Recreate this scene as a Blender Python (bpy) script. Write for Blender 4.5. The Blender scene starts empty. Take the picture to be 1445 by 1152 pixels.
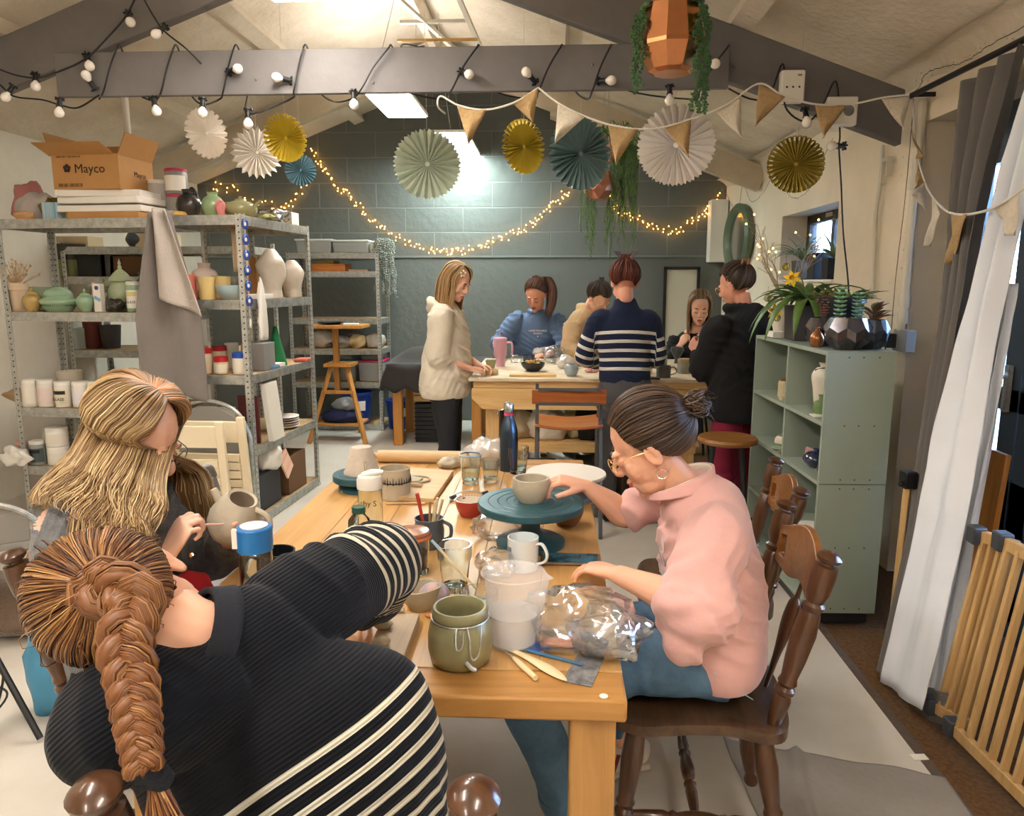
import bpy, bmesh, math, random
from mathutils import Vector, Matrix, noise, Euler
from math import pi, sin, cos, radians as R
SC = bpy.context.scene
COL = SC.collection
rnd = random.Random(7)
# ---------------- camera ----------------
FPX, PITCH, YAW, CAMZ = 1050.0, R(9.62), R(2.9), 1.5
cd = bpy.data.cameras.new('camera')
cam = bpy.data.objects.new('camera', cd)
COL.objects.link(cam)
cam.location = (0, 0, CAMZ)
cam.rotation_euler = (pi/2 - PITCH, 0, YAW)
cd.sensor_fit = 'HORIZONTAL'
cd.sensor_width = 36
cd.lens = 36*FPX/1445
cd.clip_start = .05
SC.camera = cam
# ---------------- world ----------------
w = bpy.data.worlds.new('world')
SC.world = w
w.use_nodes = True
nt = w.node_tree
bg = nt.nodes['Background']
bg.inputs[0].default_value = (.38, .60, 1.0, 1)
bg.inputs[1].default_value = 9
# ---------------- exposure ----------------
vs = SC.view_settings
vs.view_transform = 'Standard'
vs.look = 'None'
vs.gamma = 1
vs.use_curve_mapping = False
vs.exposure = 1.5
SC.cycles.max_bounces = 8
SC.cycles.diffuse_bounces = 4
SC.cycles.glossy_bounces = 4
SC.cycles.transmission_bounces = 8
SC.cycles.transparent_max_bounces = 24
SC.cycles.sample_clamp_indirect = 6
SC.cycles.caustics_reflective = False
SC.cycles.caustics_refractive = False
SC.cycles.use_denoising = True
# ---------------- daylight entering by the glazed doors and the small window ----------------
def area(name, loc, rot, sx, sy, power, color, portal=False):
 d = bpy.data.lights.new(name, 'AREA')
 d.shape = 'RECTANGLE'; d.size = sx; d.size_y = sy
 d.energy = power; d.color = color
 if portal: d.cycles.is_portal = True
 o = bpy.data.objects.new(name, d)
 COL.objects.link(o)
 o.location = loc; o.rotation_euler = rot
 return o
# sky light coming through the glazed doors: portal lamp standing in the real door opening
area('door_daylight', (2.14, 2.55, 1.15), (0, pi/2, 0), 2.1, 2.6, 1, (1, 1, 1), portal=True)
area('window_daylight', (2.14, 5.69, 1.77), (0, pi/2, 0), .5, .88, 1, (1, 1, 1), portal=True)
# ceiling panels: where each LED panel hangs; the unseen ones are added for fill light
PANELS = [(-1.15, 3.1), (-1.15, 5.6), (-.90, 7.45), (-1.15, .6), (-1.15, -1.9), (.55, -.6), (-2.9, 1.2)]
# ---------------- pixel ray helper: where a ray of the photograph meets a world plane ----------------
def _ray(u, v):
 x, y = (u-722.5)/FPX, -(v-576)/FPX
 f = Vector((-sin(YAW)*cos(PITCH), cos(YAW)*cos(PITCH), -sin(PITCH)))
 r = Vector((cos(YAW), sin(YAW), 0))
 return f + x*r + y*r.cross(f)
def py(u, v, Y):
 d = _ray(u, v); return Vector((0, 0, CAMZ)) + d*(Y/d.y)
def pz(u, v, Z):
 d = _ray(u, v); return Vector((0, 0, CAMZ)) + d*((Z-CAMZ)/d.z)
def px(u, v, X):
 d = _ray(u, v); return Vector((0, 0, CAMZ)) + d*(X/d.x)
# ---------------- materials ----------------
MATS = {}
def lin(c):
 if isinstance(c, str):
  c = [int(c[i:i+2], 16)/255 for i in (0, 2, 4)]
  c = [x/12.92 if x <= .04045 else ((x+.055)/1.055)**2.4 for x in c]
 return (c[0], c[1], c[2], 1)
def mat(name, color=None, rough=.6, metal=0, var=0, vscale=6, bump=0, bscale=40, color2=None, wood=None,
  emit=0, spec=.5, trans=0, ior=1.45, coat=0, sheen=0, alpha=1, sss=0, stretch=None, rvar=0):
 """procedural principled material; colours are sRGB hex"""
 if name in MATS: return MATS[name]
 m = bpy.data.materials.new(name); MATS[name] = m
 m.use_nodes = True
 n, l = m.node_tree.nodes, m.node_tree.links
 p = n['Principled BSDF']
 c = lin(color)
 p.inputs['Base Color'].default_value = c
 p.inputs['Roughness'].default_value = rough
 p.inputs['Metallic'].default_value = metal
 p.inputs['Specular IOR Level'].default_value = spec
 p.inputs['Transmission Weight'].default_value = trans
 p.inputs['IOR'].default_value = ior
 p.inputs['Coat Weight'].default_value = coat
 p.inputs['Sheen Weight'].default_value = sheen
 p.inputs['Alpha'].default_value = alpha
 if sss:
  p.inputs['Subsurface Weight'].default_value = sss
  p.inputs['Subsurface Radius'].default_value = (.02, .008, .004)
  p.inputs['Subsurface Scale'].default_value = .4
 if emit:
  p.inputs['Emission Color'].default_value = c
  p.inputs['Emission Strength'].default_value = emit
 tc = n.new('ShaderNodeTexCoord')
 co = tc.outputs['Object']
 if stretch:
  mp = n.new('ShaderNodeMapping'); mp.inputs['Scale'].default_value = stretch
  l.new(co, mp.inputs[0]); co = mp.outputs[0]
 if wood:   # grain stretched along an axis
  mp = n.new('ShaderNodeMapping')
  s = [14, 14, 14]; s['xyz'.index(wood)] = 1.1
  mp.inputs['Scale'].default_value = s
  l.new(co, mp.inputs[0]); co = mp.outputs[0]
  vscale = vscale*.35; var = var or .3
 if var or color2:
  nz = n.new('ShaderNodeTexNoise'); nz.inputs['Scale'].default_value = vscale
  nz.inputs['Detail'].default_value = 6 if wood else 4
  nz.inputs['Roughness'].default_value = .65
  if wood: nz.inputs['Distortion'].default_value = .8
  l.new(co, nz.inputs['Vector'])
  rp = n.new('ShaderNodeValToRGB')
  c2 = lin(color2) if color2 else tuple(x*(1-var) for x in c[:3])+(1,)
  c1 = c if color2 else tuple(min(1, x*(1+var*.5)) for x in c[:3])+(1,)
  rp.color_ramp.elements[0].position = .33; rp.color_ramp.elements[0].color = c2
  rp.color_ramp.elements[1].position = .67; rp.color_ramp.elements[1].color = c1
  l.new(nz.outputs[0], rp.inputs[0]); l.new(rp.outputs[0], p.inputs['Base Color'])
  if rvar:
   mr = n.new('ShaderNodeMapRange'); mr.inputs[3].default_value = max(0, rough-rvar); mr.inputs[4].default_value = rough+rvar
   l.new(nz.outputs[0], mr.inputs[0]); l.new(mr.outputs[0], p.inputs['Roughness'])
 if bump:
  nb = n.new('ShaderNodeTexNoise'); nb.inputs['Scale'].default_value = bscale
  nb.inputs['Detail'].default_value = 5
  l.new(co, nb.inputs['Vector'])
  b = n.new('ShaderNodeBump'); b.inputs['Strength'].default_value = min(1, bump)
  b.inputs['Distance'].default_value = .01 if bump <= 1 else .01*bump
  l.new(nb.outputs[0], b.inputs['Height']); l.new(b.outputs[0], p.inputs['Normal'])
 return m
def film(name, tint='FFFFFF', gloss=.35, bscale=18, bump=1.0, opac=.0):
 """crumpled clear film: mostly transparent with glossy creases"""
 if name in MATS: return MATS[name]
 m = bpy.data.materials.new(name); MATS[name] = m
 m.use_nodes = True
 n, l = m.node_tree.nodes, m.node_tree.links
 n.remove(n['Principled BSDF'])
 out = n['Material Output']
 t = n.new('ShaderNodeBsdfTransparent'); t.inputs[0].default_value = lin(tint)
 g = n.new('ShaderNodeBsdfGlossy'); g.inputs['Roughness'].default_value = .12
 d = n.new('ShaderNodeBsdfDiffuse'); d.inputs[0].default_value = lin(tint)
 tc = n.new('ShaderNodeTexCoord')
 nz = n.new('ShaderNodeTexVoronoi'); nz.inputs['Scale'].default_value = bscale
 l.new(tc.outputs['Object'], nz.inputs['Vector'])
 b = n.new('ShaderNodeBump'); b.inputs['Strength'].default_value = bump; b.inputs['Distance'].default_value = .02
 l.new(nz.outputs[0], b.inputs['Height'])
 l.new(b.outputs[0], g.inputs['Normal'])
 lw = n.new('ShaderNodeLayerWeight'); lw.inputs[0].default_value = gloss
 l.new(b.outputs[0], lw.inputs['Normal'])
 mx = n.new('ShaderNodeMixShader'); l.new(lw.outputs['Facing'], mx.inputs[0])
 l.new(t.outputs[0], mx.inputs[1]); l.new(g.outputs[0], mx.inputs[2])
 mx2 = n.new('ShaderNodeMixShader'); mx2.inputs[0].default_value = opac
 l.new(mx.outputs[0], mx2.inputs[1]); l.new(d.outputs[0], mx2.inputs[2])
 l.new(mx2.outputs[0], out.inputs[0])
 return m
def attr_ramp(name, attr, stops, rough=.8, sheen=0, bump_attr=None, bump_freq=0, bump_s=.4, noise_mix=0, nscale=60, const=False, spec=.3, bump=0, aniso=0):
 """material coloured by a float attribute of the mesh (hair shade per strand, knitted stripe number)"""
 if name in MATS: return MATS[name]
 m = bpy.data.materials.new(name); MATS[name] = m
 m.use_nodes = True
 n, l = m.node_tree.nodes, m.node_tree.links
 p = n['Principled BSDF']
 p.inputs['Roughness'].default_value = rough
 p.inputs['Sheen Weight'].default_value = sheen
 p.inputs['Specular IOR Level'].default_value = spec
 if aniso: p.inputs['Anisotropic'].default_value = aniso
 a = n.new('ShaderNodeAttribute'); a.attribute_name = attr
 rp = n.new('ShaderNodeValToRGB')
 if const: rp.color_ramp.interpolation = 'CONSTANT'
 e = rp.color_ramp.elements
 while len(e) < len(stops): e.new(.5)
 for k, (q, c) in enumerate(stops):
  e[k].position = q; e[k].color = lin(c)
 l.new(a.outputs['Fac'], rp.inputs[0])
 l.new(rp.outputs[0], p.inputs['Base Color'])
 if bump_freq:
  ab = n.new('ShaderNodeAttribute'); ab.attribute_name = bump_attr or attr
  mu = n.new('ShaderNodeMath'); mu.operation = 'MULTIPLY'; mu.inputs[1].default_value = bump_freq
  l.new(ab.outputs['Fac'], mu.inputs[0])
  si = n.new('ShaderNodeMath'); si.operation = 'SINE'; l.new(mu.outputs[0], si.inputs[0])
  b = n.new('ShaderNodeBump'); b.inputs['Strength'].default_value = bump_s; b.inputs['Distance'].default_value = .004
  l.new(si.outputs[0], b.inputs['Height']); l.new(b.outputs[0], p.inputs['Normal'])
 elif bump:
  tc = n.new('ShaderNodeTexCoord'); nz = n.new('ShaderNodeTexNoise'); nz.inputs['Scale'].default_value = nscale
  l.new(tc.outputs['Object'], nz.inputs['Vector'])
  b = n.new('ShaderNodeBump'); b.inputs['Strength'].default_value = bump; b.inputs['Distance'].default_value = .006
  l.new(nz.outputs[0], b.inputs['Height']); l.new(b.outputs[0], p.inputs['Normal'])
 return m
# ---------------- mesh builder ----------------
def catmull(P, n):
 """resample a polyline smoothly; P = list of tuples of any length"""
 P = [tuple(p) for p in P]
 if len(P) < 3: 
  return [tuple(a+(b-a)*i/n for a, b in zip(P[0], P[-1])) for i in range(n+1)]
 out = []
 m = len(P)-1
 for i in range(n+1):
  t = i/n*m; k = min(int(t), m-1); f = t-k
  p0, p1, p2, p3 = P[max(k-1, 0)], P[k], P[k+1], P[min(k+2, m)]
  out.append(tuple(.5*((2*b)+(-a+c)*f+(2*a-5*b+4*c-d)*f*f+(-a+3*b-3*c+d)*f**3) for a, b, c, d in zip(p0, p1, p2, p3)))
 return out
class MB:
 def __init__(s): s.v = []; s.f = []; s.fm = []; s.at = []; s.m = 0; s.a = 0.0; s.M = None
 def add(s, vs, fs):
  o = len(s.v)
  for v in vs:
   v = Vector(v)
   if s.M is not None: v = s.M @ v
   s.v.append(v); s.at.append(s.a)
  for f in fs:
   s.f.append([o+i for i in f]); s.fm.append(s.m)
  return s
 def box(s, c, d, rot=None, taper=1):
  x, y, z = d[0]/2, d[1]/2, d[2]/2
  vs = [Vector((a*x*(taper if q > 0 else 1), b*y*(taper if q > 0 else 1), q*z)) for q in (-1, 1) for a, b in ((-1, -1), (1, -1), (1, 1), (-1, 1))]
  if rot is not None:
   E = rot if isinstance(rot, Matrix) else Euler(rot).to_matrix()
   vs = [E @ v for v in vs]
  return s.add([v+Vector(c) for v in vs], [(3, 2, 1, 0), (4, 5, 6, 7), (0, 1, 5, 4), (1, 2, 6, 5), (2, 3, 7, 6), (3, 0, 4, 7)])
 def bar(s, a, b, w, h, up=(0, 0, 1)):
  a, b = Vector(a), Vector(b); t = (b-a); L = t.length; t.normalize()
  u = Vector(up); x = t.cross(u)
  if x.length < 1e-4: x = t.cross(Vector((1, 0, 0)))
  x.normalize(); y = x.cross(t)
  M3 = Matrix((x, t, y)).transposed()
  return s.box((a+b)/2, (w, L, h), M3)
 def lathe(s, prof, seg=20, c=(0, 0, 0), cap=True, sq=(1, 1)):
  vs, fs = [], []
  for r, z in prof:
   for k in range(seg):
    t = 2*pi*k/seg
    vs.append((c[0]+r*cos(t)*sq[0], c[1]+r*sin(t)*sq[1], c[2]+z))
  n = len(prof)
  for i in range(n-1):
   for k in range(seg):
    a, b = i*seg+k, i*seg+(k+1) % seg
    fs.append((a, b, b+seg, a+seg))
  if cap:
   if prof[0][0] > 1e-5: fs.append(tuple(reversed(range(seg))))
   if prof[-1][0] > 1e-5: fs.append(tuple(range((n-1)*seg, n*seg)))
  return s.add(vs, fs)
 def loft(s, P, seg=12, up=(0, 0, 1), cap=True, n=None, pw=1, closed=False):
  """P: list of (x,y,z, ra, rb): ra across (perp to up), rb along up"""
  if n: P = catmull(P, n)
  pts = [Vector(p[:3]) for p in P]
  N = len(pts); up = Vector(up); vs, fs = [], []
  prev = None
  for i in range(N):
   if closed: t = pts[(i+1) % N]-pts[i-1]
   else: t = pts[min(i+1, N-1)]-pts[max(i-1, 0)]
   if t.length < 1e-9: t = Vector((0, 0, 1))
   t.normalize()
   if prev is None:
    x = t.cross(up)
    if x.length < .05: x = t.cross(Vector((0.3, 1, .2)))
    x.normalize()
   else:
    x = prev - t*prev.dot(t)
    x2 = t.cross(up)
    if x2.length > .15 and pw == 1: 
     x2.normalize()
     if x2.dot(x) < 0: x2 = -x2
     x = x2
    if x.length < 1e-6: x = t.orthogonal()
    x.normalize()
   prev = x
   y = x.cross(t)
   ra = P[i][3]; rb = P[i][4] if len(P[i]) > 4 else ra
   for k in range(seg):
    a = 2*pi*k/seg
    vs.append(pts[i]+x*ra*cos(a)+y*rb*sin(a))
  for i in range(N if closed else N-1):
   for k in range(seg):
    a, b = i*seg+k, i*seg+(k+1) % seg
    c, d = ((i+1) % N)*seg+(k+1) % seg, ((i+1) % N)*seg+k
    fs.append((a, b, c, d))
  if cap and not closed:
   fs.append(tuple(reversed(range(seg)))); fs.append(tuple(range((N-1)*seg, N*seg)))
  return s.add(vs, fs)
 def tube(s, pts, r, seg=8, n=None, closed=False, cap=True):
  rr = r if isinstance(r, (list, tuple)) else [r]*len(pts)
  P = [tuple(p)+(q, q) for p, q in zip(pts, rr)]
  return s.loft(P, seg, cap=cap, n=n, pw=0, closed=closed)
 def cap_tube(s, a, b, r0, r1, seg=12, up=(0, 0, 1), f=1):
  """capsule like limb with round ends"""
  a, b = Vector(a), Vector(b); t = (b-a).normalized()
  P = []
  for k in range(4):
   q = k/4*pi/2
   P.append(tuple(a-t*r0*cos(q))+(max(.001, r0*sin(q)), max(.001, r0*sin(q))*f))
  for k in range(4, -1, -1):
   q = k/4*pi/2
   P.append(tuple(b+t*r1*cos(q))+(max(.001, r1*sin(q)), max(.001, r1*sin(q))*f))
  return s.loft(P, seg, up=up, pw=0)
 def ball(s, c, r, seg=14, rot=None):
  if not isinstance(r, (tuple, list)): r = (r, r, r)
  n = max(4, seg//2); vs, fs = [], []
  E = (Euler(rot).to_matrix() if not isinstance(rot, Matrix) else rot) if rot is not None else None
  for i in range(1, n):
   for k in range(seg):
    a, b = pi*i/n, 2*pi*k/seg
    v = Vector((r[0]*sin(a)*cos(b), r[1]*sin(a)*sin(b), -r[2]*cos(a)))
    vs.append(v)
  vs += [Vector((0, 0, -r[2])), Vector((0, 0, r[2]))]
  if E: vs = [E @ v for v in vs]
  vs = [v+Vector(c) for v in vs]
  for i in range(n-2):
   for k in range(seg):
    a, b = i*seg+k, i*seg+(k+1) % seg
    fs.append((a, b, b+seg, a+seg))
  L = (n-1)*seg
  for k in range(seg):
   fs.append((L, (k+1) % seg, k)); fs.append((L+1, (n-2)*seg+k, (n-2)*seg+(k+1) % seg))
  return s.add(vs, fs)
 def grid(s, fn, nu, nv, wrap=False):
  vs = [fn(i/nu, j/nv) for j in range(nv+1) for i in range(nu+(0 if wrap else 1))]
  W = nu if wrap else nu+1
  fs = []
  for j in range(nv):
   for i in range(nu):
    a, b = j*W+i, j*W+(i+1) % W
    fs.append((a, b, b+W, a+W))
  return s.add(vs, fs)
 def prism(s, poly, z0, z1, fn=None):
  """extrude a 2D polygon; fn maps (x,y,z) to 3D"""
  n = len(poly); fn = fn or (lambda x, y, z: (x, y, z))
  vs = [fn(x, y, z) for z in (z0, z1) for x, y in poly]
  fs = [tuple(reversed(range(n))), tuple(range(n, 2*n))]+[(i, (i+1) % n, n+(i+1) % n, n+i) for i in range(n)]
  return s.add(vs, fs)
 def mesh(s, name, mats, smooth=None):
  me = bpy.data.meshes.new(name)
  me.from_pydata([tuple(v) for v in s.v], [], s.f)
  if not isinstance(mats, (list, tuple)): mats = [mats]
  for m in mats: me.materials.append(m)
  if len(mats) > 1:
   me.polygons.foreach_set('material_index', s.fm)
  bm = bmesh.new(); bm.from_mesh(me)
  bmesh.ops.recalc_face_normals(bm, faces=bm.faces)
  bm.to_mesh(me); bm.free()
  if any(a != 0 for a in s.at):
   at = me.attributes.new('hue', 'FLOAT', 'POINT')
   at.data.foreach_set('value', s.at)
  if smooth is not False:
   me.polygons.foreach_set('use_smooth', [True]*len(me.polygons))
   if smooth != 'all': me.set_sharp_from_angle(angle=R(smooth or 38))
  me.update()
  return me
 def build(s, name, mats, parent=None, loc=None, rz=0, rot=None, smooth=None, bevel=0, bseg=2, solid=0, subdiv=0, kind=None):
  o = bpy.data.objects.new(name, s.mesh(name, mats, smooth))
  COL.objects.link(o)
  if parent: o.parent = parent
  if loc is not None: o.location = loc
  if rot is not None: o.rotation_euler = rot
  elif rz: o.rotation_euler = (0, 0, rz)
  if solid:
   md = o.modifiers.new('solid', 'SOLIDIFY'); md.thickness = solid; md.offset = 0
  if bevel:
   md = o.modifiers.new('bevel', 'BEVEL'); md.width = bevel; md.segments = bseg; md.limit_method = 'ANGLE'; md.angle_limit = R(40)
  if subdiv:
   md = o.modifiers.new('sub', 'SUBSURF'); md.levels = subdiv; md.render_levels = subdiv
  if kind: o['kind'] = kind
  return o
def tag(o, label=None, cat=None, group=None, kind=None):
 if label: o['label'] = label
 if cat: o['category'] = cat
 if group: o['group'] = group
 if kind: o['kind'] = kind
 return o
def thing(name, label, cat, loc=(0, 0, 0), rz=0, group=None, rot=None):
 o = bpy.data.objects.new(name, None); COL.objects.link(o)
 o.location = loc; o.rotation_euler = rot if rot is not None else (0, 0, rz)
 o.empty_display_size = .05
 return tag(o, label, cat, group)
def one(mb, name, mats, label, cat, loc=(0, 0, 0), rz=0, group=None, **k):
 return tag(mb.build(name, mats, None, loc, rz, **k), label, cat, group)
def struct(mb, name, mats, **k):
 return tag(mb.build(name, mats, **k), kind='structure')
def children(o): return [c for c in COL.objects if c.parent == o]
def dup(o, label=None, loc=None, rz=None, parent=None, kids=None):
 c = o.copy(); COL.objects.link(c)
 if parent: c.parent = parent
 if label: c['label'] = label
 if loc is not None: c.location = loc
 if rz is not None: c.rotation_euler = (0, 0, rz)
 for ch in children(o): dup(ch, parent=c)
 return c
def text_mesh(name, body, size, mat_, parent, loc, rot, extrude=.0005, align='CENTER'):
 cu = bpy.data.curves.new(name, 'FONT'); cu.body = body; cu.size = size; cu.extrude = extrude
 cu.align_x = align; cu.align_y = 'CENTER'; cu.resolution_u = 2
 t = bpy.data.objects.new(name, cu); COL.objects.link(t)
 me = bpy.data.meshes.new_from_object(t.evaluated_get(bpy.context.evaluated_depsgraph_get()))
 COL.objects.unlink(t); bpy.data.objects.remove(t)
 me.materials.clear(); me.materials.append(mat_)
 o = bpy.data.objects.new(name, me); COL.objects.link(o)
 if parent: o.parent = parent
 o.location = loc; o.rotation_euler = rot
 return o
def nz(v, s, seed=0): return noise.noise(Vector((v[0]*s+seed*7.3, v[1]*s-seed*3.1, v[2]*s+seed)))
# =====================  ROOM  =====================
XL, XR, YB, YF, EAVE, AP, XA = -3.75, 1.8, 8.0, -3.2, 2.52, 3.58, -.98
SL = (AP-EAVE)/(XR-XA)
cream = mat('cream_paint', 'F0E4CE', .75, var=.06, vscale=2.5, bump=.35, bscale=9)
plaster = mat('ceiling_plaster', 'E9E0D2', .85, color2='D8CCB8', vscale=3.0, bump=1.0, bscale=26)
beamgrey = mat('beam_grey', '6F6C6B', .6, var=.10, vscale=5, bump=.15, bscale=20)
floorm = mat('painted_floor', 'CDC8BF', .42, color2='BDB6AA', vscale=1.6, bump=.06, bscale=8, rvar=.1)
coir = mat('coir_mat', '7A5730', .95, color2='5A3D1E', vscale=60, bump=.8, bscale=300)
steel = mat('galvanised_steel', 'C4C6C2', .4, .6, color2='9C9E98', vscale=26, bump=.05, bscale=60)
black = mat('black_plastic', '1A1A1B', .45)
cable = mat('black_cable', '1C1B1B', .5)
white = mat('white_paint', 'EDEAE2', .5, var=.03)
pine = mat('pale_pine', 'DDB77C', .5, wood='x', color2='C79A5A', vscale=6)
# floor
b = MB(); b.box(((XL+1.2)/2, (YB+YF)/2, -.05), (1.2-XL, YB-YF, .1)); struct(b, 'floor', floorm)
b = MB(); b.box(((1.2+XR)/2+.2, (YB+YF)/2, -.065), (XR-1.2+.4, YB-YF, .1)); o = struct(b, 'floor_doormat_strip', coir)
b = MB(); b.box((1.205, .7, -.004), (.035, 5.0, .012)); struct(b, 'trim_1', mat('dark_edge', '57473A', .6, var=.3, vscale=30))
# back wall : gable, blockwork above the ledge
def wallmat():
 m = mat('dark_blockwork', '4B504D', .5)
 n, l = m.node_tree.nodes, m.node_tree.links
 p = n['Principled BSDF']
 tc = n.new('ShaderNodeTexCoord'); sp = n.new('ShaderNodeSeparateXYZ'); cb = n.new('ShaderNodeCombineXYZ')
 l.new(tc.outputs['Object'], sp.inputs[0]); l.new(sp.outputs[0], cb.inputs[0]); l.new(sp.outputs[2], cb.inputs[1])
 nzt = n.new('ShaderNodeTexNoise'); nzt.inputs['Scale'].default_value = 3
 l.new(tc.outputs['Object'], nzt.inputs['Vector'])
 mx = n.new('ShaderNodeMix'); mx.data_type = 'VECTOR'; mx.inputs[0].default_value = .012
 l.new(cb.outputs[0], mx.inputs[4]); l.new(nzt.outputs['Color'], mx.inputs[5])
 br = n.new('ShaderNodeTexBrick'); br.inputs['Scale'].default_value = 1
 br.inputs['Brick Width'].default_value = .6; br.inputs['Row Height'].default_value = .25
 br.inputs['Mortar Size'].default_value = .007; br.inputs['Mortar Smooth'].default_value = .4
 l.new(mx.outputs[1], br.inputs['Vector'])
 gt = n.new('ShaderNodeMath'); gt.operation = 'GREATER_THAN'; gt.inputs[1].default_value = 1.76
 l.new(sp.outputs[2], gt.inputs[0])
 mu = n.new('ShaderNodeMath'); mu.operation = 'MULTIPLY'
 l.new(br.outputs['Fac'], mu.inputs[0]); l.new(gt.outputs[0], mu.inputs[1])
 cr = n.new('ShaderNodeMix'); cr.data_type = 'RGBA'
 cr.inputs[6].default_value = lin('666A66'); cr.inputs[7].default_value = lin('7B807C')
 l.new(mu.outputs[0], cr.inputs[0]); l.new(cr.outputs[2], p.inputs['Base Color'])
 nb = n.new('ShaderNodeTexNoise'); nb.inputs['Scale'].default_value = 14; l.new(tc.outputs['Object'], nb.inputs['Vector'])
 ad = n.new('ShaderNodeMath'); ad.operation = 'SUBTRACT'; l.new(nb.outputs[0], ad.inputs[0]); l.new(mu.outputs[0], ad.inputs[1])
 bp = n.new('ShaderNodeBump'); bp.inputs['Strength'].default_value = .6; bp.inputs['Distance'].default_value = .012
 l.new(ad.outputs[0], bp.inputs['Height']); l.new(bp.outputs[0], p.inputs['Normal'])
 return m
b = MB(); b.prism([(XL-.3, -.3), (XR+.3, -.3), (XR+.3, EAVE-.1), (XA, AP+.05), (XL-.3, EAVE-.1)], YB, YB+.2, lambda x, y, z: (x, z, y))
struct(b, 'wall_back', wallmat())
b = MB(); b.box(((XL+XR)/2, YB-.006, 1.765), (XR-XL, .02, .02)); struct(b, 'trim_2', mat('ledge_paint', '77807C', .5))
b = MB(); b.prism([(XL-.3, -.3), (XR+.3, -.3), (XR+.3, EAVE-.1), (XA, AP+.05), (XL-.3, EAVE-.1)], YF-.2, YF, lambda x, y, z: (x, z, y))
struct(b, 'wall_front', cream)
b = MB(); b.box((XL-.1, (YB+YF)/2, EAVE/2-.1), (.2, YB-YF, EAVE+.2)); struct(b, 'wall_left', mat('white_wall', 'E8E2D4', .7, var=.04, bump=.1))
# right wall: doors y 1.1..3.85 up to 2.26 ; window y 4.9..6.05, z 1.5..2.0
b = MB()
def rw(y0, y1, z0, z1): b.box((XR+.15, (y0+y1)/2, (z0+z1)/2), (.3, y1-y0, z1-z0))
rw(YF, 1.1, -.2, EAVE); rw(1.1, 3.85, 2.26, EAVE); rw(3.85, 4.9, -.2, EAVE); rw(4.9, 6.05, -.2, 1.5); rw(4.9, 6.05, 2.0, EAVE); rw(6.05, YB, -.2, EAVE)
struct(b, 'wall_right', cream)
# ceiling slopes
b = MB()
T = .12
b.prism([(XR+.3, EAVE-.3*SL), (XA, AP), (XL-.3, EAVE-.3*SL+.0), (XL-.3, EAVE-.3*SL+T), (XA, AP+T), (XR+.3, EAVE-.3*SL+T)], YF-.2, YB+.2, lambda x, y, z: (x, z, y))
struct(b, 'ceiling', plaster)
# purlins and plaster ridges running along the room
b = MB()
for x, d in ((.95, .12), (-2.9, .12), (.05, .08), (-2.0, .08)):
 z = AP-SL*abs(x-XA); b.box((x, (YB+YF)/2, z-d/2+.01), (.11, YB-YF, d), (0, math.atan(SL) if x > XA else -math.atan(SL), 0))
struct(b, 'trim_3', plaster)
# lumpy cove where the slope meets the right wall, and wall plate
b = MB()
def cove(i, j):
 y = YF+(YB-YF)*i; a = j*pi/2
 r = .13+.05*noise.noise(Vector((y*2.5, j*2, 0)))
 return Vector((XR-r*(1-sin(a))*.9+.01, y, EAVE+.05-r*(1-cos(a))*1.1-r*.3+.0))
b.grid(cove, 160, 6); struct(b, 'trim_4', plaster, smooth='all')
# ridge board and pale gable rafters of the far truss (painted cream)
b = MB(); b.box((XA, (YB+YF)/2, AP-.1), (.06, YB-YF, .16)); struct(b, 'trim_5', plaster)
b = MB()
for s_ in (-1, 1):
 xe = XR if s_ > 0 else XL
 b.bar((XA, 6.7, AP-.16), (xe, 6.7, AP-.16-SL*abs(xe-XA)), .09, .2)
struct(b, 'trim_6', mat('cream_timber', 'C9BCA6', .7, var=.1, bump=.2))
# front grey truss: tie beam plus rafters, gusset plates
def truss(Y, name, lab):
 t = thing(name, lab, 'roof truss', (0, Y, 2.44))
 t['kind'] = 'structure'
 k = .355
 b = MB()
 for s_ in (-1, 1):
  xe = XR-.06 if s_ > 0 else XL+.02
  f = lambda x, y, z: (x, y, z)
  x0, x1 = XA, xe
  za = 3.16-2.44; ze = za-k*abs(x1-x0)
  b.prism([(x0, za), (x1, ze-.02), (x1, ze+.24), (x0, za+.27)], -.035, .035, lambda x, y, z: (x, z, y))
 b.build('rafter', beamgrey, t, bevel=.006)
 b = MB(); b.box((-.84, -.05, .11), (3.42, .03, .215)); b.build('tie_beam', beamgrey, t, bevel=.004)
 b = MB()
 for x in (-1.5, -.9, .2, .9, 1.2):
  b.ball((x, -.069 if x < .86 else -.04, .03+.14*rnd.random() if x < .85 else -.0-(x-.86)*.35+.12), (.008, .004, .008), 8)
 b.build('bolt', beamgrey, t)
 return t
truss(4.0, 'trim_roof_truss', 'dark grey timber roof truss with a level tie beam carrying festoon bulbs')
truss(.9, 'trim_roof_truss', 'grey roof truss nearest the camera, out of view overhead')
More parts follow.
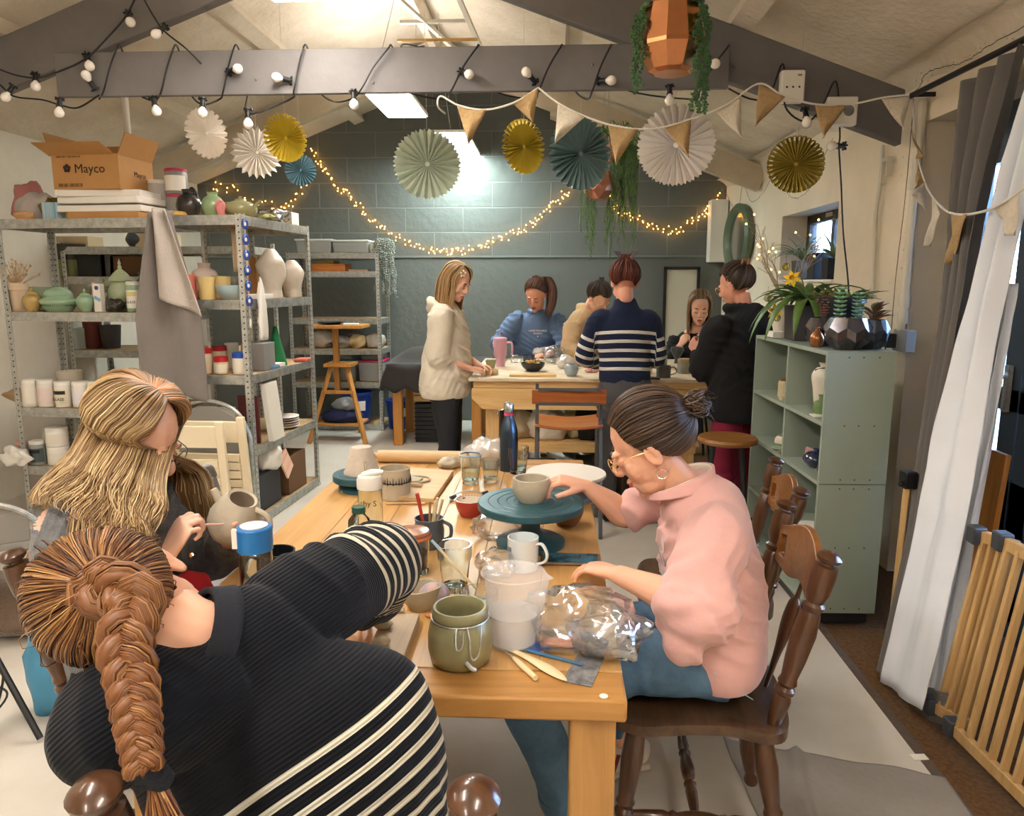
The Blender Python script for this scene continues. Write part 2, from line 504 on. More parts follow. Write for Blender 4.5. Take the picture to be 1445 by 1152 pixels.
# LED ceiling panels: real ones in view, plus made-up fill panels out of view
panel_glow = mat('panel_glow', 'FFF5EA', .5, emit=14)
panel_cool = mat('panel_glow_cool', 'E6FBF8', .5, emit=24)
alu = mat('panel_frame', 'E4E2DC', .4)
labs = ['white LED ceiling panel at the top edge above the beam', 'bright LED ceiling panel seen just below the grey tie beam', 'cool white LED panel over the dark blockwork wall', 'LED ceiling panel above the near end of the work table', 'LED ceiling panel far behind the camera under the ridge', 'LED ceiling panel behind the camera on the doors side', 'LED ceiling panel over the left side of the room near the camera']
for i, (x, y) in enumerate(PANELS):
 zz = 2.80
 t = thing('ceiling_light', labs[i], 'ceiling light', (x, y, zz), group='LED ceiling panels')
 b = MB(); b.box((0, 0, .012), (.33, 1.22, .024)); b.build('frame', alu, t)
 b = MB(); b.box((0, 0, -.003), (.30, 1.19, .006)); b.build('diffuser', panel_cool if i == 2 else panel_glow, t)
 if i != 2:
  b = MB(); b.box((0, 0, .027), (.30, 1.19, .006)); b.build('upper_diffuser', mat('panel_uplight', 'FFF6EC', .5, emit=4), t)  # glowing top face added to brighten the ceiling, not a real panel part
 for q in (-.5, .5): b = MB(); b.tube([(0, q, .02), (XA-x, q, AP-.17-zz)], .0025, 5); b.build('suspension_wire', steel, t)
# small window in the right wall
dark_frame = mat('dark_window_frame', '474A4C', .5)
glass = mat('window_glass', 'FFFFFF', .0, trans=1, ior=1.0, spec=.2)
t = thing('window_1', 'small dark-framed window above the plants', 'window', (2.02, 5.47, 1.5)); t['kind'] = 'structure'
b = MB()
for c, d in (((0, 0, .03), (.06, 1.16, .06)), ((0, 0, .47), (.06, 1.16, .07)), ((0, -.55, .25), (.06, .06, .5)), ((0, .55, .25), (.06, .06, .5)), ((0, .05, .25), (.05, .05, .5))): b.box(c, d)
b.build('window_frame', dark_frame, t, bevel=.004)
b = MB(); b.box((0, 0, .25), (.008, 1.1, .42)); b.build('pane', glass, t)
b = MB(); b.box((-.12, 0, .008), (.24, 1.15, .016)); b.build('window_sill', white, t)
b = MB(); b.box((-.035, .1, .475), (.008, .13, .03)); b.build('vent', alu, t)
# glazed doors in the right wall
blue = mat('blue_grey_frame', '3C4A5A', .45, var=.05)
t = thing('door_1', 'blue-grey glazed doors behind the curtain', 'door', (2.0, 2.475, 0)); t['kind'] = 'structure'
b = MB()
b.box((.0, 1.33, 1.13), (.10, .09, 2.26)); b.box((0, -1.33, 1.13), (.10, .09, 2.26)); b.box((0, 0, 2.21), (.10, 2.75, .1)); b.box((0, 0, .03), (.1, 2.75, .06))
b.build('door_frame', blue, t, bevel=.005)
for k, (y0, y1) in enumerate(((.72, 1.28), (-.10, .71), (-1.28, -.11))):
 b = MB(); yc = (y0+y1)/2
 for c, d in (((0, y0+.06, 1.11), (.055, .12, 2.1)), ((0, y1-.06, 1.11), (.055, .12, 2.1)), ((0, yc, 2.09), (.055, y1-y0, .14)), ((0, yc, .36), (.055, y1-y0, .6)), ((0, yc, 1.0), (.055, y1-y0, .10))): b.box(c, d)
 d = b.build('door_leaf', blue, t, bevel=.004)
 b = MB()
 if k == 1: b.box((0, yc, 1.35), (.03, y1-y0-.24, 1.38)); b.box((-.02, yc, 1.35), (.012, .05, 1.38)); b.build('solid_panel', blue, d)
 else: b.box((0, yc, 1.35), (.008, y1-y0-.24, 1.38)); b.build('pane', glass, d)
 b = MB(); b.box((-.045, y0+.06, 1.05), (.02, .03, .2)); b.tube([(-.05, y0+.06, 1.1), (-.09, y0+.06, 1.1), (-.09, y0+.16, 1.1)], .009); b.build('door_handle', steel, d)
# what lies outside: pale yard and a light fence
b = MB(); b.box((7, 3, -.3), (9.6, 22, .2)); struct(b, 'ground_outside', mat('yard', 'A8A9A6', .8, var=.2))
b = MB(); b.box((6.5, 3, .6), (.06, 20, 1.6)); b.box((9.0, 8, 1.2), (2.5, 6, 2.6)); struct(b, 'wall_outside', mat('outside_fence', 'B9C0C4', .8, var=.2))
# reveals and boards in the far right corner
b = MB(); b.box((.95, YB-.03, .45), (1.68, .05, .12)); b.box((.95, YB-.045, .72), (1.68, .05, .5)); struct(b, 'trim_7', mat('white_dado', 'E4E4DE', .5))
# =====================  FURNITURE  =====================
oak = mat('honey_pine_table', 'CDA468', .36, wood='y', color2='B88A50', vscale=5, bump=.08, bscale=5, rvar=.12)
oakx = mat('honey_pine_edge', 'BE8E50', .42, wood='x', color2='A07038', vscale=5, bump=.08, bscale=5)
oakz = mat('honey_pine_leg', 'BE9055', .42, wood='z', color2='A67A45', vscale=5, bump=.06, bscale=5)
dkwood = mat('dark_turned_wood', '5A3A24', .28, wood='z', color2='3A2416', vscale=7, coat=.4)
seatwood = mat('dark_seat_wood', '5E4631', .32, wood='x', color2='3F2C1E', vscale=6, coat=.3)
midwood = mat('brown_rail_wood', '94602F', .33, wood='y', color2='74461F', vscale=6, coat=.3)
# --- near work table: top 0.96 x 1.85, top at .76
TX0, TX1, TY0, TY1, TZ = -.815, .145, 1.235, 3.07, .76
t = thing('work_table', 'long honey-coloured wooden work table in the foreground covered with pottery tools', 'table', ((TX0+TX1)/2, (TY0+TY1)/2, 0))
wx, wy = TX1-TX0, TY1-TY0
b = MB()
for k in range(6):
 x0 = -wx/2+wx*k/6; b.box((x0+wx/12, 0, TZ-.02), (wx/6-.0006, wy-.2, .04))
b.build('plank', oak, t, bevel=.0012, bseg=1)
b = MB(); b.box((0, -wy/2+.05, TZ-.0225), (wx, .10, .045)); b.build('breadboard_end', oakx, t, bevel=.006)
b = MB(); b.box((0, wy/2-.05, TZ-.0225), (wx, .10, .045)); b.build('breadboard_end', oakx, t, bevel=.006)
for sx in (-1, 1):
 for sy in (-1, 1):
  b = MB(); b.box((sx*(wx/2-.06), sy*(wy/2-.06), (TZ-.045)/2), (.085, .085, TZ-.045)); b.build('leg', oakz, t, bevel=.005)
 b = MB(); b.box((sx*(wx/2-.05), 0, TZ-.085), (.022, wy-.2, .08)); b.build('apron', oak, t)
for sy in (1,):
 b = MB(); b.box((0, sy*(wy/2-.05), TZ-.085), (wx-.2, .022, .08)); b.build('apron', oakx, t)
def turned(b, a, c, prof, seg=14):
 a, c = Vector(a), Vector(c); d = c-a
 P = [tuple(a+d*q)+(r, r) for q, r in prof]
 b.loft(P, seg, pw=0)
LEGP = [(0, .013), (.03, .017), (.06, .021), (.09, .018), (.11, .014), (.15, .018), (.30, .023), (.42, .019), (.45, .023), (.475, .025), (.5, .018), (.53, .024), (.56, .019), (.62, .022), (.8, .028), (.95, .024), (1, .02)]
POSTP = [(0, .013), (.03, .016), (.1, .020), (.17, .0225), (.2, .018), (.215, .024), (.235, .024), (.25, .017), (.27, .023), (.3, .019), (.4, .024), (.55, .028), (.66, .023), (.68, .019), (.7, .026), (.715, .026), (.73, .020), (.78, .027), (.88, .029), (.925, .026), (.932, .017), (.94, .016), (.945, .022), (.957, .028), (.972, .0295), (.988, .022), (.997, .009), (1, .002)]
STRP = [(0, .009), (.12, .013), (.26, .016), (.3, .012), (.33, .017), (.36, .012), (.42, .017), (.5, .019), (.58, .017), (.64, .012), (.67, .017), (.7, .012), (.74, .016), (.88, .013), (1, .009)]
def farm_chair(label, loc, rz, H=.90, rd=0):
 t = thing('farmhouse_chair', label, 'chair', loc, rz)
 # seat, saddle outline
 out = []
 pts = [(-.20, .20), (-.10, .225), (0, .205), (.10, .225), (.20, .20), (.225, .14), (.205, .02), (.20, -.08), (.222, -.16), (.19, -.205), (.08, -.225), (-.08, -.225), (-.19, -.205), (-.222, -.16), (-.20, -.08), (-.205, .02), (-.225, .14)]
 pc = catmull([p+(0,) for p in pts]+[pts[0]+(0,)], 68)[:-1]
 n = len(pc); b = MB(); vs = []; fs = []
 rings = [(1, .448, 0), (.94, .452, 0), (.75, .447, 1), (.5, .442, 1), (.25, .44, 1), (.02, .44, 1)]
 low = [(1, .422), (.93, .412), (.02, .412)]
 for s_, z, _ in rings: vs += [(x*s_, y*s_, z) for x, y, _q in pc]
 for s_, z in low: vs += [(x*s_, y*s_, z) for x, y, _q in pc]
 for k in range(len(rings)-1): fs += [(k*n+i, k*n+(i+1) % n, (k+1)*n+(i+1) % n, (k+1)*n+i) for i in range(n)]
 L = len(rings)
 fs += [(i, (i+1) % n, L*n+(i+1) % n, L*n+i) for i in range(n)]
 for k in range(L, L+2): fs += [(k*n+i, k*n+(i+1) % n, (k+1)*n+(i+1) % n, (k+1)*n+i) for i in range(n)]
 b.add(vs, fs); b.build('seat', seatwood, t, smooth=50)
 for sx in (-1, 1):
  b = MB(); turned(b, (sx*.175, .15, .42), (sx*.215, .20, 0), [(1-q if False else q, r) for q, r in [(1-q, r) for q, r in reversed(LEGP)]]); b.build('leg', dkwood, t)
  b = MB(); turned(b, (sx*.175, -.15, .42), (sx*.21, -.22, 0), [(1-q, r) for q, r in reversed(LEGP)]); b.build('leg', dkwood, t)
  b = MB(); turned(b, (sx*.197, .177, .19), (sx*.194, -.188, .19), STRP); b.build('stretcher', dkwood, t)
  b = MB(); turned(b, (sx*.175, -.172, .44), (sx*.205, -.27, H), POSTP, 18); b.build('back_post', dkwood, t)
 b = MB(); turned(b, (-.195, 0, .19), (.195, 0, .19), STRP); b.build('stretcher', dkwood, t)
 # crest rail with wavy outline and two finger holes
 b = MB(); z0, z1 = H-.17-rd, H-.045-rd
 def rail(i, j):
  x = -.195+.39*i; e = abs(2*i-1)
  top = z1+.028*cos(e*2.6)-.0*e; bot = z0+.012*cos(e*6)
  y = -.245-.03*(1-e*e)
  return (x, y-.012*(j-.5), bot+(top-bot)*j)
 F = [[Vector(rail(i/24, j/4)) for i in range(25)] for j in range(5)]
 vs, fs = [], []
 for d in (-.009, .009):
  for row in F: vs += [v+Vector((0, d, 0)) for v in row]
 def idx(d, j, i): return d*125+j*25+i
 for j in range(4):
  for i in range(24):
   if j in (1, 2) and i in (2, 3, 21, 20): continue
   fs.append((idx(0, j, i), idx(0, j, i+1), idx(0, j+1, i+1), idx(0, j+1, i)))
   fs.append((idx(1, j, i), idx(1, j+1, i), idx(1, j+1, i+1), idx(1, j, i+1)))
 for i in range(24):
  for j in (0, 4): fs.append((idx(0, j, i), idx(1, j, i), idx(1, j, i+1), idx(0, j, i+1)))
 for j in range(4):
  for i in (0, 24): fs.append((idx(0, j, i), idx(1, j, i), idx(1, j+1, i), idx(0, j+1, i)))
 for a, c in ((2, 4), (20, 22)):
  for i in range(a, c):
   for j in (1, 3): fs.append((idx(0, j, i), idx(1, j, i), idx(1, j, i+1), idx(0, j, i+1)))
  for j in (1, 2):
   for i in (a, c): fs.append((idx(0, j, i), idx(1, j, i), idx(1, j+1, i), idx(0, j+1, i)))
 b.add(vs, fs); b.build('crest_rail', midwood, t, bevel=.003)
 # arrow-shaped centre spindle
 b = MB(); a, c = Vector((0, -.19, .44)), Vector((0, -.27, H-.15))
 P = [tuple(a+(c-a)*q)+(w_, w_*.55) for q, w_ in ((0, .011), (.1, .012), (.3, .015), (.45, .022), (.62, .030), (.78, .026), (.84, .012), (.9, .010), (1, .009))]
 b.loft(P, 12, up=(0, 1, 0), n=24); b.build('spindle', dkwood, t)
 return t
farm_chair('dark farmhouse chair the woman in pink is sitting on', (.385, 1.86, 0), R(86))
farm_chair('empty dark farmhouse chair behind the pink sweatshirt, nearer the green cabinet', (.545, 2.52, 0), R(84), .87)
farm_chair('dark farmhouse chair under the woman in the grey jumper', (-1.0, 1.81, 0), R(-78), .90)
farm_chair('dark farmhouse chair in the foreground under the woman with the braid', (-.29, .97, 0), R(2), .975, .035)
# --- back work bench: rough pale timber with plywood top
tim = mat('rough_timber', 'E0BE85', .55, wood='x', color2='C99C5D', vscale=5, bump=.1, bscale=8)
timz = mat('rough_timber_upright', 'DDBA82', .55, wood='z', color2='C4995C', vscale=5)
ply = mat('clay_dusted_plywood', 'DCCFB6', .6, color2='C9B797', vscale=8)
t = thing('work_bench', 'tall pale timber work bench at the back where people stand working', 'workbench', (.27, 5.45, 0))
W, D, Z = 1.56, 1.25, .88
b = MB(); b.box((0, 0, Z-.011), (W+.04, D+.04, .022)); b.build('worktop', ply, t, bevel=.004)
b = MB(); b.box((0, -D/2+.03, Z-.045), (W-.02, .05, .045)); b.build('edge_batten', tim, t, bevel=.003)
b = MB(); b.prism([(-W/2+.0, Z-.07), (W/2, Z-.07), (W/2, Z-.21), (-W/2+.07, Z-.21), (-W/2, Z-.14)], -D/2+.0, -D/2+.045, lambda x, y, z: (x, z, y)); b.build('front_beam', tim, t, bevel=.003)
b = MB(); b.box((0, D/2-.03, Z-.12), (W-.02, .045, .14)); b.build('rear_beam', tim, t, bevel=.003)
for x, y in ((-W/2+.13, -D/2+.1), (W/2-.13, -D/2+.1), (-W/2+.13, D/2-.1), (W/2-.13, D/2-.1)):
 b = MB(); b.box((x, y, (Z-.07)/2), (.09, .09, Z-.07)); b.build('leg', timz, t, bevel=.003)
b = MB(); b.box((0, 0, .43), (W-.16, D-.1, .02)); b.box((0, -D/2+.06, .40), (W-.16, .04, .05)); b.build('lower_shelf', tim, t, bevel=.003)
# --- table under a black cloth behind the bench
t = thing('side_table', 'honey pine side table under a black cloth against the back wall', 'table', (-1.07, 7.05, 0))
for x in (-.33, .40):
 for y in (-.30, .30):
  b = MB(); b.box((x, y, .36), (.085, .085, .72)); b.build('leg', mat('orange_pine_leg', 'C98C45', .45, wood='z', color2='B37733', vscale=5), t, bevel=.004)
b = MB(); b.box((.03, 0, .735), (.88, .74, .035)); b.build('table_top', oakx, t, bevel=.004)
clothm = mat('black_cloth', '2A2422', .85, bump=.25, bscale=12, sheen=.2)
b = MB()
def cl(i, j):
 x, y = (i-.5)*1.12, (j-.5)*1.0
 ex, ey = max(0, abs(x)-.45), max(0, abs(y)-.38)
 e = max(ex, ey)
 d = e*1.8+.02*sin(x*30)*min(1, e*20)
 xx = max(-.46, min(.46, x))+(.02*sin(y*22)+ex*.25)*(1 if x > 0 else -1)*(ex > 0)
 yy = max(-.39, min(.39, y))+(.02*sin(x*18)+ey*.25)*(1 if y > 0 else -1)*(ey > 0)
 hump = .13*math.exp(-((x+.12)/.28)**4)*math.exp(-((y-.02)/.25)**4)
 return Vector((xx+.03, yy, .762-d*1.1+hump+.004*noise.noise(Vector((x*9, y*9, 0)))))
b.grid(cl, 60, 50)
one(b, 'table_cloth', clothm, 'black cloth draped over the pine side table', 'cloth', (-1.07, 7.05, 0), smooth='all', solid=.004)
# stacked black crates and wooden crate beneath it
b = MB()
for k in range(9): 
 b.box((0, 0, .022+k*.041), (.34, .42, .034)); b.box((0, 0, .040+k*.041), (.36, .44, .006))
one(b, 'crate_stack', mat('black_crate', '1E1E20', .5), 'stack of shallow black plastic trays under the side table', 'trays', (-1.09, 7.05, 0), bevel=.002)
t = thing('wooden_crate', 'small slatted pale wooden crate on top of the black trays', 'crate', (-1.09, 7.02, .392))
for z in (.03, .085):
 for y in (-.17, .17):
  b = MB(); b.box((0, y, z), (.36, .01, .045)); b.build('slat', tim, t)
 for x in (-.175, .175):
  b = MB(); b.box((x, 0, z), (.01, .33, .045)); b.build('slat', tim, t)
b = MB(); b.box((0, 0, .005), (.35, .34, .01)); b.build('base', tim, t)
b = MB()
for k in range(14): b.box((rnd.uniform(-.13, .13), rnd.uniform(-.12, .12), .09+.05*rnd.random()), (.06, .05, .03), (rnd.random(), rnd.random(), rnd.random()*3))
one(b, 'wood_offcuts', tim, 'pale wood offcuts heaped in the wooden crate', 'wood', (-1.09, 7.02, .392), kind='stuff')
# --- steel shelving
def holed_steel():
 m = mat('punched_steel', 'C6C8C4', .4, .6, color2='A2A49E', vscale=26)
 n, l = m.node_tree.nodes, m.node_tree.links; p = n['Principled BSDF']
 src = p.inputs['Base Color'].links[0].from_socket
 tc = n.new('ShaderNodeTexCoord'); sp = n.new('ShaderNodeSeparateXYZ'); l.new(tc.outputs['Object'], sp.inputs[0])
 mo = n.new('ShaderNodeMath'); mo.operation = 'PINGPONG'; mo.inputs[1].default_value = .0175; l.new(sp.outputs[2], mo.inputs[0])
 lt = n.new('ShaderNodeMath'); lt.operation = 'LESS_THAN'; lt.inputs[1].default_value = .004; l.new(mo.outputs[0], lt.inputs[0])
 vals = [lt]
 for ax in (0, 1):
  ab = n.new('ShaderNodeMath'); ab.operation = 'ABSOLUTE'; l.new(sp.outputs[ax], ab.inputs[0])
  s2 = n.new('ShaderNodeMath'); s2.operation = 'SUBTRACT'; s2.inputs[1].default_value = .018; l.new(ab.outputs[0], s2.inputs[0])
  a2 = n.new('ShaderNodeMath'); a2.operation = 'ABSOLUTE'; l.new(s2.outputs[0], a2.inputs[0])
  l2 = n.new('ShaderNodeMath'); l2.operation = 'LESS_THAN'; l2.inputs[1].default_value = .0045; l.new(a2.outputs[0], l2.inputs[0]); vals.append(l2)
 mxn = n.new('ShaderNodeMath'); mxn.operation = 'MAXIMUM'; l.new(vals[1].outputs[0], mxn.inputs[0]); l.new(vals[2].outputs[0], mxn.inputs[1])
 mu = n.new('ShaderNodeMath'); mu.operation = 'MULTIPLY'; l.new(mxn.outputs[0], mu.inputs[0]); l.new(lt.outputs[0], mu.inputs[1])
 mx = n.new('ShaderNodeMix'); mx.data_type = 'RGBA'; mx.inputs[7].default_value = lin('26282A')
 l.new(mu.outputs[0], mx.inputs[0]); l.new(src, mx.inputs[6]); l.new(mx.outputs[2], p.inputs['Base Color'])
 return m
psteel = holed_steel()
chip = mat('chipboard', 'B99A72', .8, var=.2, vscale=60)
def shelving(label, loc, rz, Wd, Dp, levels, H):
 t = thing('steel_shelving_unit', label, 'shelving unit', loc, rz)
 for sx in (0, 1):
  for sy in (0, 1):
   b = MB(); g = .036; th = .003
   dx, dy = (1 if sx == 0 else -1), (1 if sy == 0 else -1)
   b.box((dx*g/2, dy*th/2, H/2), (g, th, H)); b.box((dx*th/2, dy*g/2, H/2), (th, g, H))
   b.box((dx*.018, dy*.018, .01), (.042, .042, .02))
   b.build('post', psteel, t, loc=(sx*Wd, sy*Dp, 0))
 for z in levels:
  b = MB()
  for y, s_ in ((.004, -1), (Dp-.004, 1)):
   b.box((Wd/2, y, z-.028), (Wd-.076, .006, .056))
   for k in (-.018, -.006, .008, .02): b.box((Wd/2, y+s_*.0035, z-.028+k), (Wd-.08, .004, .005))
  for x, s_ in ((.004, -1), (Wd-.004, 1)):
   b.box((x, Dp/2, z-.028), (.006, Dp-.076, .056))
   for k in (-.018, -.006, .008, .02): b.box((x+s_*.0035, Dp/2, z-.028+k), (.004, Dp-.08, .005))
  b.m = 1; b.box((Wd/2, Dp/2, z-.008), (Wd-.012, Dp-.012, .010)); b.m = 0
  b.build('shelf', [steel, chip], t)
 return t
RA = R(-4.4)
def shB(lx, ly, z=0): # local coordinates of unit B to world
 return Vector((-2.235+lx*cos(RA)-ly*sin(RA), 4.365+lx*sin(RA)+ly*cos(RA), z))
def shA(lx, ly, z=0):
 return Vector((-3.25+lx*cos(RA)-ly*sin(RA), 4.442+lx*sin(RA)+ly*cos(RA), z))
LA = [1.873, 1.318, .722, .345, .06]; LB = [1.883, 1.395, .947, .503, .06]
shelving('steel shelving unit at the left stacked with bottles and green lidded jars', shA(-.10, 0), RA, 1.10, .45, LA, 1.875)
shelving('steel shelving unit end-on beside the towel with pink and yellow vases', shB(0, 0), RA, .45, 1.0, LB, 1.89)
LC = [1.784, 1.604, 1.137, .831, .493, .06]
shelving('steel shelving unit against the dark wall holding plastic tubs', (-2.62, 7.40, 0), 0, .93, .45, LC, 1.79)
LD = [1.76, 1.54, .985, .45]
shelving('steel shelving unit standing behind the left-hand shelves', (-3.66, 5.5, 0), 0, 1.45, .5, LD, 1.8)
# --- banding stand (three-legged modelling stand) by the back shelves
bl = mat('beech_stand', 'C58E4C', .5, wood='z', color2='AE7636', vscale=5)
t = thing('modelling_stand', 'three-legged wooden modelling stand in front of the back shelves', 'stand', (-1.98, 6.95, 0))
b = MB(); b.box((0, 0, 1.09), (.50, .36, .03)); b.build('table_top', bl, t, bevel=.003)
b = MB(); b.box((-.04, 0, .77), (.05, .05, .62)); b.build('post', bl, t, bevel=.003)
b = MB(); b.box((0, 0, .73), (.26, .26, .03)); b.build('collar', bl, t)
for a in (-.85, .85, 2.9):
 b = MB(); b.bar((.1*sin(a), -.1*cos(a), .72), (.36*sin(a), -.34*cos(a), 0), .04, .03); b.build('leg', bl, t, bevel=.003)
b = MB(); b.box((0, 0, .17), (.42, .3, .02)); b.build('lower_shelf', bl, t)
b = MB(); b.bar((-.15, -.13, .48), (.15, -.13, .48), .03, .03); b.build('brace', bl, t)
# --- folding white chair leaning at unit B
wchair = mat('cream_painted_wood', 'EBDDBF', .45, var=.03)
def white_chair(label, loc, rz):
 t = thing('folding_chair', label, 'chair', loc, rz)
 for x in (-.21, .21):
  b = MB(); b.bar((x, .055, .745), (x, -.02, 0), .028, .045, up=(1, 0, 0)); b.build('back_leg', wchair, t, bevel=.004)
  b = MB(); b.bar((x*.86, .015, .52), (x*.86, -.055, .01), .024, .04, up=(1, 0, 0)); b.build('front_leg', wchair, t, bevel=.004)
  b = MB(); b.ball((x*1.08, .02, .50), (.006, .012, .012), 8); b.build('hinge', steel, t)
 b = MB(); b.box((0, .045, .655), (.40, .018, .125), (-.1, 0, 0)); b.build('back_rail', wchair, t, bevel=.004)
 for k in range(7):
  b = MB(); b.box((0, .025-.007*k, .50-k*.053), (.36, .016, .045), (-.1, 0, 0)); b.build('seat_slat', wchair, t, bevel=.003)
 return t
white_chair('cream wooden folding chair standing in front of the steel shelves', (-2.02, 3.98, 0), R(180))
white_chair('cream wooden folding chair leaning just behind the first one', (-1.955, 4.13, .0), R(177))
# --- grey folding chair with a round tube back
gm = mat('grey_plastic', '8C8983', .5)
t = thing('folding_chair', 'grey metal folding chair with a rounded back behind the cream chairs', 'chair', (-2.02, 4.245, 0), R(175.6))
b = MB()
P = [(-.26, 0, 0), (-.26, 0, .5), (-.25, 0, .62), (-.18, 0, .745), (-.06, 0, .80), (.06, 0, .80), (.18, 0, .745), (.25, 0, .62), (.26, 0, .5), (.26, 0, 0)]
b.tube(P, .012, 8, n=60); b.build('frame', steel, t)
b = MB(); b.prism([(-.235, .42), (.235, .42), (.23, .60), (.17, .715), (.06, .775), (-.06, .775), (-.17, .715), (-.23, .60)], -.006, .006, lambda x, y, z: (x, z, y)); b.build('back_panel', gm, t, bevel=.003)
# --- laboratory chair at the bench: steel frame with curved plywood
ow = mat('orange_plywood', 'B5692F', .35, wood='x', color2='8F4A20', vscale=5, coat=.3)
gs = mat('grey_tube', '5D5D60', .4, .5)
t = thing('school_chair', 'old school chair with grey steel frame and orange plywood at the bench', 'chair', (.115, 4.45, 0))
for x in (-.185, .185):
 b = MB(); b.bar((x, -.165, .92), (x, -.15, .70), .02, .02); b.bar((x, -.15, .70), (x*1.05, -.22, 0), .02, .02); b.build('back_leg', gs, t)
 b = MB(); b.bar((x, .17, .66), (x*1.05, .2, 0), .02, .02); b.build('front_leg', gs, t)
 b = MB(); b.bar((x, -.17, .645), (x, .17, .645), .02, .02); b.bar((x*1.03, -.20, .2), (x*1.03, .185, .2), .014, .014); b.build('side_rail', gs, t)
b = MB()
b.prism([(-.215, .885), (.215, .885), (.215, .80), (-.215, .80)], -.012, 0, lambda x, y, z: (x, z-.175-.02*(1-(x/.2)**2), y))
b.build('backrest', ow, t, bevel=.004)
for z in (.90, .815):
 b = MB(); b.box((0, -.192, z-.012), (.36, .008, .018)); b.build('back_bar', gs, t)
b = MB()
b.grid(lambda i, j: Vector(((i-.5)*.40, -.19+.38*j, .675-.02*(1-(2*i-1)**2)-.01*sin(j*pi))), 16, 10)
b.build('seat', ow, t, solid=.014, smooth='all')
b = MB(); b.bar((-.19, -.2, .2), (.19, -.2, .2), .014, .014); b.build('foot_bar', gs, t)
# --- bar stool
t = thing('bar_stool', 'round wooden-topped bar stool with black legs beside the maroon trousers', 'stool', (.95, 3.93, 0))
b = MB(); b.lathe([(.001, .655), (.14, .655), (.155, .662), (.158, .675), (.15, .688), (.06, .684), (.001, .684)], 28); b.build('seat', mat('worn_stool_wood', '9A6A38', .4, wood='x', color2='6E4520', vscale=6), t)
for a in range(4):
 q = a*pi/2+.6; b = MB(); b.tube([(.10*cos(q), .10*sin(q), .655), (.185*cos(q), .185*sin(q), 0)], .011, 8); b.build('leg', black, t)
b = MB(); b.tube([(.165*cos(k*pi/10), .165*sin(k*pi/10), .22) for k in range(20)], .008, 6, closed=True); b.build('foot_ring', black, t)
# --- sage cabinet
sage = mat('sage_paint', '929F92', .5, var=.03)
t = thing('display_cabinet', 'tall sage green open cabinet showing pots against the right wall', 'cabinet', (1.155, 3.15, 0), R(1.5))
CW, CD, CH = .285, 1.0, 1.215  # x, y, z
b = MB(); b.box((CW/2, .009, .636), (CW, .018, 1.155)); b.build('side_panel', sage, t, bevel=.001)
b = MB(); b.box((CW/2, CD-.009, .636), (CW, .018, 1.155)); b.build('side_panel', sage, t, bevel=.001)
b = MB(); b.box((CW-.006, CD/2, .636), (.012, CD-.036, 1.155)); b.build('back_panel', sage, t)
for z in (.067, .645, .905, CH-.009):
 b = MB(); b.box((CW/2, CD/2, z), (CW, CD-.037, .018)); b.build('shelf', sage, t, bevel=.001)
b = MB(); b.box((CW/2, CD/2, .36), (CW, CD-.037, .018)); b.build('shelf', sage, t)
b = MB(); b.box((CW/2-.006, CD*.48, .64), (CW-.014, .018, 1.13)); b.build('divider', sage, t, bevel=.001)
b = MB(); b.box((CW/2, CD/2, .03), (CW-.04, CD-.06, .056)); b.build('plinth', black, t)
b = MB()
for z in (1.19, .90, .665, .625, .36, .08):
 for x in (.09, .15, .215): b.lathe([(.001, 0), (.004, 0), (.004, .002), (.001, .002)], 8, (x, 0, 0)) if False else b.ball((x, -.001, z), (.0035, .0015, .0035), 8)
b.build('screw', mat('screw_dark', '3A3D38', .5), t)
b = MB(); b.box((CW/2, -.0012, .645), (CW, .0016, .0035)); b.build('joint', mat('joint_dark', '4D5A4A', .6), t)
def cabp(lx, ly, z): return Vector((1.155, 3.15, 0))+Matrix.Rotation(R(1.5), 3, 'Z') @ Vector((lx, ly, z))
# --- folded wooden safety gate
gw = mat('pale_gate_wood', 'D0AD78', .5, wood='z', color2='B8925B', vscale=5)
gb = mat('gate_fitting', '3B3F45', .5)
def gate(label, p0, p1, z0, z1, n, lean=0.06):
 p0, p1 = Vector(p0), Vector(p1)
 t = thing('safety_gate', label, 'safety gate', (p0.x, p0.y, 0))
 d = (p1-p0); d.z = 0; L = d.length; d.normalize()
 off = Vector((lean, 0, 0))
 def q(s_, z): return d*s_+off*((z-z0)/(z1-z0))+Vector((0, 0, z))
 b = MB(); b.bar(q(0, z0), q(L, z0), .022, .04); b.build('bottom_rail', gw, t, bevel=.003)
 b = MB(); b.bar(q(0, z1), q(L, z1), .022, .04); b.build('top_rail', gw, t, bevel=.003)
 for k in range(n):
  s_ = .02+(L-.04)*k/(n-1)
  b = MB(); b.bar(q(s_, z0), q(s_, z1), .016, .022); b.build('slat', gw, t, bevel=.002)
 for z in (z0, z1):
  b = MB(); b.box(q(-.01, z), (.045, .05, .06)); b.build('bracket', gb, t, bevel=.006)
 return t
gate('pale wooden safety gate with slats standing by the doors', (1.33, 2.29, 0), (1.355, 1.93, 0), .06, .70, 7, .09)
gate('second folded panel of the safety gate at the right edge', (1.36, 1.885, 0), (1.44, 1.45, 0), .05, .69, 8, .09)
gate('pale folded gate panel half hidden by the bottom of the curtain', (1.34, 2.44, 0), (1.40, 2.33, 0), .05, .67, 4, .09)
t = thing('wooden_pole', 'wooden pole with black cap leaning beside the green cabinet', 'pole', (1.42, 2.95, 0))
b = MB(); b.bar((0, 0, 0), (.02, .02, .70), .026, .026); b.build('shaft', gw, t, bevel=.004)
b = MB(); b.box((.02, .02, .72), (.05, .06, .07)); b.box((-.01, .0, .705), (.03, .02, .02)); b.build('cap', black, t, bevel=.006)
t = thing('wooden_board', 'orange wooden board propped behind the gate at the doors', 'board', (1.75, 2.95, 0))
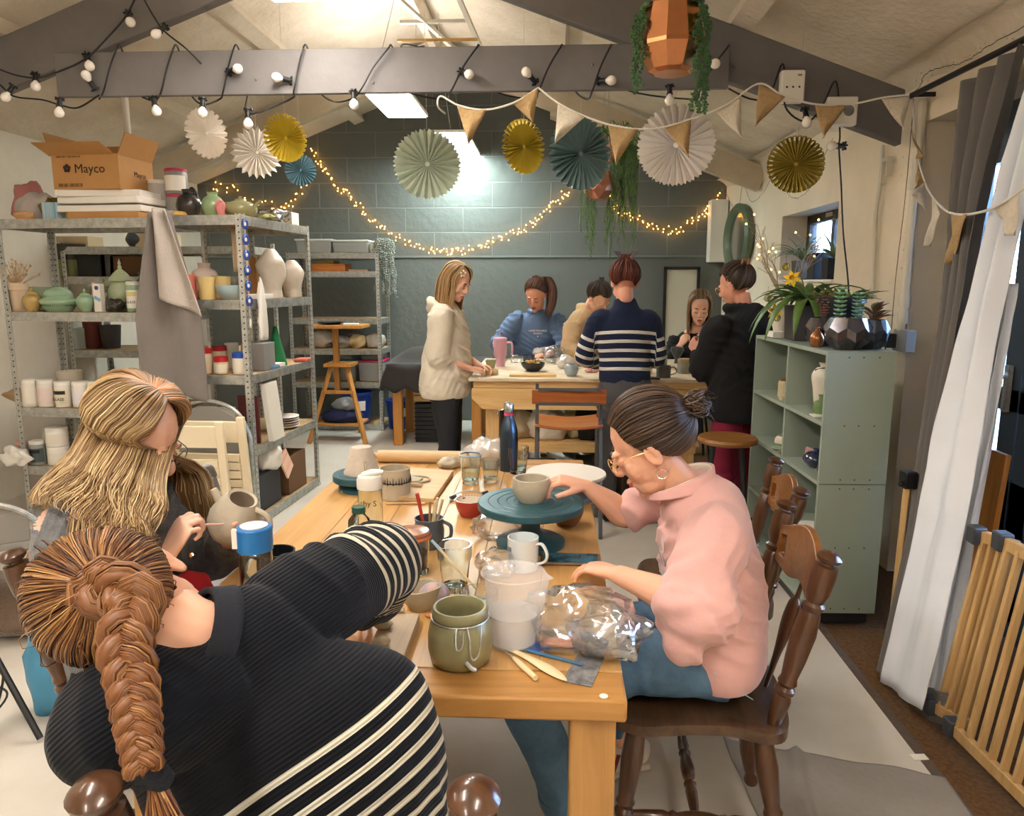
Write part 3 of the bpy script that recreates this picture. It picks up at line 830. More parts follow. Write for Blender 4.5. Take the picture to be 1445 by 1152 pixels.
b = MB(); b.box((0, 0, .42), (.022, .11, .84), (0, .06, 0)); b.build('panel', mat('orange_board', 'B97A38', .5, wood='z', vscale=5), t, bevel=.003)
# =====================  PEOPLE  =====================
def V(*a): return Vector(a)
SHIRT = {}
def skinmat(name, c): return mat(name, c, .48, color2=None, var=.05, vscale=14, spec=.4, sss=.12)
lipm = mat('lips', 'B9615A', .4)
browm = mat('brow_hair', '4A3022', .8)
nailm = mat('pink_nail', 'E79BB5', .2, coat=.5)
def frame(pos, fwd, up):
 f = Vector(fwd).normalized(); u = Vector(up); u = (u-f*u.dot(f)).normalized(); r = f.cross(u)
 M = Matrix((r, f, u)).transposed().to_4x4(); M.translation = Vector(pos); return M
def organic(mb, name, mats, voxel, smooth=2, parent=None, disp=None, attrs=None, matfn=None, factor=.5, disp_smooth=2):
 me = mb.mesh(name, mats, smooth=False)
 o = bpy.data.objects.new(name, me); COL.objects.link(o)
 r = o.modifiers.new('r', 'REMESH'); r.mode = 'VOXEL'; r.voxel_size = voxel; r.use_smooth_shade = True
 if smooth:
  s = o.modifiers.new('s', 'SMOOTH'); s.iterations = smooth; s.factor = factor
 dg = bpy.context.evaluated_depsgraph_get(); dg.update()
 m2 = bpy.data.meshes.new_from_object(o.evaluated_get(dg))
 o.modifiers.clear(); o.data = m2; bpy.data.meshes.remove(me); m2.name = name
 if not isinstance(mats, (list, tuple)): mats = [mats]
 m2.materials.clear()
 for m in mats: m2.materials.append(m)
 if disp:
  ns = [v.normal.copy() for v in m2.vertices]
  for v, n in zip(m2.vertices, ns):
   d = disp(v.co, n)
   if isinstance(d, Vector): v.co += d
   else: v.co += n*d
  if disp_smooth:
   bm = bmesh.new(); bm.from_mesh(m2)
   for _ in range(disp_smooth): bmesh.ops.smooth_vert(bm, verts=bm.verts, factor=.5, use_axis_x=True, use_axis_y=True, use_axis_z=True)
   bm.to_mesh(m2); bm.free()
 if matfn:
  for p in m2.polygons: p.material_index = matfn(p.center)
 else:
  m2.polygons.foreach_set('material_index', [0]*len(m2.polygons))
 m2.polygons.foreach_set('use_smooth', [True]*len(m2.polygons))
 for k, fn in (attrs or {}).items():
  at = m2.attributes.new(k, 'FLOAT', 'POINT')
  at.data.foreach_set('value', [fn(v.co) for v in m2.vertices])
 m2.update()
 if parent: o.parent = parent; 
 return o
def head_prims(b, M, s=1.0):
 old = b.M; b.M = M @ Matrix.Scale(s, 4)
 b.ball((0, -.012, .035), (.073, .091, .084), 20)
 b.ball((0, .022, -.015), (.060, .066, .085), 18)
 b.ball((0, .036, -.070), (.046, .046, .038), 16)
 b.ball((0, .068, -.094), (.019, .015, .014), 10)
 b.loft([(0, .084, .014, .008, .007), (0, .093, .0, .008, .008), (0, .101, -.014, .010, .010), (0, .101, -.026, .012, .009), (0, .090, -.034, .009, .006)], 10, up=(0, 1, 0), n=8)
 for x in (-1, 1):
  b.ball((x*.012, .091, -.027), (.007, .009, .007), 8)
  b.ball((x*.034, .049, -.026), (.026, .026, .031), 12)
  b.ball((x*.030, .079, .004), (.0135, .010, .0095), 10)
  b.ball((x*.028, .080, .024), (.020, .009, .007), 8)
  # ear
  b.ball((x*.073, -.008, -.006), (.008, .018, .030), 12, rot=(-.25, 0, x*-.35))
  b.ball((x*.078, -.015, .004), (.008, .012, .020), 10, rot=(-.25, 0, x*-.5))
 b.ball((0, .086, -.055), (.021, .009, .0065), 10); b.ball((0, .084, -.065), (.018, .009, .006), 10)
 b.M = old
def face_disp(M, s=1.0):
 Mi = (M @ Matrix.Scale(s, 4)).inverted(); R3 = M.to_3x3()
 def f(co, n):
  p = Mi @ co
  if abs(p.x) > .1 or abs(p.y) > .13 or abs(p.z) > .14: return None
  d = 0
  for x in (-1, 1):
   d -= .007*math.exp(-(((p.x-x*.030)/.017)**2+((p.z-.010)/.010)**2))*(p.y > .05)
  d -= .0035*math.exp(-((p.x/.022)**2+((p.z+.060)/.0018)**2))*(p.y > .06)
  if abs(p.x) > .068: # concha of the ear
   d -= .006*math.exp(-(((p.y+.006)/.008)**2+((p.z)/.014)**2))
  return R3 @ Vector((0, d*s, 0)) if abs(p.x) < .06 else -n*(-d)*s
 return f
def hand_prims(b, wrist, dirn, nrm, thumb=1, curl=(.4, .5, .55, .6), tcurl=.3, s=1.0, spread=.06):
 """returns tip positions; nrm = back of the hand; thumb=+1/-1 chooses the side"""
 X = Vector(dirn).normalized(); Z = Vector(nrm); Z = (Z-X*Z.dot(X)).normalized(); Y = Z.cross(X)*thumb
 W = Vector(wrist)
 def P(x, y, z): return W+(X*x+Y*y+Z*z)*s
 old = b.M; b.M = None
 pal = [(-.015, 0, 0, .024, .019), (.01, 0, 0, .028, .018), (.04, 0, .001, .037, .0155), (.07, 0, .001, .040, .0135), (.086, -.002, .0, .037, .010)]
 b.loft([tuple(P(x, y, z))+(a*s, c*s) for x, y, z, a, c in pal], 14, up=Z, n=10)
 b.ball(P(.03, .020, -.010), (.017*s,)*3, 10)
 tips = []
 for i, (L, r) in enumerate(((.072, .0084), (.080, .0086), (.074, .0082), (.058, .0072))):
  y0 = .0285-.019*i; x0 = .082-(.004 if i in (0, 3) else 0)-(.006 if i == 3 else 0)
  a = 0; p = P(x0, y0, 0); rad = r
  sp = (1.3-i)*spread
  pts = [tuple(P(x0-.018, y0*.96, 0))+(rad*s*1.05,)*2, tuple(p)+(rad*s*1.1,)*2]
  for k, fr in enumerate((.42, .31, .27)):
   a += curl[i]*(.8, 1.25, .9)[k]
   d = (X*cos(a)-Z*sin(a)+Y*sp*cos(a))
   steps = 2
   for q in range(steps):
    p = p+d*(L*fr/steps*s)
    rr = rad*(1-.07*(k*2+q+1)*.55)
    if k < 2 and q == 1: rr *= 1.05
    pts.append(tuple(p)+(rr*s,)*2)
  pts.append(tuple(p+d*.003*s)+(rad*.5*s,)*2)
  b.loft(pts, 9, up=Z, pw=0, n=20); tips.append((p.copy(), d.normalized(), (Z*cos(a)+X*sin(a)).normalized()))
 p = P(.022, .022, -.006); a = .75
 pts = [tuple(P(.008, .014, -.004))+(.013*s,)*2, tuple(p)+(.0135*s,)*2]
 for k, L in enumerate((.034, .030, .024)):
  d = X*cos(a)+Y*sin(a)-Z*(.25+tcurl*.5*k); d.normalize()
  for q in range(2):
   p = p+d*(L/2*s); pts.append(tuple(p)+((.0115-.0011*(k*2+q)*.6)*s,)*2)
  a -= tcurl
 pts.append(tuple(p+d*.003*s)+(.005*s,)*2)
 b.loft(pts, 9, up=Z, pw=0, n=16); tips.append((p.copy(), d, Z))
 b.M = old
 return tips
def limb(b, pts, up=(0, 0, 1), seg=14, n=None):
 """pts: (Vector, r[, r2])"""
 b.loft([tuple(p[0])+(p[1], p[2] if len(p) > 2 else p[1]) for p in pts], seg, up=up, pw=0, n=n or len(pts)*5)
def lerp(a, b_, t): return a+(b_-a)*t
def ridged(co, s, amp, seed=0, st=(1, 1, 1)):
 v = noise.noise(Vector((co.x*s*st[0]+seed*5.1, co.y*s*st[1]-seed, co.z*s*st[2]+seed*2)))
 w2 = noise.noise(Vector((co.x*s*2.1+9+seed, co.y*s*2.1, co.z*s*2.1*st[2])))
 return amp*((1-abs(v)*2.4)*.7+w2*.5-.3)
def crease(co, d, freq, amp, seed=0, mask=3.5, thr=-.05):
 m = noise.noise(co*mask+Vector((seed*3.3, 0, seed)))-thr
 if m <= 0: return 0
 w = sin(freq*co.dot(d)+4.5*noise.noise(co*5+Vector((seed, 2, 0))))
 return amp*min(1, m*3.5)*((1-abs(w))**1.5*1.6-.55)
def spath(M, d0, d1, k0=1.0, k1=1.0, s=1.0, n=5, km=1.05):
 """path over the scalp from direction d0 to d1 = (az, el)"""
 def dv(q): a, e = R(q[0]), R(q[1]); return Vector((sin(a)*cos(e), cos(a)*cos(e), sin(e)))
 a, c = dv(d0), dv(d1); om = max(.01, a.angle(c)); out = []
 for i in range(n+1):
  t = i/n; v = (a*sin((1-t)*om)+c*sin(t*om))/sin(om)
  k = k0+(k1-k0)*t+(km-1)*sin(pi*t)
  out.append(M @ (Vector((.079*v.x*k, -.012+.098*v.y*k, .035+.092*v.z*k))*s))
 return out
HAIR = {}
def hairmat(name, stops, rough=.42): 
 return attr_ramp(name, 'hue', stops, rough=rough, spec=.45)
def hair_sheet(guides, count, r, mb_shell, mb_str, n=14, thick=.006, wave=0, wfreq=3, frizz=.0, seed=1, tlo=0, thi=1, taper=.35, inset=.004, center=None, sfn=None, tfn=None, back=0, cut=1):
 """guides: ordered polylines (lists of Vectors). shell = smooth sheet, strands scattered over it"""
 rg = random.Random(seed)
 G = [[Vector(q) for q in catmull([tuple(p) for p in g], n)] for g in guides]
 m = len(G)-1
 def S(s_, i):
  t = s_*m; k = min(int(t), m-1); f = t-k
  k0, k3 = max(k-1, 0), min(k+2, m)
  p0, p1, p2, p3 = G[k0][i], G[k][i], G[k+1][i], G[k3][i]
  return .5*((2*p1)+(-p0+p2)*f+(2*p0-5*p1+4*p2-p3)*f*f+(-p0+3*p1-3*p2+p3)*f**3)
 C = center if center is not None else sum((g[0] for g in G), Vector())/len(G)
 if mb_shell is not None:
  nu = m*5
  for off in (0,):
   vs = [];
   for i in range(n+1):
    for j in range(nu+1):
     p = S(j/nu, i); d = (p-C); d.normalize()
     vs.append(p-d*inset)
   fs = [(i*(nu+1)+j, i*(nu+1)+j+1, (i+1)*(nu+1)+j+1, (i+1)*(nu+1)+j) for i in range(int(n*cut)) for j in range(nu)]
   mb_shell.a = .35; mb_shell.add(vs, fs)
 for c in range(count):
  s_ = rg.random(); ph = rg.random()*6.28; off = rg.random()**1.5*thick*(-1.2 if rg.random() < back else 1); amp = wave*(.5+rg.random()); e = rg.uniform(tlo, thi)
  hue = rg.random()
  if sfn: hue = sfn(s_, hue)
  i0 = int(rg.random()*.25*n) if rg.random() < .3 else 0
  i1 = n if rg.random() < .7-.4*(cut < 1) else int(n*(.7+.3*rg.random()))
  pts, rs = [], []
  drift = rg.uniform(-.02, .02)
  for i in range(i0, i1+1):
   t = i/n; p = S(min(1, max(0, s_+drift*t)), i); d = (p-C)
   if d.length > 1e-6: d.normalize()
   q = p+d*(off*min(1, .15+t*4)+frizz*rg.uniform(-1, 1)*t)
   tan = Vector((-d.y, d.x, 0))
   q = q+tan*(amp*sin(t*wfreq*6.28+ph*.3+s_*9)*t+frizz*rg.uniform(-1, 1))
   pts.append(q); rs.append(r*(1-taper*t if t < .85 else (1-taper)*(1-(t-.85)/.15*.8)))
  if len(pts) < 3: continue
  mb_str.a = min(.999, max(.001, hue)); k0 = len(mb_str.v); mb_str.tube([tuple(p) for p in pts], rs, 4, cap=False)
  if tfn:
   for q in range(len(pts)):
    for z_ in range(4): mb_str.at[k0+q*4+z_] = tfn((i0+q)/n, hue, s_)
def sc(M, az, el, k=1.0, s=1.0):
 """scalp point, azimuth from the face (0) toward the right ear (+90)"""
 a, e = R(az), R(el)
 return M @ (Vector((.079*sin(a)*cos(e)*k, -.012+.098*cos(a)*cos(e)*k, .035+.090*sin(e)*k))*s)
def hair_build(shell, strands, mats, parent, name='hair'):
 b = MB(); b.v = shell.v+strands.v; b.at = shell.at+strands.at
 o = len(shell.v); b.f = shell.f+[[i+o for i in f] for f in strands.f]; b.fm = [0]*len(b.f)
 return b.build(name, mats, parent, smooth='all')
def brows(b, M, s=1.0):
 b.M = M @ Matrix.Scale(s, 4)
 for x in (-1, 1):
  b.loft([(x*.016, .0885, .025, .0018, .002), (x*.028, .088, .0295, .0024, .003), (x*.043, .078, .0255, .001, .0012)], 6, n=8)
 b.M = None
def lashes(b, M, s=1.0):
 b.M = M @ Matrix.Scale(s, 4)
 for x in (-1, 1):
  b.loft([(x*.018, .0855, .0, .001, .001), (x*.030, .0900, -.005, .0017, .0017), (x*.043, .081, .0, .001, .001)], 6, n=8)
 b.M = None
def lip_fn(M, s=1.0):
 Mi = (M @ Matrix.Scale(s, 4)).inverted()
 def f(c):
  p = Mi @ c
  return 1 if (abs(p.x) < .021 and p.y > .08 and -.070+.0*abs(p.x) < p.z < -.0495-abs(p.x)*.22 and abs(p.x)*.45+abs(p.z+.060) < .0125) else 0
 return f
def specs(parent, M, m, s=1.0, rx=.021, rz_=.019):
 b = MB(); b.M = M @ Matrix.Scale(s, 4)
 for x in (-1, 1):
  b.tube([(x*.031+rx*cos(a), .099-.05*abs(rx*cos(a)+x*.031)*.3, .002+rz_*sin(a)) for a in [k*pi/12 for k in range(24)]], .0011, 6, closed=True)
  b.tube([(x*.052, .097, .008), (x*.068, .085, .012), (x*.078, .03, .012), (x*.079, -.005, .006), (x*.077, -.018, -.012)], .0012, 6, n=14)
 b.tube([(-.011, .100, .006), (0, .103, .010), (.011, .100, .006)], .0011, 6, n=6)
 b.M = None
 g = b.build('glasses', m, parent)
 return g
def finish_person(t, skin, skinM, headM, voxel, hs=1.0, smooth=3):
 fd = face_disp(headM, hs)
 def dsp(co, n):
  r = fd(co, n); return r if r is not None else 0.0
 return organic(skin, 'body', [skinM, lipm], voxel, smooth, t, disp=dsp, disp_smooth=0, matfn=lip_fn(headM, hs))
# ---------- 1. woman in the pink sweatshirt, seated at the right of the table ----------
def pink_woman():
 t = thing('person', 'woman in pink sweatshirt and jeans shaping a bowl at the right of the table', 'person', (0, 0, 0))
 sk = skinmat('skin_fair', 'E3B095')
 HS = 1.1; HM = frame(V(.262, 1.885, 1.085), (-.84, .20, -.50), (-.44, .02, .90))
 b = MB(); head_prims(b, HM, HS)
 neck0 = V(.345, 1.89, .995)
 limb(b, [(V(.285, 1.888, 1.05), .048), (V(.315, 1.89, 1.015), .047), (V(.35, 1.89, .97), .055)])
 # slim torso and legs under the clothes
 limb(b, [(V(.44, 1.87, .50), .12, .10), (V(.45, 1.87, .62), .11, .09), (V(.43, 1.88, .78), .11, .09), (V(.38, 1.89, .92), .13, .07), (V(.35, 1.89, .99), .05, .05)], up=(-1, 0, 0))
 nS, fS = V(.40, 1.735, .905), V(.37, 2.045, .925)
 nE, nW = V(.335, 1.60, .775), V(.165, 1.715, .806)
 fE, fW = V(.225, 2.09, .835), V(.105, 2.07, .925)
 limb(b, [(nS, .045), (lerp(nS, nE, .5), .043), (nE, .040), (lerp(nE, nW, .35), .041, .038), (lerp(nE, nW, .75), .030, .027), (nW, .024, .019)])
 limb(b, [(fS, .045), (lerp(fS, fE, .5), .043), (fE, .040), (lerp(fE, fW, .35), .040, .037), (lerp(fE, fW, .75), .030, .026), (fW, .024, .020)])
 tn = hand_prims(b, nW, (-.72, .62, -.06), (-.05, .02, 1), -1, (.30, .34, .38, .42), .25, .93, .09)
 tf = hand_prims(b, fW, (-.80, -.12, .22), (-.15, -.10, 1), 1, (.62, .68, .66, .60), .25, .93, .05)
 # feet: legs
 kF, aF, kN, aN = V(.0, 2.0, .47), V(.235, 2.06, .13), V(-.06, 1.74, .50), V(.065, 1.80, .09)
 limb(b, [(V(.36, 1.96, .53), .065), (kF, .050), (lerp(kF, aF, .4), .045), (aF, .030), (aF+V(-.0, 0, -.05), .03)])
 limb(b, [(V(.36, 1.80, .53), .065), (kN, .050), (lerp(kN, aN, .4), .045), (aN, .030), (aN+V(-.0, 0, -.04), .03)])
 finish_person(t, b, sk, HM, .0032, HS)
 e = MB(); brows(e, HM, HS); e.build('eyebrows', browm, t)
 e = MB(); lashes(e, HM, HS); e.build('eyelashes', browm, t)
 gl = specs(t, HM, mat('gold_wire', 'D8B27A', .3, .9), HS); gl['label'] = 'thin gold-rimmed glasses'
 # nails
 for k, (p, d, z) in enumerate([tn[0], tn[1], tf[4], tf[0]]):
  e = MB(); e.ball(p+z*.0055+d*.001, (.0065, .0045, .002), 8, rot=Matrix((d, z.cross(d), z)).transposed()); o = e.build('fingernail', nailm, t); o['label'] = 'glossy pink fingernail'
 # hoop earring
 e = MB(); c = HM @ V(-.090, -.006, -.055)
 q = [c+HM.to_3x3() @ V(.002*cos(a), .013*cos(a), .013*sin(a)) for a in [k*pi/10 for k in range(20)]]
 e.tube(q, .0016, 6, closed=True); o = e.build('hoop_earring', mat('silver', 'E0DDD6', .2, 1), t)
 # sweatshirt
 pm = mat('pink_fleece', 'DAABA6', .9, var=.05, vscale=8, bump=.12, bscale=120, sheen=.3)
 s = MB()
 limb(s, [(V(.44, 1.865, .50), .175, .115), (V(.44, 1.865, .545), .195, .132), (V(.442, 1.87, .62), .192, .128), (V(.435, 1.875, .72), .185, .126), (V(.415, 1.885, .82), .185, .122), (V(.405, 1.89, .90), .185, .115), (V(.37, 1.89, .955), .12, .085), (V(.350, 1.89, .985), .072, .066)], up=(-1, 0, 0), seg=24)
 cuffN = lerp(nE, nW, .42)
 limb(s, [(nS+V(.02, .06, -.01), .07), (nS+V(0, -.005, -.01), .083), (lerp(nS, nE, .35), .083), (lerp(nS, nE, .75), .082), (nE+V(.02, -.01, -.01), .078), (lerp(nE, nW, .15), .074), (lerp(nE, nW, .3), .06), (cuffN, .044)], seg=18)
 s.ball(nE+V(-.02, .0, -.075), (.055, .05, .07), 14); s.ball(nE+V(-.035, .03, -.045), (.05, .045, .06), 14)
 limb(s, [(fS+V(.02, -.05, -.01), .07), (fS, .078), (lerp(fS, fE, .4), .072), (lerp(fS, fE, .8), .060), (lerp(fS, fE, .97), .055)], seg=18)
 def wr(co, n):
  dE = (co-nE).length
  a = .006*math.exp(-(dE/.14)**2)
  ax = (nE-nS).normalized(); u = (co-nS).dot(ax)
  fold = sin(u*95+5*noise.noise(co*11)+co.x*18)*a*.9
  low = math.exp(-((co.z-.56)/.08)**2)
  k = max(0, min(1, (co.z-.56)/.08)); return k*(ridged(co, 7, .008, 2, (1, 1, .7))+fold+crease(co, V(.35, .5, .8), 62, .010, 1)+crease(co, V(-.6, .3, .7), 90, .007, 5)*min(1, .3+math.exp(-(dE/.2)**2)*1.5))
 organic(s, 'sweatshirt', pm, .0065, 5, t, disp=wr)
 # folded-open collar with cream inside
 c = MB()
 def col(i, j):
  a = i*2*pi; r = .067+.010*j
  f = cos(a)  # front = -x
  h = .05*(1-j)*1.0
  x = .352-r*1.0*cos(a)*(1.05)-.018*max(0, cos(a)); y = 1.89+r*1.05*sin(a)
  return V(x+.02*j*0, y, .985+h*(.55+.45*-f)-.022*max(0, f)*1.3-.010*j)
 c.grid(lambda i, j: col(.06+.88*i, j), 40, 6); c.build('collar', pm, t, smooth='all', solid=.006)
 c = MB(); c.grid(lambda i, j: col(.06+.88*i, j*.55)+V(.004 if False else 0, 0, .0015)+(V(.352, 1.89, .99)-col(.06+.88*i, j*.55)).normalized()*.006, 40, 4)
 c.build('collar_lining', mat('cream_lining', 'E9E6D6', .8), t, smooth='all', solid=.002)
 # lettering down the front, seen edge-on at the chest
 sw = [c for c in children(t) if c.name.startswith('sweatshirt')][0]
 for ch, yy, zz, cc in (('J', 1.82, .845, 'E9E2E0'), ('U', 1.825, .80, '8D8FA6'), ('S', 1.83, .755, 'EDE6E2')):
  ok, hit, nn, _ = sw.ray_cast(V(0, yy, zz), V(1, 0, 0))
  if ok: text_mesh('chest_letter', ch, .05, mat('print_'+cc, cc, .6), t, hit+nn*.004, (nn*.9+V(0, 0, .0)).to_track_quat('Z', 'Y').to_euler())
 # jeans
 j = MB()
 dm = mat('blue_denim', '40607E', .8, color2='587A96', vscale=10, bump=.2, bscale=220)
 limb(j, [(V(.45, 1.80, .535), .11, .09), (V(.36, 1.79, .545), .108, .085), (V(.2, 1.765, .545), .088, .078), (kN+V(.02, 0, .01), .070), (kN+V(0, 0, -.04), .066), (lerp(kN, aN, .5), .062), (lerp(kN, aN, .88), .065)], seg=18)
 limb(j, [(V(.45, 1.94, .535), .11, .09), (V(.36, 1.95, .545), .10, .085), (V(.2, 1.98, .53), .086, .078), (kF+V(.02, 0, .01), .068), (kF+V(.01, 0, -.04), .066), (lerp(kF, aF, .5), .060), (lerp(kF, aF, .85), .062)], seg=18)
 j.ball((.44, 1.87, .545), (.135, .175, .10), 20)
 jo = organic(j, 'jeans', dm, .0065, 4, t, disp=lambda co, n: ridged(co, 9, .006, 4)+crease(co, V(.8, .4, .3), 85, .006, 3))
 st = MB(); stm = mat('denim_stitch', 'A9B9BE', .8)
 def onj(x, y0): return V(x, y0, 0)
 st.tube([(.50, 1.69, .50), (.45, 1.682, .535), (.40, 1.677, .575)], .0015, 5, n=8); st.build('seam_stitching', stm, t)
 # turned-up hem
 for a, k in ((aN, kN),):
  e = MB(); d = (a-k).normalized(); limb(e, [(lerp(k, a, .80), .066), (lerp(k, a, .86), .069), (lerp(k, a, .93), .066)], seg=18); e.build('hem', dm, t)
 # trainers
 sh = mat('white_trainer', 'D9D2C6', .6); mr = mat('maroon_stripe', '7A2030', .6); sole = mat('gum_sole', 'C9BFA9', .6)
 for nm, a, dr, pit in (('trainer', aF, V(-.97, -.15, 0), -.25), ('trainer', aN, V(.2, -.95, 0), 0)):
  d = dr.normalized(); sd = V(-d.y, d.x, 0)
  base = V(a.x, a.y, .0)
  lift = .045 if pit else 0
  e = MB()
  limb(e, [(base-d*.07+V(0, 0, .045+lift), .028, .032), (base-d*.03+V(0, 0, .055+lift), .036, .048), (base+d*.03+V(0, 0, .050+lift*.7), .038, .046), (base+d*.09+V(0, 0, .036+lift*.3), .042, .030), (base+d*.15+V(0, 0, .030), .036, .022), (base+d*.175+V(0, 0, .026), .02, .014)], seg=16)
  so = organic(e, nm, [sh], .006, 2, t)
  e = MB(); limb(e, [(base-d*.075+V(0, 0, .012+lift), .03, .012), (base+V(0, 0, .012+lift*.8), .034, .012), (base+d*.09+V(0, 0, .012+lift*.2), .043, .012), (base+d*.18+V(0, 0, .012), .026, .010)], seg=14); e.build('sole', sole, so)
  for k in range(3):
   for s2 in (-1, 1):
    e = MB(); c = base+d*(.015+.028*k)
    e.bar(c+sd*s2*.041+V(0, 0, .028+lift*.6), c-d*.018+sd*s2*.036+V(0, 0, .082+lift*.7), .010, .004, up=sd); e.build('stripe', mr, so)
 # hair: sleek dark with a bun at the back
 hm = hairmat('dark_brown_hair', [(0, '1F1712'), (.5, '3A2A20'), (1, '6A5343')])
 shl, strd = MB(), MB(); bun = HM @ V(0, -.118*HS, .034*HS)
 gs = [spath(HM, d, (180, -2), 1.0, 1.1, HS, 5, 1.07) for d in ((-118, -48), (-106, -40), (-94, -28), (-78, -14), (-62, 10), (-50, 30), (-28, 39), (0, 42), (28, 39), (50, 30), (62, 10), (78, -14), (94, -28), (106, -40), (118, -48))]
 hair_sheet(gs, 620, .0017, shl, strd, 12, .005, seed=3, center=HM @ V(0, 0, .02), inset=.003)
 gs = [spath(HM, d, (180, -2), 1.0, 1.1, HS, 5, 1.07) for d in ((118, -48), (140, -58), (165, -60), (195, -60), (220, -58), (242, -48))]
 hair_sheet(gs, 260, .0017, shl, strd, 12, .004, seed=4, center=HM @ V(0, 0, .02), inset=.003)
 cap = MB(); cap.M = HM; cap.a = .2; cap.ball((0, -.016, .040), (.0775, .093, .087), 22); cap.M = None
 hh = hair_build(shl, strd, hm, t)
 bn = MB()
 for k in range(120):
  a0, tl = rnd.random()*6.28, rnd.uniform(-1, 1); rr = rnd.uniform(.022, .036)
  ax = Euler((rnd.uniform(-.7, .7), rnd.uniform(-.7, .7), 0)).to_matrix()
  c0 = bun+HM.to_3x3() @ V(0, -.022, .008); bn.a = rnd.random()
  bn.tube([tuple(c0+ax @ V(rr*cos(a0+q*.5), rr*sin(a0+q*.5), tl*.018+.004*sin(q))) for q in range(8)], .0022, 4, cap=False)
 bn.a = .3; bn.ball(bun+HM.to_3x3() @ V(0, -.022, .008), .030, 16)
 for k in range(26):
  c0 = bun+HM.to_3x3() @ V(rnd.uniform(-.03, .03), -.03, .03*rnd.random()); d = V(rnd.uniform(-.2, 1), rnd.uniform(-1, 1), rnd.uniform(-.4, .9)); bn.a = rnd.random()
  bn.tube([tuple(c0+d*.012*q+V(0, 0, -.0012*q*q)) for q in range(5)], .0009, 3, cap=False)
 o = bn.build('hair_bun', hm, t, smooth='all')
 e = MB(); e.ball(bun, (.016, .012, .016), 10); e.build('hair_tie', black, t)
 return t
pink_woman()
# ---------- shared body for the other people ----------
def base_body(b, HM, HS, neck, chest, pelvis, front, arms, legs, hs=.93, k=1.0):
 head_prims(b, HM, HS)
 j = HM @ V(0, -.022*HS, -.055*HS); n0 = HM @ V(0, -.03*HS, -.10*HS)
 limb(b, [(j, .050*k), (lerp(n0, neck, .3), .047*k), (neck, .052*k)])
 limb(b, [(pelvis, .13*k, .10*k), (lerp(pelvis, chest, .4), .11*k, .09*k), (chest, .13*k, .09*k), (lerp(chest, neck, .6), .12*k, .06*k), (neck, .05*k)], up=front)
 tips = []
 for S_, E_, W_, hd, hn, th, cu, tc in arms:
  limb(b, [(S_, .043*k), (lerp(S_, E_, .5), .042*k), (E_, .038*k), (lerp(E_, W_, .35), .039*k, .036*k), (lerp(E_, W_, .75), .029*k, .026*k), (W_, .024*k, .019*k)])
  tips.append(hand_prims(b, W_, hd, hn, th, cu, tc, hs))
 for H_, K_, A_ in legs:
  limb(b, [(H_, .07), (K_, .05), (lerp(K_, A_, .4), .045), (A_, .032), (A_+V(0, 0, -.05), .03)])
  limb(b, [(A_+V(0, 0, -.05)-front*.05, .03), (A_+V(0, 0, -.055)+front*.08, .035, .025), (A_+V(0, 0, -.06)+front*.15, .03, .015)])
 return tips
def face_bits(t, HM, HS, bm=None, glasses=None):
 e = MB(); brows(e, HM, HS); e.build('eyebrows', bm or browm, t)
 e = MB(); lashes(e, HM, HS); e.build('eyelashes', browm, t)
def top_cloth(name, m, secs, front, sleeves, vox, parent, seed=1, amp=.006, extra=None, attrs=None, mats=None, matfn=None, smooth=4):
 s = MB()
 limb(s, secs, up=front, seg=24)
 for sl in sleeves: limb(s, sl, seg=16)
 if extra: extra(s)
 return organic(s, name, mats or m, vox, smooth, parent, disp=lambda co, n: max(0, min(1, (co.z-secs[0][0].z)/.09))*(ridged(co, 8, amp*.9, seed)+crease(co, V(.4, .3, .85), 65, amp*1.1, seed)+crease(co, V(-.7, .2, .6), 95, amp*.6, seed+3)), attrs=attrs, matfn=matfn)
def shoes(t, legs, front, m):
 for H_, K_, A_ in legs:
  e = MB(); a = V(A_.x, A_.y, 0)
  limb(e, [(a-front*.07+V(0, 0, .04), .03, .035), (a+V(0, 0, .05), .038, .048), (a+front*.08+V(0, 0, .035), .042, .032), (a+front*.16+V(0, 0, .022), .03, .018)], seg=14)
  organic(e, 'shoe', m, .01, 2, t)
def trousers(t, m, pelvis, front, legs, vox=.011, w=.165, loose=1.0, seed=2, side=None):
 s = MB()
 limb(s, [(pelvis+V(0, 0, .10), w*.9, .12), (pelvis, w, .135), (pelvis+V(0, 0, -.07), w*.97, .13)], up=front, seg=22)
 for H_, K_, A_ in legs:
  limb(s, [(H_+V(0, 0, .02), .095, .11), (lerp(H_, K_, .5), .083*loose, .09*loose), (K_, .068*loose), (lerp(K_, A_, .6), .060*loose), (A_+V(0, 0, .0), .058*loose)], seg=16)
 return organic(s, 'trousers', m, vox, 3, t, disp=lambda co, n: ridged(co, 8, .006, seed)+crease(co, V(.2, .2, .9), 60, .006, seed))
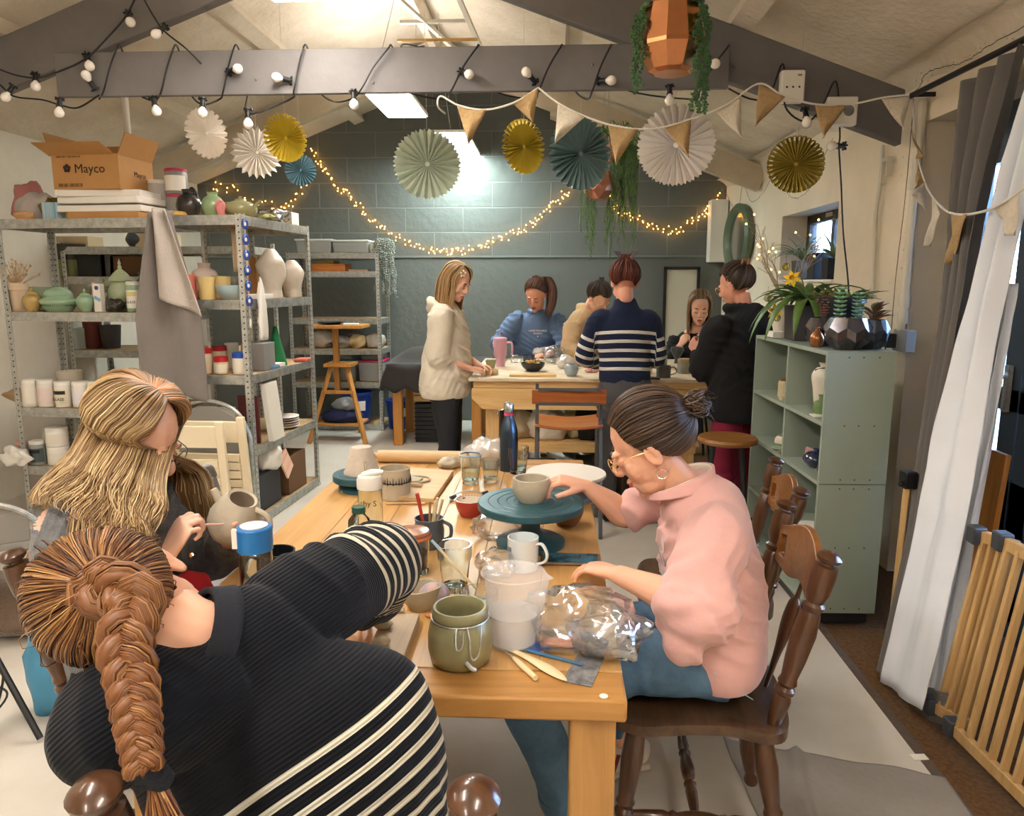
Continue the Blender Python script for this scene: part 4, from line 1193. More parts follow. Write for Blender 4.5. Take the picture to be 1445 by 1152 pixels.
# ---------- 2. woman in the cream hoodie standing at the end of the back bench ----------
def cream_woman():
 t = thing('person', 'blonde woman in cream hoodie and black leggings standing at the back bench', 'person')
 F = V(.93, -.1, 0).normalized(); HM = frame(V(-.615, 4.92, 1.495), (.80, -.42, -.42), (.3, -.05, 1)); HS = 1.0
 neck, pel = V(-.675, 4.95, 1.36), V(-.70, 4.95, .80)
 arms = [(V(-.70, 4.78, 1.27), V(-.72, 4.76, 1.02), V(-.52, 4.86, .935), V(.9, .35, -.2), V(.1, -.5, 1), 1, (.6, .65, .7, .7), .3), (V(-.68, 5.12, 1.27), V(-.66, 5.12, 1.02), V(-.47, 4.99, .945), V(.9, -.25, -.25), V(.1, .5, 1), -1, (.6, .65, .7, .7), .3)]
 legs = [(V(-.70, 4.86, .78), V(-.68, 4.85, .45), V(-.70, 4.84, .09)), (V(-.70, 5.04, .78), V(-.67, 5.05, .45), V(-.69, 5.06, .09))]
 b = MB(); base_body(b, HM, HS, neck, V(-.69, 4.95, 1.14), pel, F, arms, legs)
 finish_person(t, b, skinmat('skin_fair', 'E3B095'), HM, .0055, HS); face_bits(t, HM, HS)
 def ex(s):
  s.ball((-.755, 4.95, 1.335), (.06, .115, .055), 16); s.tube([(-.72+.075*sin(a), 4.95+.105*cos(a), 1.345-.035*sin(a)) for a in [k*pi/10 for k in range(20)]], .026, 8, closed=True)
 sl = [[(a[0]+V(0, .05 if i == 0 else -.05, 0), .085), (a[0], .088), (lerp(a[0], a[1], .5), .082), (a[1]+V(0, 0, .01), .078), (lerp(a[1], a[2], .2), .062), (lerp(a[1], a[2], .34), .048)] for i, a in enumerate(arms)]
 top_cloth('hoodie', mat('cream_fleece', 'DCD2C0', .9, var=.05, bump=.15, bscale=80), [(V(-.70, 4.95, .735), .185, .155), (V(-.70, 4.95, .80), .21, .175), (V(-.69, 4.95, .95), .205, .165), (V(-.68, 4.95, 1.13), .20, .145), (V(-.685, 4.95, 1.25), .185, .115), (V(-.69, 4.95, 1.33), .09, .08), (V(-.69, 4.95, 1.37), .065, .06)], F, sl, .009, t, 11, .010, ex)
 trousers(t, mat('black_leggings', '141416', .7), pel, F, legs, w=.165, loose=.95)
 shoes(t, legs, F, black)
 hm = hairmat('blonde_highlight_hair', [(0, '5E4730'), (.45, 'A98355'), (1, 'D7B886')])
 shl, st = MB(), MB()
 part = (20, 78)
 gs = []
 for az, x, y, z in ((-55, .045, .075, -.22), (-75, .060, .05, -.25), (-100, .078, .01, -.26), (-125, .075, -.04, -.25), (-150, .055, -.075, -.24), (180, .0, -.09, -.24), (150, -.055, -.075, -.24), (125, -.075, -.04, -.25), (100, -.080, .01, -.26), (75, -.068, .05, -.25), (58, -.055, .072, -.22)):
  pp = spath(HM, part, (az, -5), 1.02, 1.04, HS, 3, 1.04)
  sx = -x if az == 0 else x
  sg = 1 if (az > 0 and az < 180) else (-1 if az < 0 else 0)
  e = HM @ V(abs(x)*sg, y-.02, -.05); h = e.copy(); end = V(e.x-.02, e.y, e.z+z*.95)
  gs.append(pp+[e, lerp(e, end, .5)+V(-.005, 0, 0), end])
 hair_sheet(gs, 420, .0028, shl, st, 14, .012, wave=.006, seed=21, center=HM @ V(0, 0, -.03), inset=.004)
 hair_build(shl, st, hm, t)
 e = MB(); c = HM @ V(.055, .055, .085)
 for k in range(5):
  a = k*2*pi/5; d = HM.to_3x3() @ V(.35, .3, .2); e.ball(c+HM.to_3x3() @ V(.018*cos(a)*.6, -.018*cos(a)*.5, .018*sin(a)), .008, 8)
 o = e.build('hair_clip', mat('pearl_clip', 'EFE3CC', .25), t); o['label'] = 'pale flower-shaped hair clip'
cream_woman()
# ---------- 3. woman in the blue sweatshirt behind the bench ----------
def blue_woman():
 t = thing('person', 'woman with a brown ponytail in a blue sweatshirt bowed over the back bench', 'person')
 F = V(-.1, -1, 0).normalized(); HM = frame(V(-.115, 6.16, 1.395), (-.28, -.80, -.55), (-.10, -.45, .85)); HS = 1.12
 neck, pel = V(-.11, 6.27, 1.27), V(-.12, 6.42, .84)
 arms = [(V(-.29, 6.28, 1.17), V(-.43, 6.16, 1.0), V(-.43, 5.90, 1.02), V(.25, -.9, -.15), V(-.6, .0, .8), 1, (.5, .6, .7, .7), .4), (V(.06, 6.28, 1.17), V(.13, 6.13, .97), V(-.04, 5.95, .925), V(-.7, -.6, -.1), V(.1, -.1, 1), -1, (.5, .5, .5, .5), .3)]
 legs = [(V(-.21, 6.42, .8), V(-.21, 6.38, .45), V(-.21, 6.42, .09)), (V(-.03, 6.42, .8), V(-.03, 6.38, .45), V(-.03, 6.42, .09))]
 b = MB(); base_body(b, HM, HS, neck, V(-.12, 6.34, 1.08), pel, F, arms, legs)
 finish_person(t, b, skinmat('skin_rosy', 'D99C82'), HM, .0055, HS); face_bits(t, HM, HS)
 sl = [[(a[0]+V(.05 if i == 0 else -.05, 0, 0), .08), (a[0], .083), (lerp(a[0], a[1], .5), .076), (a[1], .068), (lerp(a[1], a[2], .4), .055), (lerp(a[1], a[2], .7 if i else .62), .044)] for i, a in enumerate(arms)]
 def ex(s): s.tube([(-.11+.072*cos(a), 6.27+.06*sin(a), 1.265+.01*sin(a)) for a in [k*pi/10 for k in range(20)]], .014, 8, closed=True)
 top_cloth('sweatshirt', mat('blue_fleece', '5E7699', .9, var=.05, bump=.15, bscale=80), [(V(-.12, 6.42, .80), .20, .15), (V(-.12, 6.40, .92), .205, .155), (V(-.12, 6.36, 1.05), .21, .15), (V(-.115, 6.31, 1.16), .20, .12), (V(-.11, 6.28, 1.23), .10, .08), (V(-.11, 6.27, 1.265), .068, .058)], F, sl, .009, t, 12, .009, ex)
 sw = [c for c in children(t) if c.name.startswith('sweatshirt')][0]
 for i, (tx, sz, dz) in enumerate((('ABBEY WILLS', .022, 0), ('POTTERY', .018, -.022), ('v', .02, -.045))):
  ok, hit, nn, _ = sw.ray_cast(V(-.10, 5.9, 1.10+dz), V(0, 1, 0))
  if ok: text_mesh('chest_print', ['HOPE FOUNDS', 'CHURCH', 'o'][i], sz, mat('print_white', 'EDE6E2', .6), t, hit+V(0, -.012, 0), (R(75), 0, 0))
 trousers(t, mat('dark_trousers', '23252B', .8), pel, F, legs)
 shoes(t, legs, F, black)
 hm = hairmat('brown_hair', [(0, '2A1A12'), (.5, '4B2F20'), (1, '7A5238')])
 shl, st = MB(), MB(); pk = (-150, 40)
 gs = [spath(HM, d, pk, 1.0, 1.06, HS, 5, 1.05) for d in ((200, -50), (130, -48), (108, -38), (94, -22), (80, -8), (62, 12), (40, 32), (15, 42), (-15, 42), (-40, 32), (-62, 12), (-80, -8), (-94, -22), (-108, -38), (-130, -48), (-160, -50))]
 hair_sheet(gs, 300, .003, shl, st, 10, .005, seed=31, center=HM @ V(0, 0, .02), inset=.004)
 tie = HM @ V(-.05, -.10*HS, .10*HS)
 tie = spath(HM, pk, pk, 1.06, 1.1, HS, 1, 1)[0]
 gs = []
 for k in range(7):
  a = k*2*pi/6; o_ = V(.035*cos(a), .03*sin(a), 0)
  gs.append([tie+o_*.3, tie+V(.05, .02, -.0)+o_*.8, tie+V(.085, .0, -.10)+o_*1.1, tie+V(.075, -.04, -.22)+o_*1.1, tie+V(.055, -.06, -.31)+o_*.6])
 hair_sheet(gs, 200, .0028, shl, st, 12, .004, wave=.008, seed=32, inset=.006)
 hair_build(shl, st, hm, t)
blue_woman()
# ---------- 4. person in the beige sweatshirt, bowed, behind the navy jumper ----------
def beige_person():
 t = thing('person', 'person in a beige sweatshirt with dark tied-up hair bowed behind the striped navy jumper', 'person')
 F = V(.55, -.75, 0).normalized(); HM = frame(V(.385, 6.02, 1.375), (.55, -.45, -.75), (.35, -.55, .55)); HS = 1.05
 neck, pel = V(.34, 6.13, 1.29), V(.25, 6.30, .86)
 arms = [(V(.19, 6.10, 1.15), V(.17, 5.98, .96), V(.33, 5.80, .925), V(.9, -.3, -.1), V(0, 0, 1), 1, (.5,)*4, .3), (V(.48, 6.24, 1.17), V(.52, 6.1, .97), V(.45, 5.85, .925), V(-.2, -.9, -.1), V(0, 0, 1), -1, (.5,)*4, .3)]
 legs = [(V(.18, 6.27, .8), V(.2, 6.25, .45), V(.18, 6.30, .09)), (V(.34, 6.36, .8), V(.36, 6.34, .45), V(.34, 6.38, .09))]
 b = MB(); base_body(b, HM, HS, neck, V(.30, 6.2, 1.1), pel, F, arms, legs)
 finish_person(t, b, skinmat('skin_fair', 'E3B095'), HM, .0065, HS)
 sl = [[(a[0], .088), (lerp(a[0], a[1], .5), .086), (a[1], .078), (lerp(a[1], a[2], .4), .062), (lerp(a[1], a[2], .75), .048)] for a in arms]
 def ex(s): s.ball((.30, 6.19, 1.29), (.09, .08, .05), 14)
 top_cloth('sweatshirt', mat('beige_fleece', 'B79B76', .9, var=.05, bump=.15, bscale=80), [(V(.26, 6.3, .80), .2, .15), (V(.26, 6.28, .95), .205, .155), (V(.29, 6.22, 1.1), .20, .15), (V(.31, 6.18, 1.2), .18, .12), (V(.33, 6.15, 1.27), .09, .08), (V(.335, 6.14, 1.30), .068, .06)], F, sl, .010, t, 13, .009, ex)
 trousers(t, mat('dark_trousers', '23252B', .8), pel, F, legs); shoes(t, legs, F, black)
 hm = hairmat('dark_ash_hair', [(0, '1C1511'), (.5, '382B22'), (1, '5A4838')])
 shl, st = MB(), MB(); pk = (180, 62)
 gs = [spath(HM, d, pk, 1.0, 1.08, HS, 5, 1.05) for d in [(k*24-180, -50 if abs(k*24-180) > 100 else (-15 if abs(k*24-180) > 70 else 30)) for k in range(16)]]
 hair_sheet(gs, 260, .003, shl, st, 10, .006, seed=41, center=HM @ V(0, 0, .02), inset=.004)
 hair_build(shl, st, hm, t)
 e = MB(); c = spath(HM, pk, pk, 1.15, 1.15, HS, 1, 1)[0]
 for k in range(50):
  a = rnd.random()*6; e.a = rnd.random(); e.tube([tuple(c+V(.02*cos(a+q*.6), .02*sin(a+q*.6), .006*q-.015+rnd.uniform(-.01, .01))) for q in range(6)], .003, 4, cap=False)
 e.build('hair_bun', hm, t, smooth='all')
beige_person()
# ---------- 5. person with red-brown hair in the striped navy jumper, back to us ----------
def stripe_mat(name, c1, c2, attr='s', start=.2, step=.021, frac=.38, rib=.0055, count=99, bs=.5):
 if name in MATS: return MATS[name]
 m = bpy.data.materials.new(name); MATS[name] = m; m.use_nodes = True
 n, l = m.node_tree.nodes, m.node_tree.links; p = n['Principled BSDF']; p.inputs['Roughness'].default_value = .9; p.inputs['Sheen Weight'].default_value = .05
 p.inputs['Specular IOR Level'].default_value = .2
 a = n.new('ShaderNodeAttribute'); a.attribute_name = attr
 def mth(op, x, y=None):
  q = n.new('ShaderNodeMath'); q.operation = op
  for i, v in enumerate((x, y)):
   if v is None: continue
   if isinstance(v, (int, float)): q.inputs[i].default_value = v
   else: l.new(v, q.inputs[i])
  return q.outputs[0]
 k = mth('DIVIDE', mth('SUBTRACT', a.outputs['Fac'], start), step)
 f = mth('LESS_THAN', mth('FRACT', k), frac); g = mth('GREATER_THAN', k, 0.0); h = mth('LESS_THAN', k, float(count))
 w_ = mth('MULTIPLY', mth('MULTIPLY', f, g), h)
 mx = n.new('ShaderNodeMix'); mx.data_type = 'RGBA'; mx.inputs[6].default_value = lin(c1); mx.inputs[7].default_value = lin(c2)
 l.new(w_, mx.inputs[0]); l.new(mx.outputs[2], p.inputs['Base Color'])
 si = mth('SINE', mth('MULTIPLY', a.outputs['Fac'], 6.2832/rib))
 b = n.new('ShaderNodeBump'); b.inputs['Strength'].default_value = bs; b.inputs['Distance'].default_value = .003
 l.new(si, b.inputs['Height']); l.new(b.outputs[0], p.inputs['Normal'])
 return m
def navy_person():
 t = thing('person', 'person with pinned-up auburn hair in a navy white-striped jumper, back turned', 'person')
 F = V(0, 1, 0); HM = frame(V(.455, 4.68, 1.485), (-.10, .82, -.55), (0, .4, .9)); HS = 1.02
 neck, pel = V(.46, 4.63, 1.37), V(.47, 4.60, .84)
 arms = [(V(.29, 4.62, 1.27), V(.215, 4.66, 1.04), V(.33, 4.90, .96), V(.4, .9, -.1), V(-.4, -.2, .9), -1, (.6,)*4, .4), (V(.62, 4.62, 1.27), V(.665, 4.64, 1.04), V(.57, 4.90, .96), V(-.4, .9, -.1), V(.4, -.2, .9), 1, (.6,)*4, .4)]
 legs = [(V(.385, 4.60, .8), V(.38, 4.60, .46), V(.37, 4.6, .09)), (V(.555, 4.60, .8), V(.56, 4.6, .46), V(.57, 4.6, .09))]
 b = MB(); base_body(b, HM, HS, neck, V(.46, 4.62, 1.15), pel, F, arms, legs)
 finish_person(t, b, skinmat('skin_rosy', 'D99C82'), HM, .0055, HS)
 def sa(co):
  for a in arms:
   ax = (a[1]-a[0]); L = ax.length; d = co-a[0]; u = d.dot(ax/L)
   r = (d-ax/L*u).length
   side = (co.x-.46)*(a[0].x-.46) > 0 and abs(co.x-.46) > .185
   if side and 0 < u < L+.05: return 1.31-u*.95
   if side and co.z < 1.08: return 1.31-L*.95-(co-a[1]).length*.8
  return co.z+.02*((co.x-.46)/.2)**2-.01
 attrs = {'s': lambda co: 2-sa(co)}
 sl = [[(a[0]+V(.06 if i == 0 else -.06, 0, 0), .065), (a[0]+V(.008 if i == 0 else -.008, 0, -.01), .068), (lerp(a[0], a[1], .5), .062), (a[1], .058), (lerp(a[1], a[2], .4), .052), (lerp(a[1], a[2], .8), .042)] for i, a in enumerate(arms)]
 top_cloth('jumper', stripe_mat('navy_stripe_knit', '1C2540', 'DAD8D2', 's', .795, .055, .36, .008, 4.4), [(V(.465, 4.60, .885), .155, .12), (V(.465, 4.60, .92), .16, .125), (V(.46, 4.61, 1.05), .155, .12), (V(.46, 4.62, 1.18), .175, .125), (V(.46, 4.625, 1.27), .17, .10), (V(.46, 4.63, 1.34), .09, .075), (V(.458, 4.64, 1.40), .066, .066)], F, sl, .008, t, 14, .003, attrs=attrs)
 trousers(t, mat('grey_trousers', '4A4B4E', .85, bump=.1, bscale=200), pel, F, legs, w=.168); shoes(t, legs, F, black)
 hm = hairmat('auburn_hair', [(0, '30120B'), (.5, '5E2818'), (1, '93492B')])
 shl, st = MB(), MB(); pk = (180, 50)
 gs = [spath(HM, d, pk, 1.0, 1.18, HS, 5, 1.12) for d in [(k*24-180, -42 if abs(k*24-180) > 100 else (-15 if abs(k*24-180) > 70 else 30)) for k in range(16)]]
 hair_sheet(gs, 360, .0028, shl, st, 10, .012, wave=.004, frizz=.001, seed=51, center=HM @ V(0, 0, .02), inset=.004)
 c = spath(HM, pk, pk, 1.22, 1.22, HS, 1, 1)[0]
 for k in range(60):
  a = rnd.random()*6; st.a = rnd.random(); st.tube([tuple(c+V(.025*cos(a+q*.6), -.01+.02*sin(a+q*.6), .008*q-.02+rnd.uniform(-.01, .012))) for q in range(6)], .0028, 4, cap=False)
 for k in range(22):
  a = rnd.uniform(-1, 1); st.a = rnd.random(); st.tube([tuple(c+V(.04*a+.012*q*a, 0, .012*q+.0)) for q in range(5)], .0012, 3, cap=False)
 hair_build(shl, st, hm, t)
 c = c+V(0, -.0, -.02); e = MB(); e.tube([tuple(c+V(.02+.02*cos(a), -.02, .0+.032*sin(a))) for a in [k*pi/9-1.2 for k in range(10)]], .004, 6); e.tube([tuple(c+V(-.005+.02*cos(a), -.022, .0+.028*sin(a))) for a in [k*pi/9-1.2 for k in range(10)]], .003, 6)
 o = e.build('hair_clip', mat('gold_clip', 'D8BE92', .3, .6), t); o['label'] = 'slim gold-toned hair clip'
navy_person()
# ---------- 6. woman in the black top seated behind the bench ----------
def black_woman():
 t = thing('person', 'seated woman in a black top with half-up brown hair, facing us', 'person')
 F = V(-.15, -1, 0).normalized(); HM = frame(V(1.225, 6.22, 1.285), (-.12, -.92, -.28), (0, -.15, 1)); HS = 1.12
 neck, pel = V(1.22, 6.27, 1.14), V(1.23, 6.32, .68)
 arms = [(V(1.06, 6.28, 1.04), V(.98, 6.2, .86), V(1.05, 6.05, 1.0), V(.45, -.2, .75), V(-.6, -.6, .2), 1, (1.0, 1.1, 1.1, 1.1), .5), (V(1.38, 6.28, 1.04), V(1.42, 6.16, .86), V(1.25, 6.02, .98), V(-.35, -.1, .85), V(.3, -.9, .2), -1, (.4, .5, .5, .6), .3)]
 legs = [(V(1.14, 6.30, .62), V(1.12, 6.62, .5), V(1.12, 6.62, .12)), (V(1.31, 6.30, .62), V(1.31, 6.62, .5), V(1.31, 6.62, .12))]
 b = MB(); base_body(b, HM, HS, neck, V(1.22, 6.3, .95), pel, F, arms, legs)
 finish_person(t, b, skinmat('skin_fair', 'E3B095'), HM, .0055, HS); face_bits(t, HM, HS)
 sl = [[(a[0], .066), (lerp(a[0], a[1], .5), .060), (a[1], .055), (lerp(a[1], a[2], .5), .045), (lerp(a[1], a[2], .88), .034)] for a in arms]
 top_cloth('top', mat('black_jersey', '131314', .85, bump=.1, bscale=120), [(V(1.23, 6.32, .62), .18, .14), (V(1.23, 6.32, .75), .165, .13), (V(1.22, 6.3, .92), .17, .13), (V(1.22, 6.29, 1.04), .165, .10), (V(1.22, 6.28, 1.105), .07, .05)], F, sl, .009, t, 15, .005)
 trousers(t, mat('dark_trousers', '23252B', .8), pel, F, legs)
 hm = hairmat('light_brown_hair', [(0, '4A3524'), (.5, '7A5B3C'), (1, 'A88560')])
 shl, st = MB(), MB(); gs = []
 for az, x, y, z in ((-62, -.060, .035, -.20), (-85, -.075, .0, -.21), (-115, -.07, -.05, -.2), (-150, -.04, -.08, -.18), (180, .0, -.085, -.18), (150, .04, -.08, -.18), (115, .07, -.05, -.2), (85, .075, .0, -.21), (62, .060, .035, -.20)):
  pp = spath(HM, (0, 80) if abs(az) > 100 else (az*.4, 62), (az, 0), 1.02, 1.04, HS, 3, 1.03)
  e = HM @ V(x*HS*1.08, y, -.06); gs.append(pp+[e, e+V(0, .0, z*.5), e+V(x*.1, .0, z)])
 hair_sheet(gs, 300, .0028, shl, st, 14, .008, wave=.006, seed=61, center=HM @ V(0, 0, -.03), inset=.004)
 gs = [spath(HM, d, (180, 40), 1.0, 1.1, HS, 5, 1.06) for d in ((-75, 5), (-60, 22), (-35, 37), (0, 42), (35, 37), (60, 22), (75, 5))]
 hair_sheet(gs, 160, .0028, shl, st, 10, .006, seed=62, center=HM @ V(0, 0, .02), inset=.004)
 hair_build(shl, st, hm, t)
 s = thing('bench_seat', 'tall stool under the woman in the black top, mostly hidden by the bench', 'stool', (1.23, 6.33, 0))
 e = MB(); e.lathe([(.001, .53), (.16, .53), (.165, .55), (.16, .57), (.001, .57)], 24); e.build('seat', oakx, s)
 for k in range(4): e = MB(); a = k*pi/2+.78; e.tube([(.1*cos(a), .1*sin(a), .53), (.18*cos(a), .18*sin(a), 0)], .012, 8); e.build('leg', black, s)
black_woman()
# ---------- 7. person in the black hoodie and maroon trousers by the green cabinet ----------
def hoodie_person():
 t = thing('person', 'person with a claw clip in a black hoodie and maroon trousers by the green cabinet', 'person')
 F = V(-.5, .86, 0).normalized(); HM = frame(V(1.07, 4.42, 1.475), (-.72, .62, -.30), (-.15, .1, 1)); HS = 1.02
 neck, pel = V(1.10, 4.39, 1.36), V(1.12, 4.40, .80)
 arms = [(V(.955, 4.30, 1.22), V(.90, 4.38, 1.0), V(.90, 4.60, 1.08), V(-.3, .6, .6), V(-.75, -.3, .2), -1, (.7, .8, .8, .8), .4), (V(1.25, 4.48, 1.24), V(1.26, 4.62, 1.0), V(1.05, 4.76, 1.02), V(-.9, .1, .2), V(.1, .6, .7), 1, (.6,)*4, .4)]
 legs = [(V(1.045, 4.34, .78), V(1.04, 4.35, .45), V(1.05, 4.34, .09)), (V(1.20, 4.46, .78), V(1.20, 4.47, .45), V(1.20, 4.47, .09))]
 b = MB(); base_body(b, HM, HS, neck, V(1.11, 4.39, 1.14), pel, F, arms, legs)
 finish_person(t, b, skinmat('skin_rosy', 'D99C82'), HM, .0055, HS); face_bits(t, HM, HS)
 specs(t, HM, mat('gold_wire', 'D8B27A', .3, .9), HS)
 sl = [[(a[0]+V(.03 if i == 0 else -.03, 0, 0), .085), (a[0], .092), (lerp(a[0], a[1], .5), .088), (a[1], .085), (lerp(a[1], a[2], .4), .068), (lerp(a[1], a[2], .8), .048)] for i, a in enumerate(arms)]
 def ex(s):
  s.ball((1.14, 4.29, 1.275), (.115, .06, .085), 18); s.ball((1.135, 4.31, 1.34), (.10, .055, .04), 16)
  s.tube([(1.10+.085*cos(a), 4.37+.08*sin(a), 1.355-.01*sin(a)) for a in [k*pi/10 for k in range(20)]], .024, 8, closed=True)
 top_cloth('hoodie', mat('black_fleece', '101012', .95, bump=.1, bscale=100), [(V(1.12, 4.39, .70), .195, .165), (V(1.12, 4.39, .76), .21, .175), (V(1.12, 4.39, .95), .205, .165), (V(1.11, 4.39, 1.12), .205, .15), (V(1.11, 4.39, 1.25), .19, .12), (V(1.105, 4.39, 1.33), .09, .08), (V(1.10, 4.39, 1.37), .065, .06)], F, sl, .009, t, 16, .010, ex)
 trousers(t, mat('maroon_cotton', '7B1233', .8, bump=.1, bscale=80), pel, F, legs, w=.165, loose=1.05); shoes(t, legs, F, black)
 hm = hairmat('dark_brown_hair', None)
 shl, st = MB(), MB(); pk = (180, 45)
 gs = [spath(HM, d, pk, 1.0, 1.12, HS, 5, 1.06) for d in [(k*24-180, -45 if abs(k*24-180) > 100 else (-18 if abs(k*24-180) > 70 else 32)) for k in range(16)]]
 hair_sheet(gs, 320, .0026, shl, st, 10, .006, seed=71, center=HM @ V(0, 0, .02), inset=.004)
 hair_build(shl, st, hm, t)
 c = spath(HM, pk, pk, 1.2, 1.2, HS, 1, 1)[0]
 e = MB()
 for dx in (-.022, .012):
  e.tube([tuple(c+V(dx, -.005, -.02)+V(.006*cos(a*2), -.015*sin(a), .032*cos(a))) for a in [k*pi/8 for k in range(9)]], .006, 6)
 e.tube([tuple(c+V(-.022, -.005, .012)), tuple(c+V(.012, -.005, .012))], .006, 6)
 o = e.build('claw_clip', mat('tortoise_clip', '9C6B4C', .3), t); o['label'] = 'brown claw clip'
hoodie_person()
# ---------- 8. blonde woman with glasses seated at the left ----------
def blonde_woman():
 t = thing('person', 'blonde woman with glasses in a grey slashed jumper carving a jug at the left', 'person')
 F = V(.97, -.1, 0).normalized(); HS = 1.1; HM = frame(V(-1.00, 1.71, 1.125), (.86, -.05, -.50), (.45, -.05, .9))
 neck, pel = V(-1.10, 1.74, 1.01), V(-1.06, 1.74, .55)
 nS, nE, nW = V(-1.07, 1.565, .93), V(-.96, 1.50, .73), V(-.855, 1.555, .895)
 fS, fE, fW = V(-1.05, 1.88, .93), V(-.92, 1.92, .76), V(-.79, 1.78, .87)
 arms = [(nS, nE, nW, V(.42, .30, .80), V(-.50, -.72, .35), 1, (.85, .95, 1.05, 1.15), .45), (fS, fE, fW, V(.55, -.5, .6), V(.3, .9, .3), -1, (.5, .6, .6, .6), .3)]
 b = MB()
 tips = base_body(b, HM, HS, neck, V(-1.12, 1.73, .86), pel, F, arms, [])
 for y in (1.62, 1.80):
  limb(b, [(V(-1.12, y, .53), .07), (V(-.72, y+.02, .53), .055), (V(-.70, y+.02, .1), .035)])
 finish_person(t, b, skinmat('skin_pale', 'E6B9A3'), HM, .0032, HS); face_bits(t, HM, HS, mat('blonde_brow', '8A6A45', .8))
 specs(t, HM, mat('dark_wire', '3A3634', .3, .6), HS, .022, .018)
 holes = [(V(-1.125, 1.50, .99), .024, .034), (V(-1.03, 1.50, .995), .015, .018), (V(-1.17, 1.53, .925), .015, .028), (V(-1.12, 1.48, .865), .014, .020)]
 def hole_fn(c):
  for h, a, z in holes:
   if ((c.x-h.x)/a)**2+((c.z-h.z)/z)**2 < 1 and c.y < 1.62: return 1
  return 0
 gm_ = mat('grey_marl_knit', '5E6064', .95, color2='77797B', vscale=55, bump=.5, bscale=160, sheen=.2)
 s = MB()
 limb(s, [(V(-1.06, 1.74, .50), .175, .13), (V(-1.065, 1.74, .62), .19, .14), (V(-1.075, 1.74, .78), .19, .14), (V(-1.085, 1.735, .90), .185, .12), (V(-1.105, 1.74, .97), .12, .09), (V(-1.095, 1.74, 1.01), .078, .07)], up=F, seg=24)
 limb(s, [(nS+V(-.02, .06, .01), .082), (nS, .092), (lerp(nS, nE, .5)+V(-.02, 0, 0), .092), (nE+V(-.02, 0, .0), .088), (lerp(nE, nW, .25), .066), (lerp(nE, nW, .48), .046)], seg=18)
 limb(s, [(fS+V(-.02, -.06, .01), .08), (fS, .085), (lerp(fS, fE, .5), .082), (fE, .078), (lerp(fE, fW, .4), .055), (lerp(fE, fW, .7), .042)], seg=18)
 def dsp(co, n):
  d = ridged(co, 8, .007, 7)+crease(co, V(.5, .3, .8), 60, .009, 7)+crease(co, V(.8, -.2, -.4), 70, .007, 9)
  for h, a, z in holes:
   q = math.sqrt(((co.x-h.x)/a)**2+((co.z-h.z)/z)**2)
   if co.y < 1.62: d += .005*math.exp(-((q-1.12)/.12)**2)-(.014 if q < 1 else 0)
  return d
 organic(s, 'jumper', [gm_, skinmat('skin_pale', '')], .0062, 4, t, disp=dsp, matfn=hole_fn)
 tr = MB()
 tr.ball((-1.04, 1.74, .52), (.14, .18, .10), 18)
 for y in (1.62, 1.80): limb(tr, [(V(-1.12, y, .53), .095), (V(-.8, y+.02, .54), .075), (V(-.71, y+.02, .50), .07), (V(-.70, y+.02, .15), .055)])
 organic(tr, 'trousers', mat('dark_trousers', ''), .011, 3, t)
 # bracelet
 e = MB(); c = lerp(nE, nW, .80); ax = (nW-nE).normalized(); u = ax.orthogonal().normalized(); w_ = ax.cross(u)
 for k in range(18):
  a = k*2*pi/18; e.ball(c+u*.034*cos(a)+w_*.033*sin(a), .0042, 6)
 o = e.build('bracelet', mat('pearl_beads', 'E4CDB8', .35), t); o['label'] = 'pale beaded bracelet'
 # hair
 hm = hairmat('blonde_orange_hair', [(0, 'C4622E'), (.16, 'D88A4A'), (.3, '98774F'), (.45, '765C40'), (.65, 'A3855C'), (.85, 'C6AB80'), (1, 'D8C39A')])
 shl, st = MB(), MB(); gs = []
 def tf(t_, hue, s_):
  base = .32+.68*hue
  k = max(0, 1-t_/.30)
  k *= 1 if .1 < s_ < .6 else .5
  return max(.02, min(.99, base*(1-k)+(.02+.22*hue)*k))
 ends = {(-58, -12): [py(228, 680, 1.58), py(224, 715, 1.51), py(216, 742, 1.48), py(212, 768, 1.465)],
   (-75, -20): [py(205, 680, 1.55), py(206, 712, 1.49), py(200, 738, 1.46), py(190, 768, 1.45)],
   (-98, -25): [py(178, 662, 1.54), py(168, 695, 1.49), py(158, 725, 1.465), py(156, 752, 1.455)],
   (-125, -25): [py(145, 648, 1.56), py(120, 676, 1.52), py(98, 698, 1.49), py(84, 716, 1.47)],
   (-150, -25): [py(120, 640, 1.62), py(92, 668, 1.58), py(70, 692, 1.55), py(58, 710, 1.53)],
   (180, -25): [py(112, 636, 1.71), py(88, 660, 1.69), py(64, 686, 1.67), py(50, 708, 1.66)],
   (150, -25): [V(-1.12, 1.80, 1.06), V(-1.15, 1.82, 1.0), V(-1.19, 1.84, .92), V(-1.20, 1.84, .86)],
   (110, -22): [V(-1.03, 1.84, 1.05), V(-1.08, 1.88, .97), V(-1.05, 1.91, .88), V(-1.04, 1.92, .8)],
   (80, -18): [V(-.93, 1.81, 1.03), V(-.92, 1.82, .95), V(-.93, 1.84, .88), V(-.93, 1.84, .83)],
   (60, -12): [V(-.885, 1.785, 1.04), V(-.855, 1.79, .97), V(-.85, 1.80, .91), V(-.86, 1.80, .87)]}
 for (az, el), e4 in ends.items():
  az0 = az*.25 if abs(az) < 120 else az*.5
  pp = spath(HM, (0, 66) if abs(az) < 70 else ((180, 86) if abs(az) > 100 else (0, 82)), (az, el+10), 1.03, 1.17 if 50 < abs(az) < 115 else 1.10, HS, 3, 1.07)
  gs.append(pp+e4)
 hair_sheet(gs, 1100, .0016, shl, st, 20, .012, back=.35, cut=.87, wave=.02, wfreq=1.5, frizz=.001, seed=81, center=V(-1.02, 1.71, 1.0), inset=.004, tfn=tf)
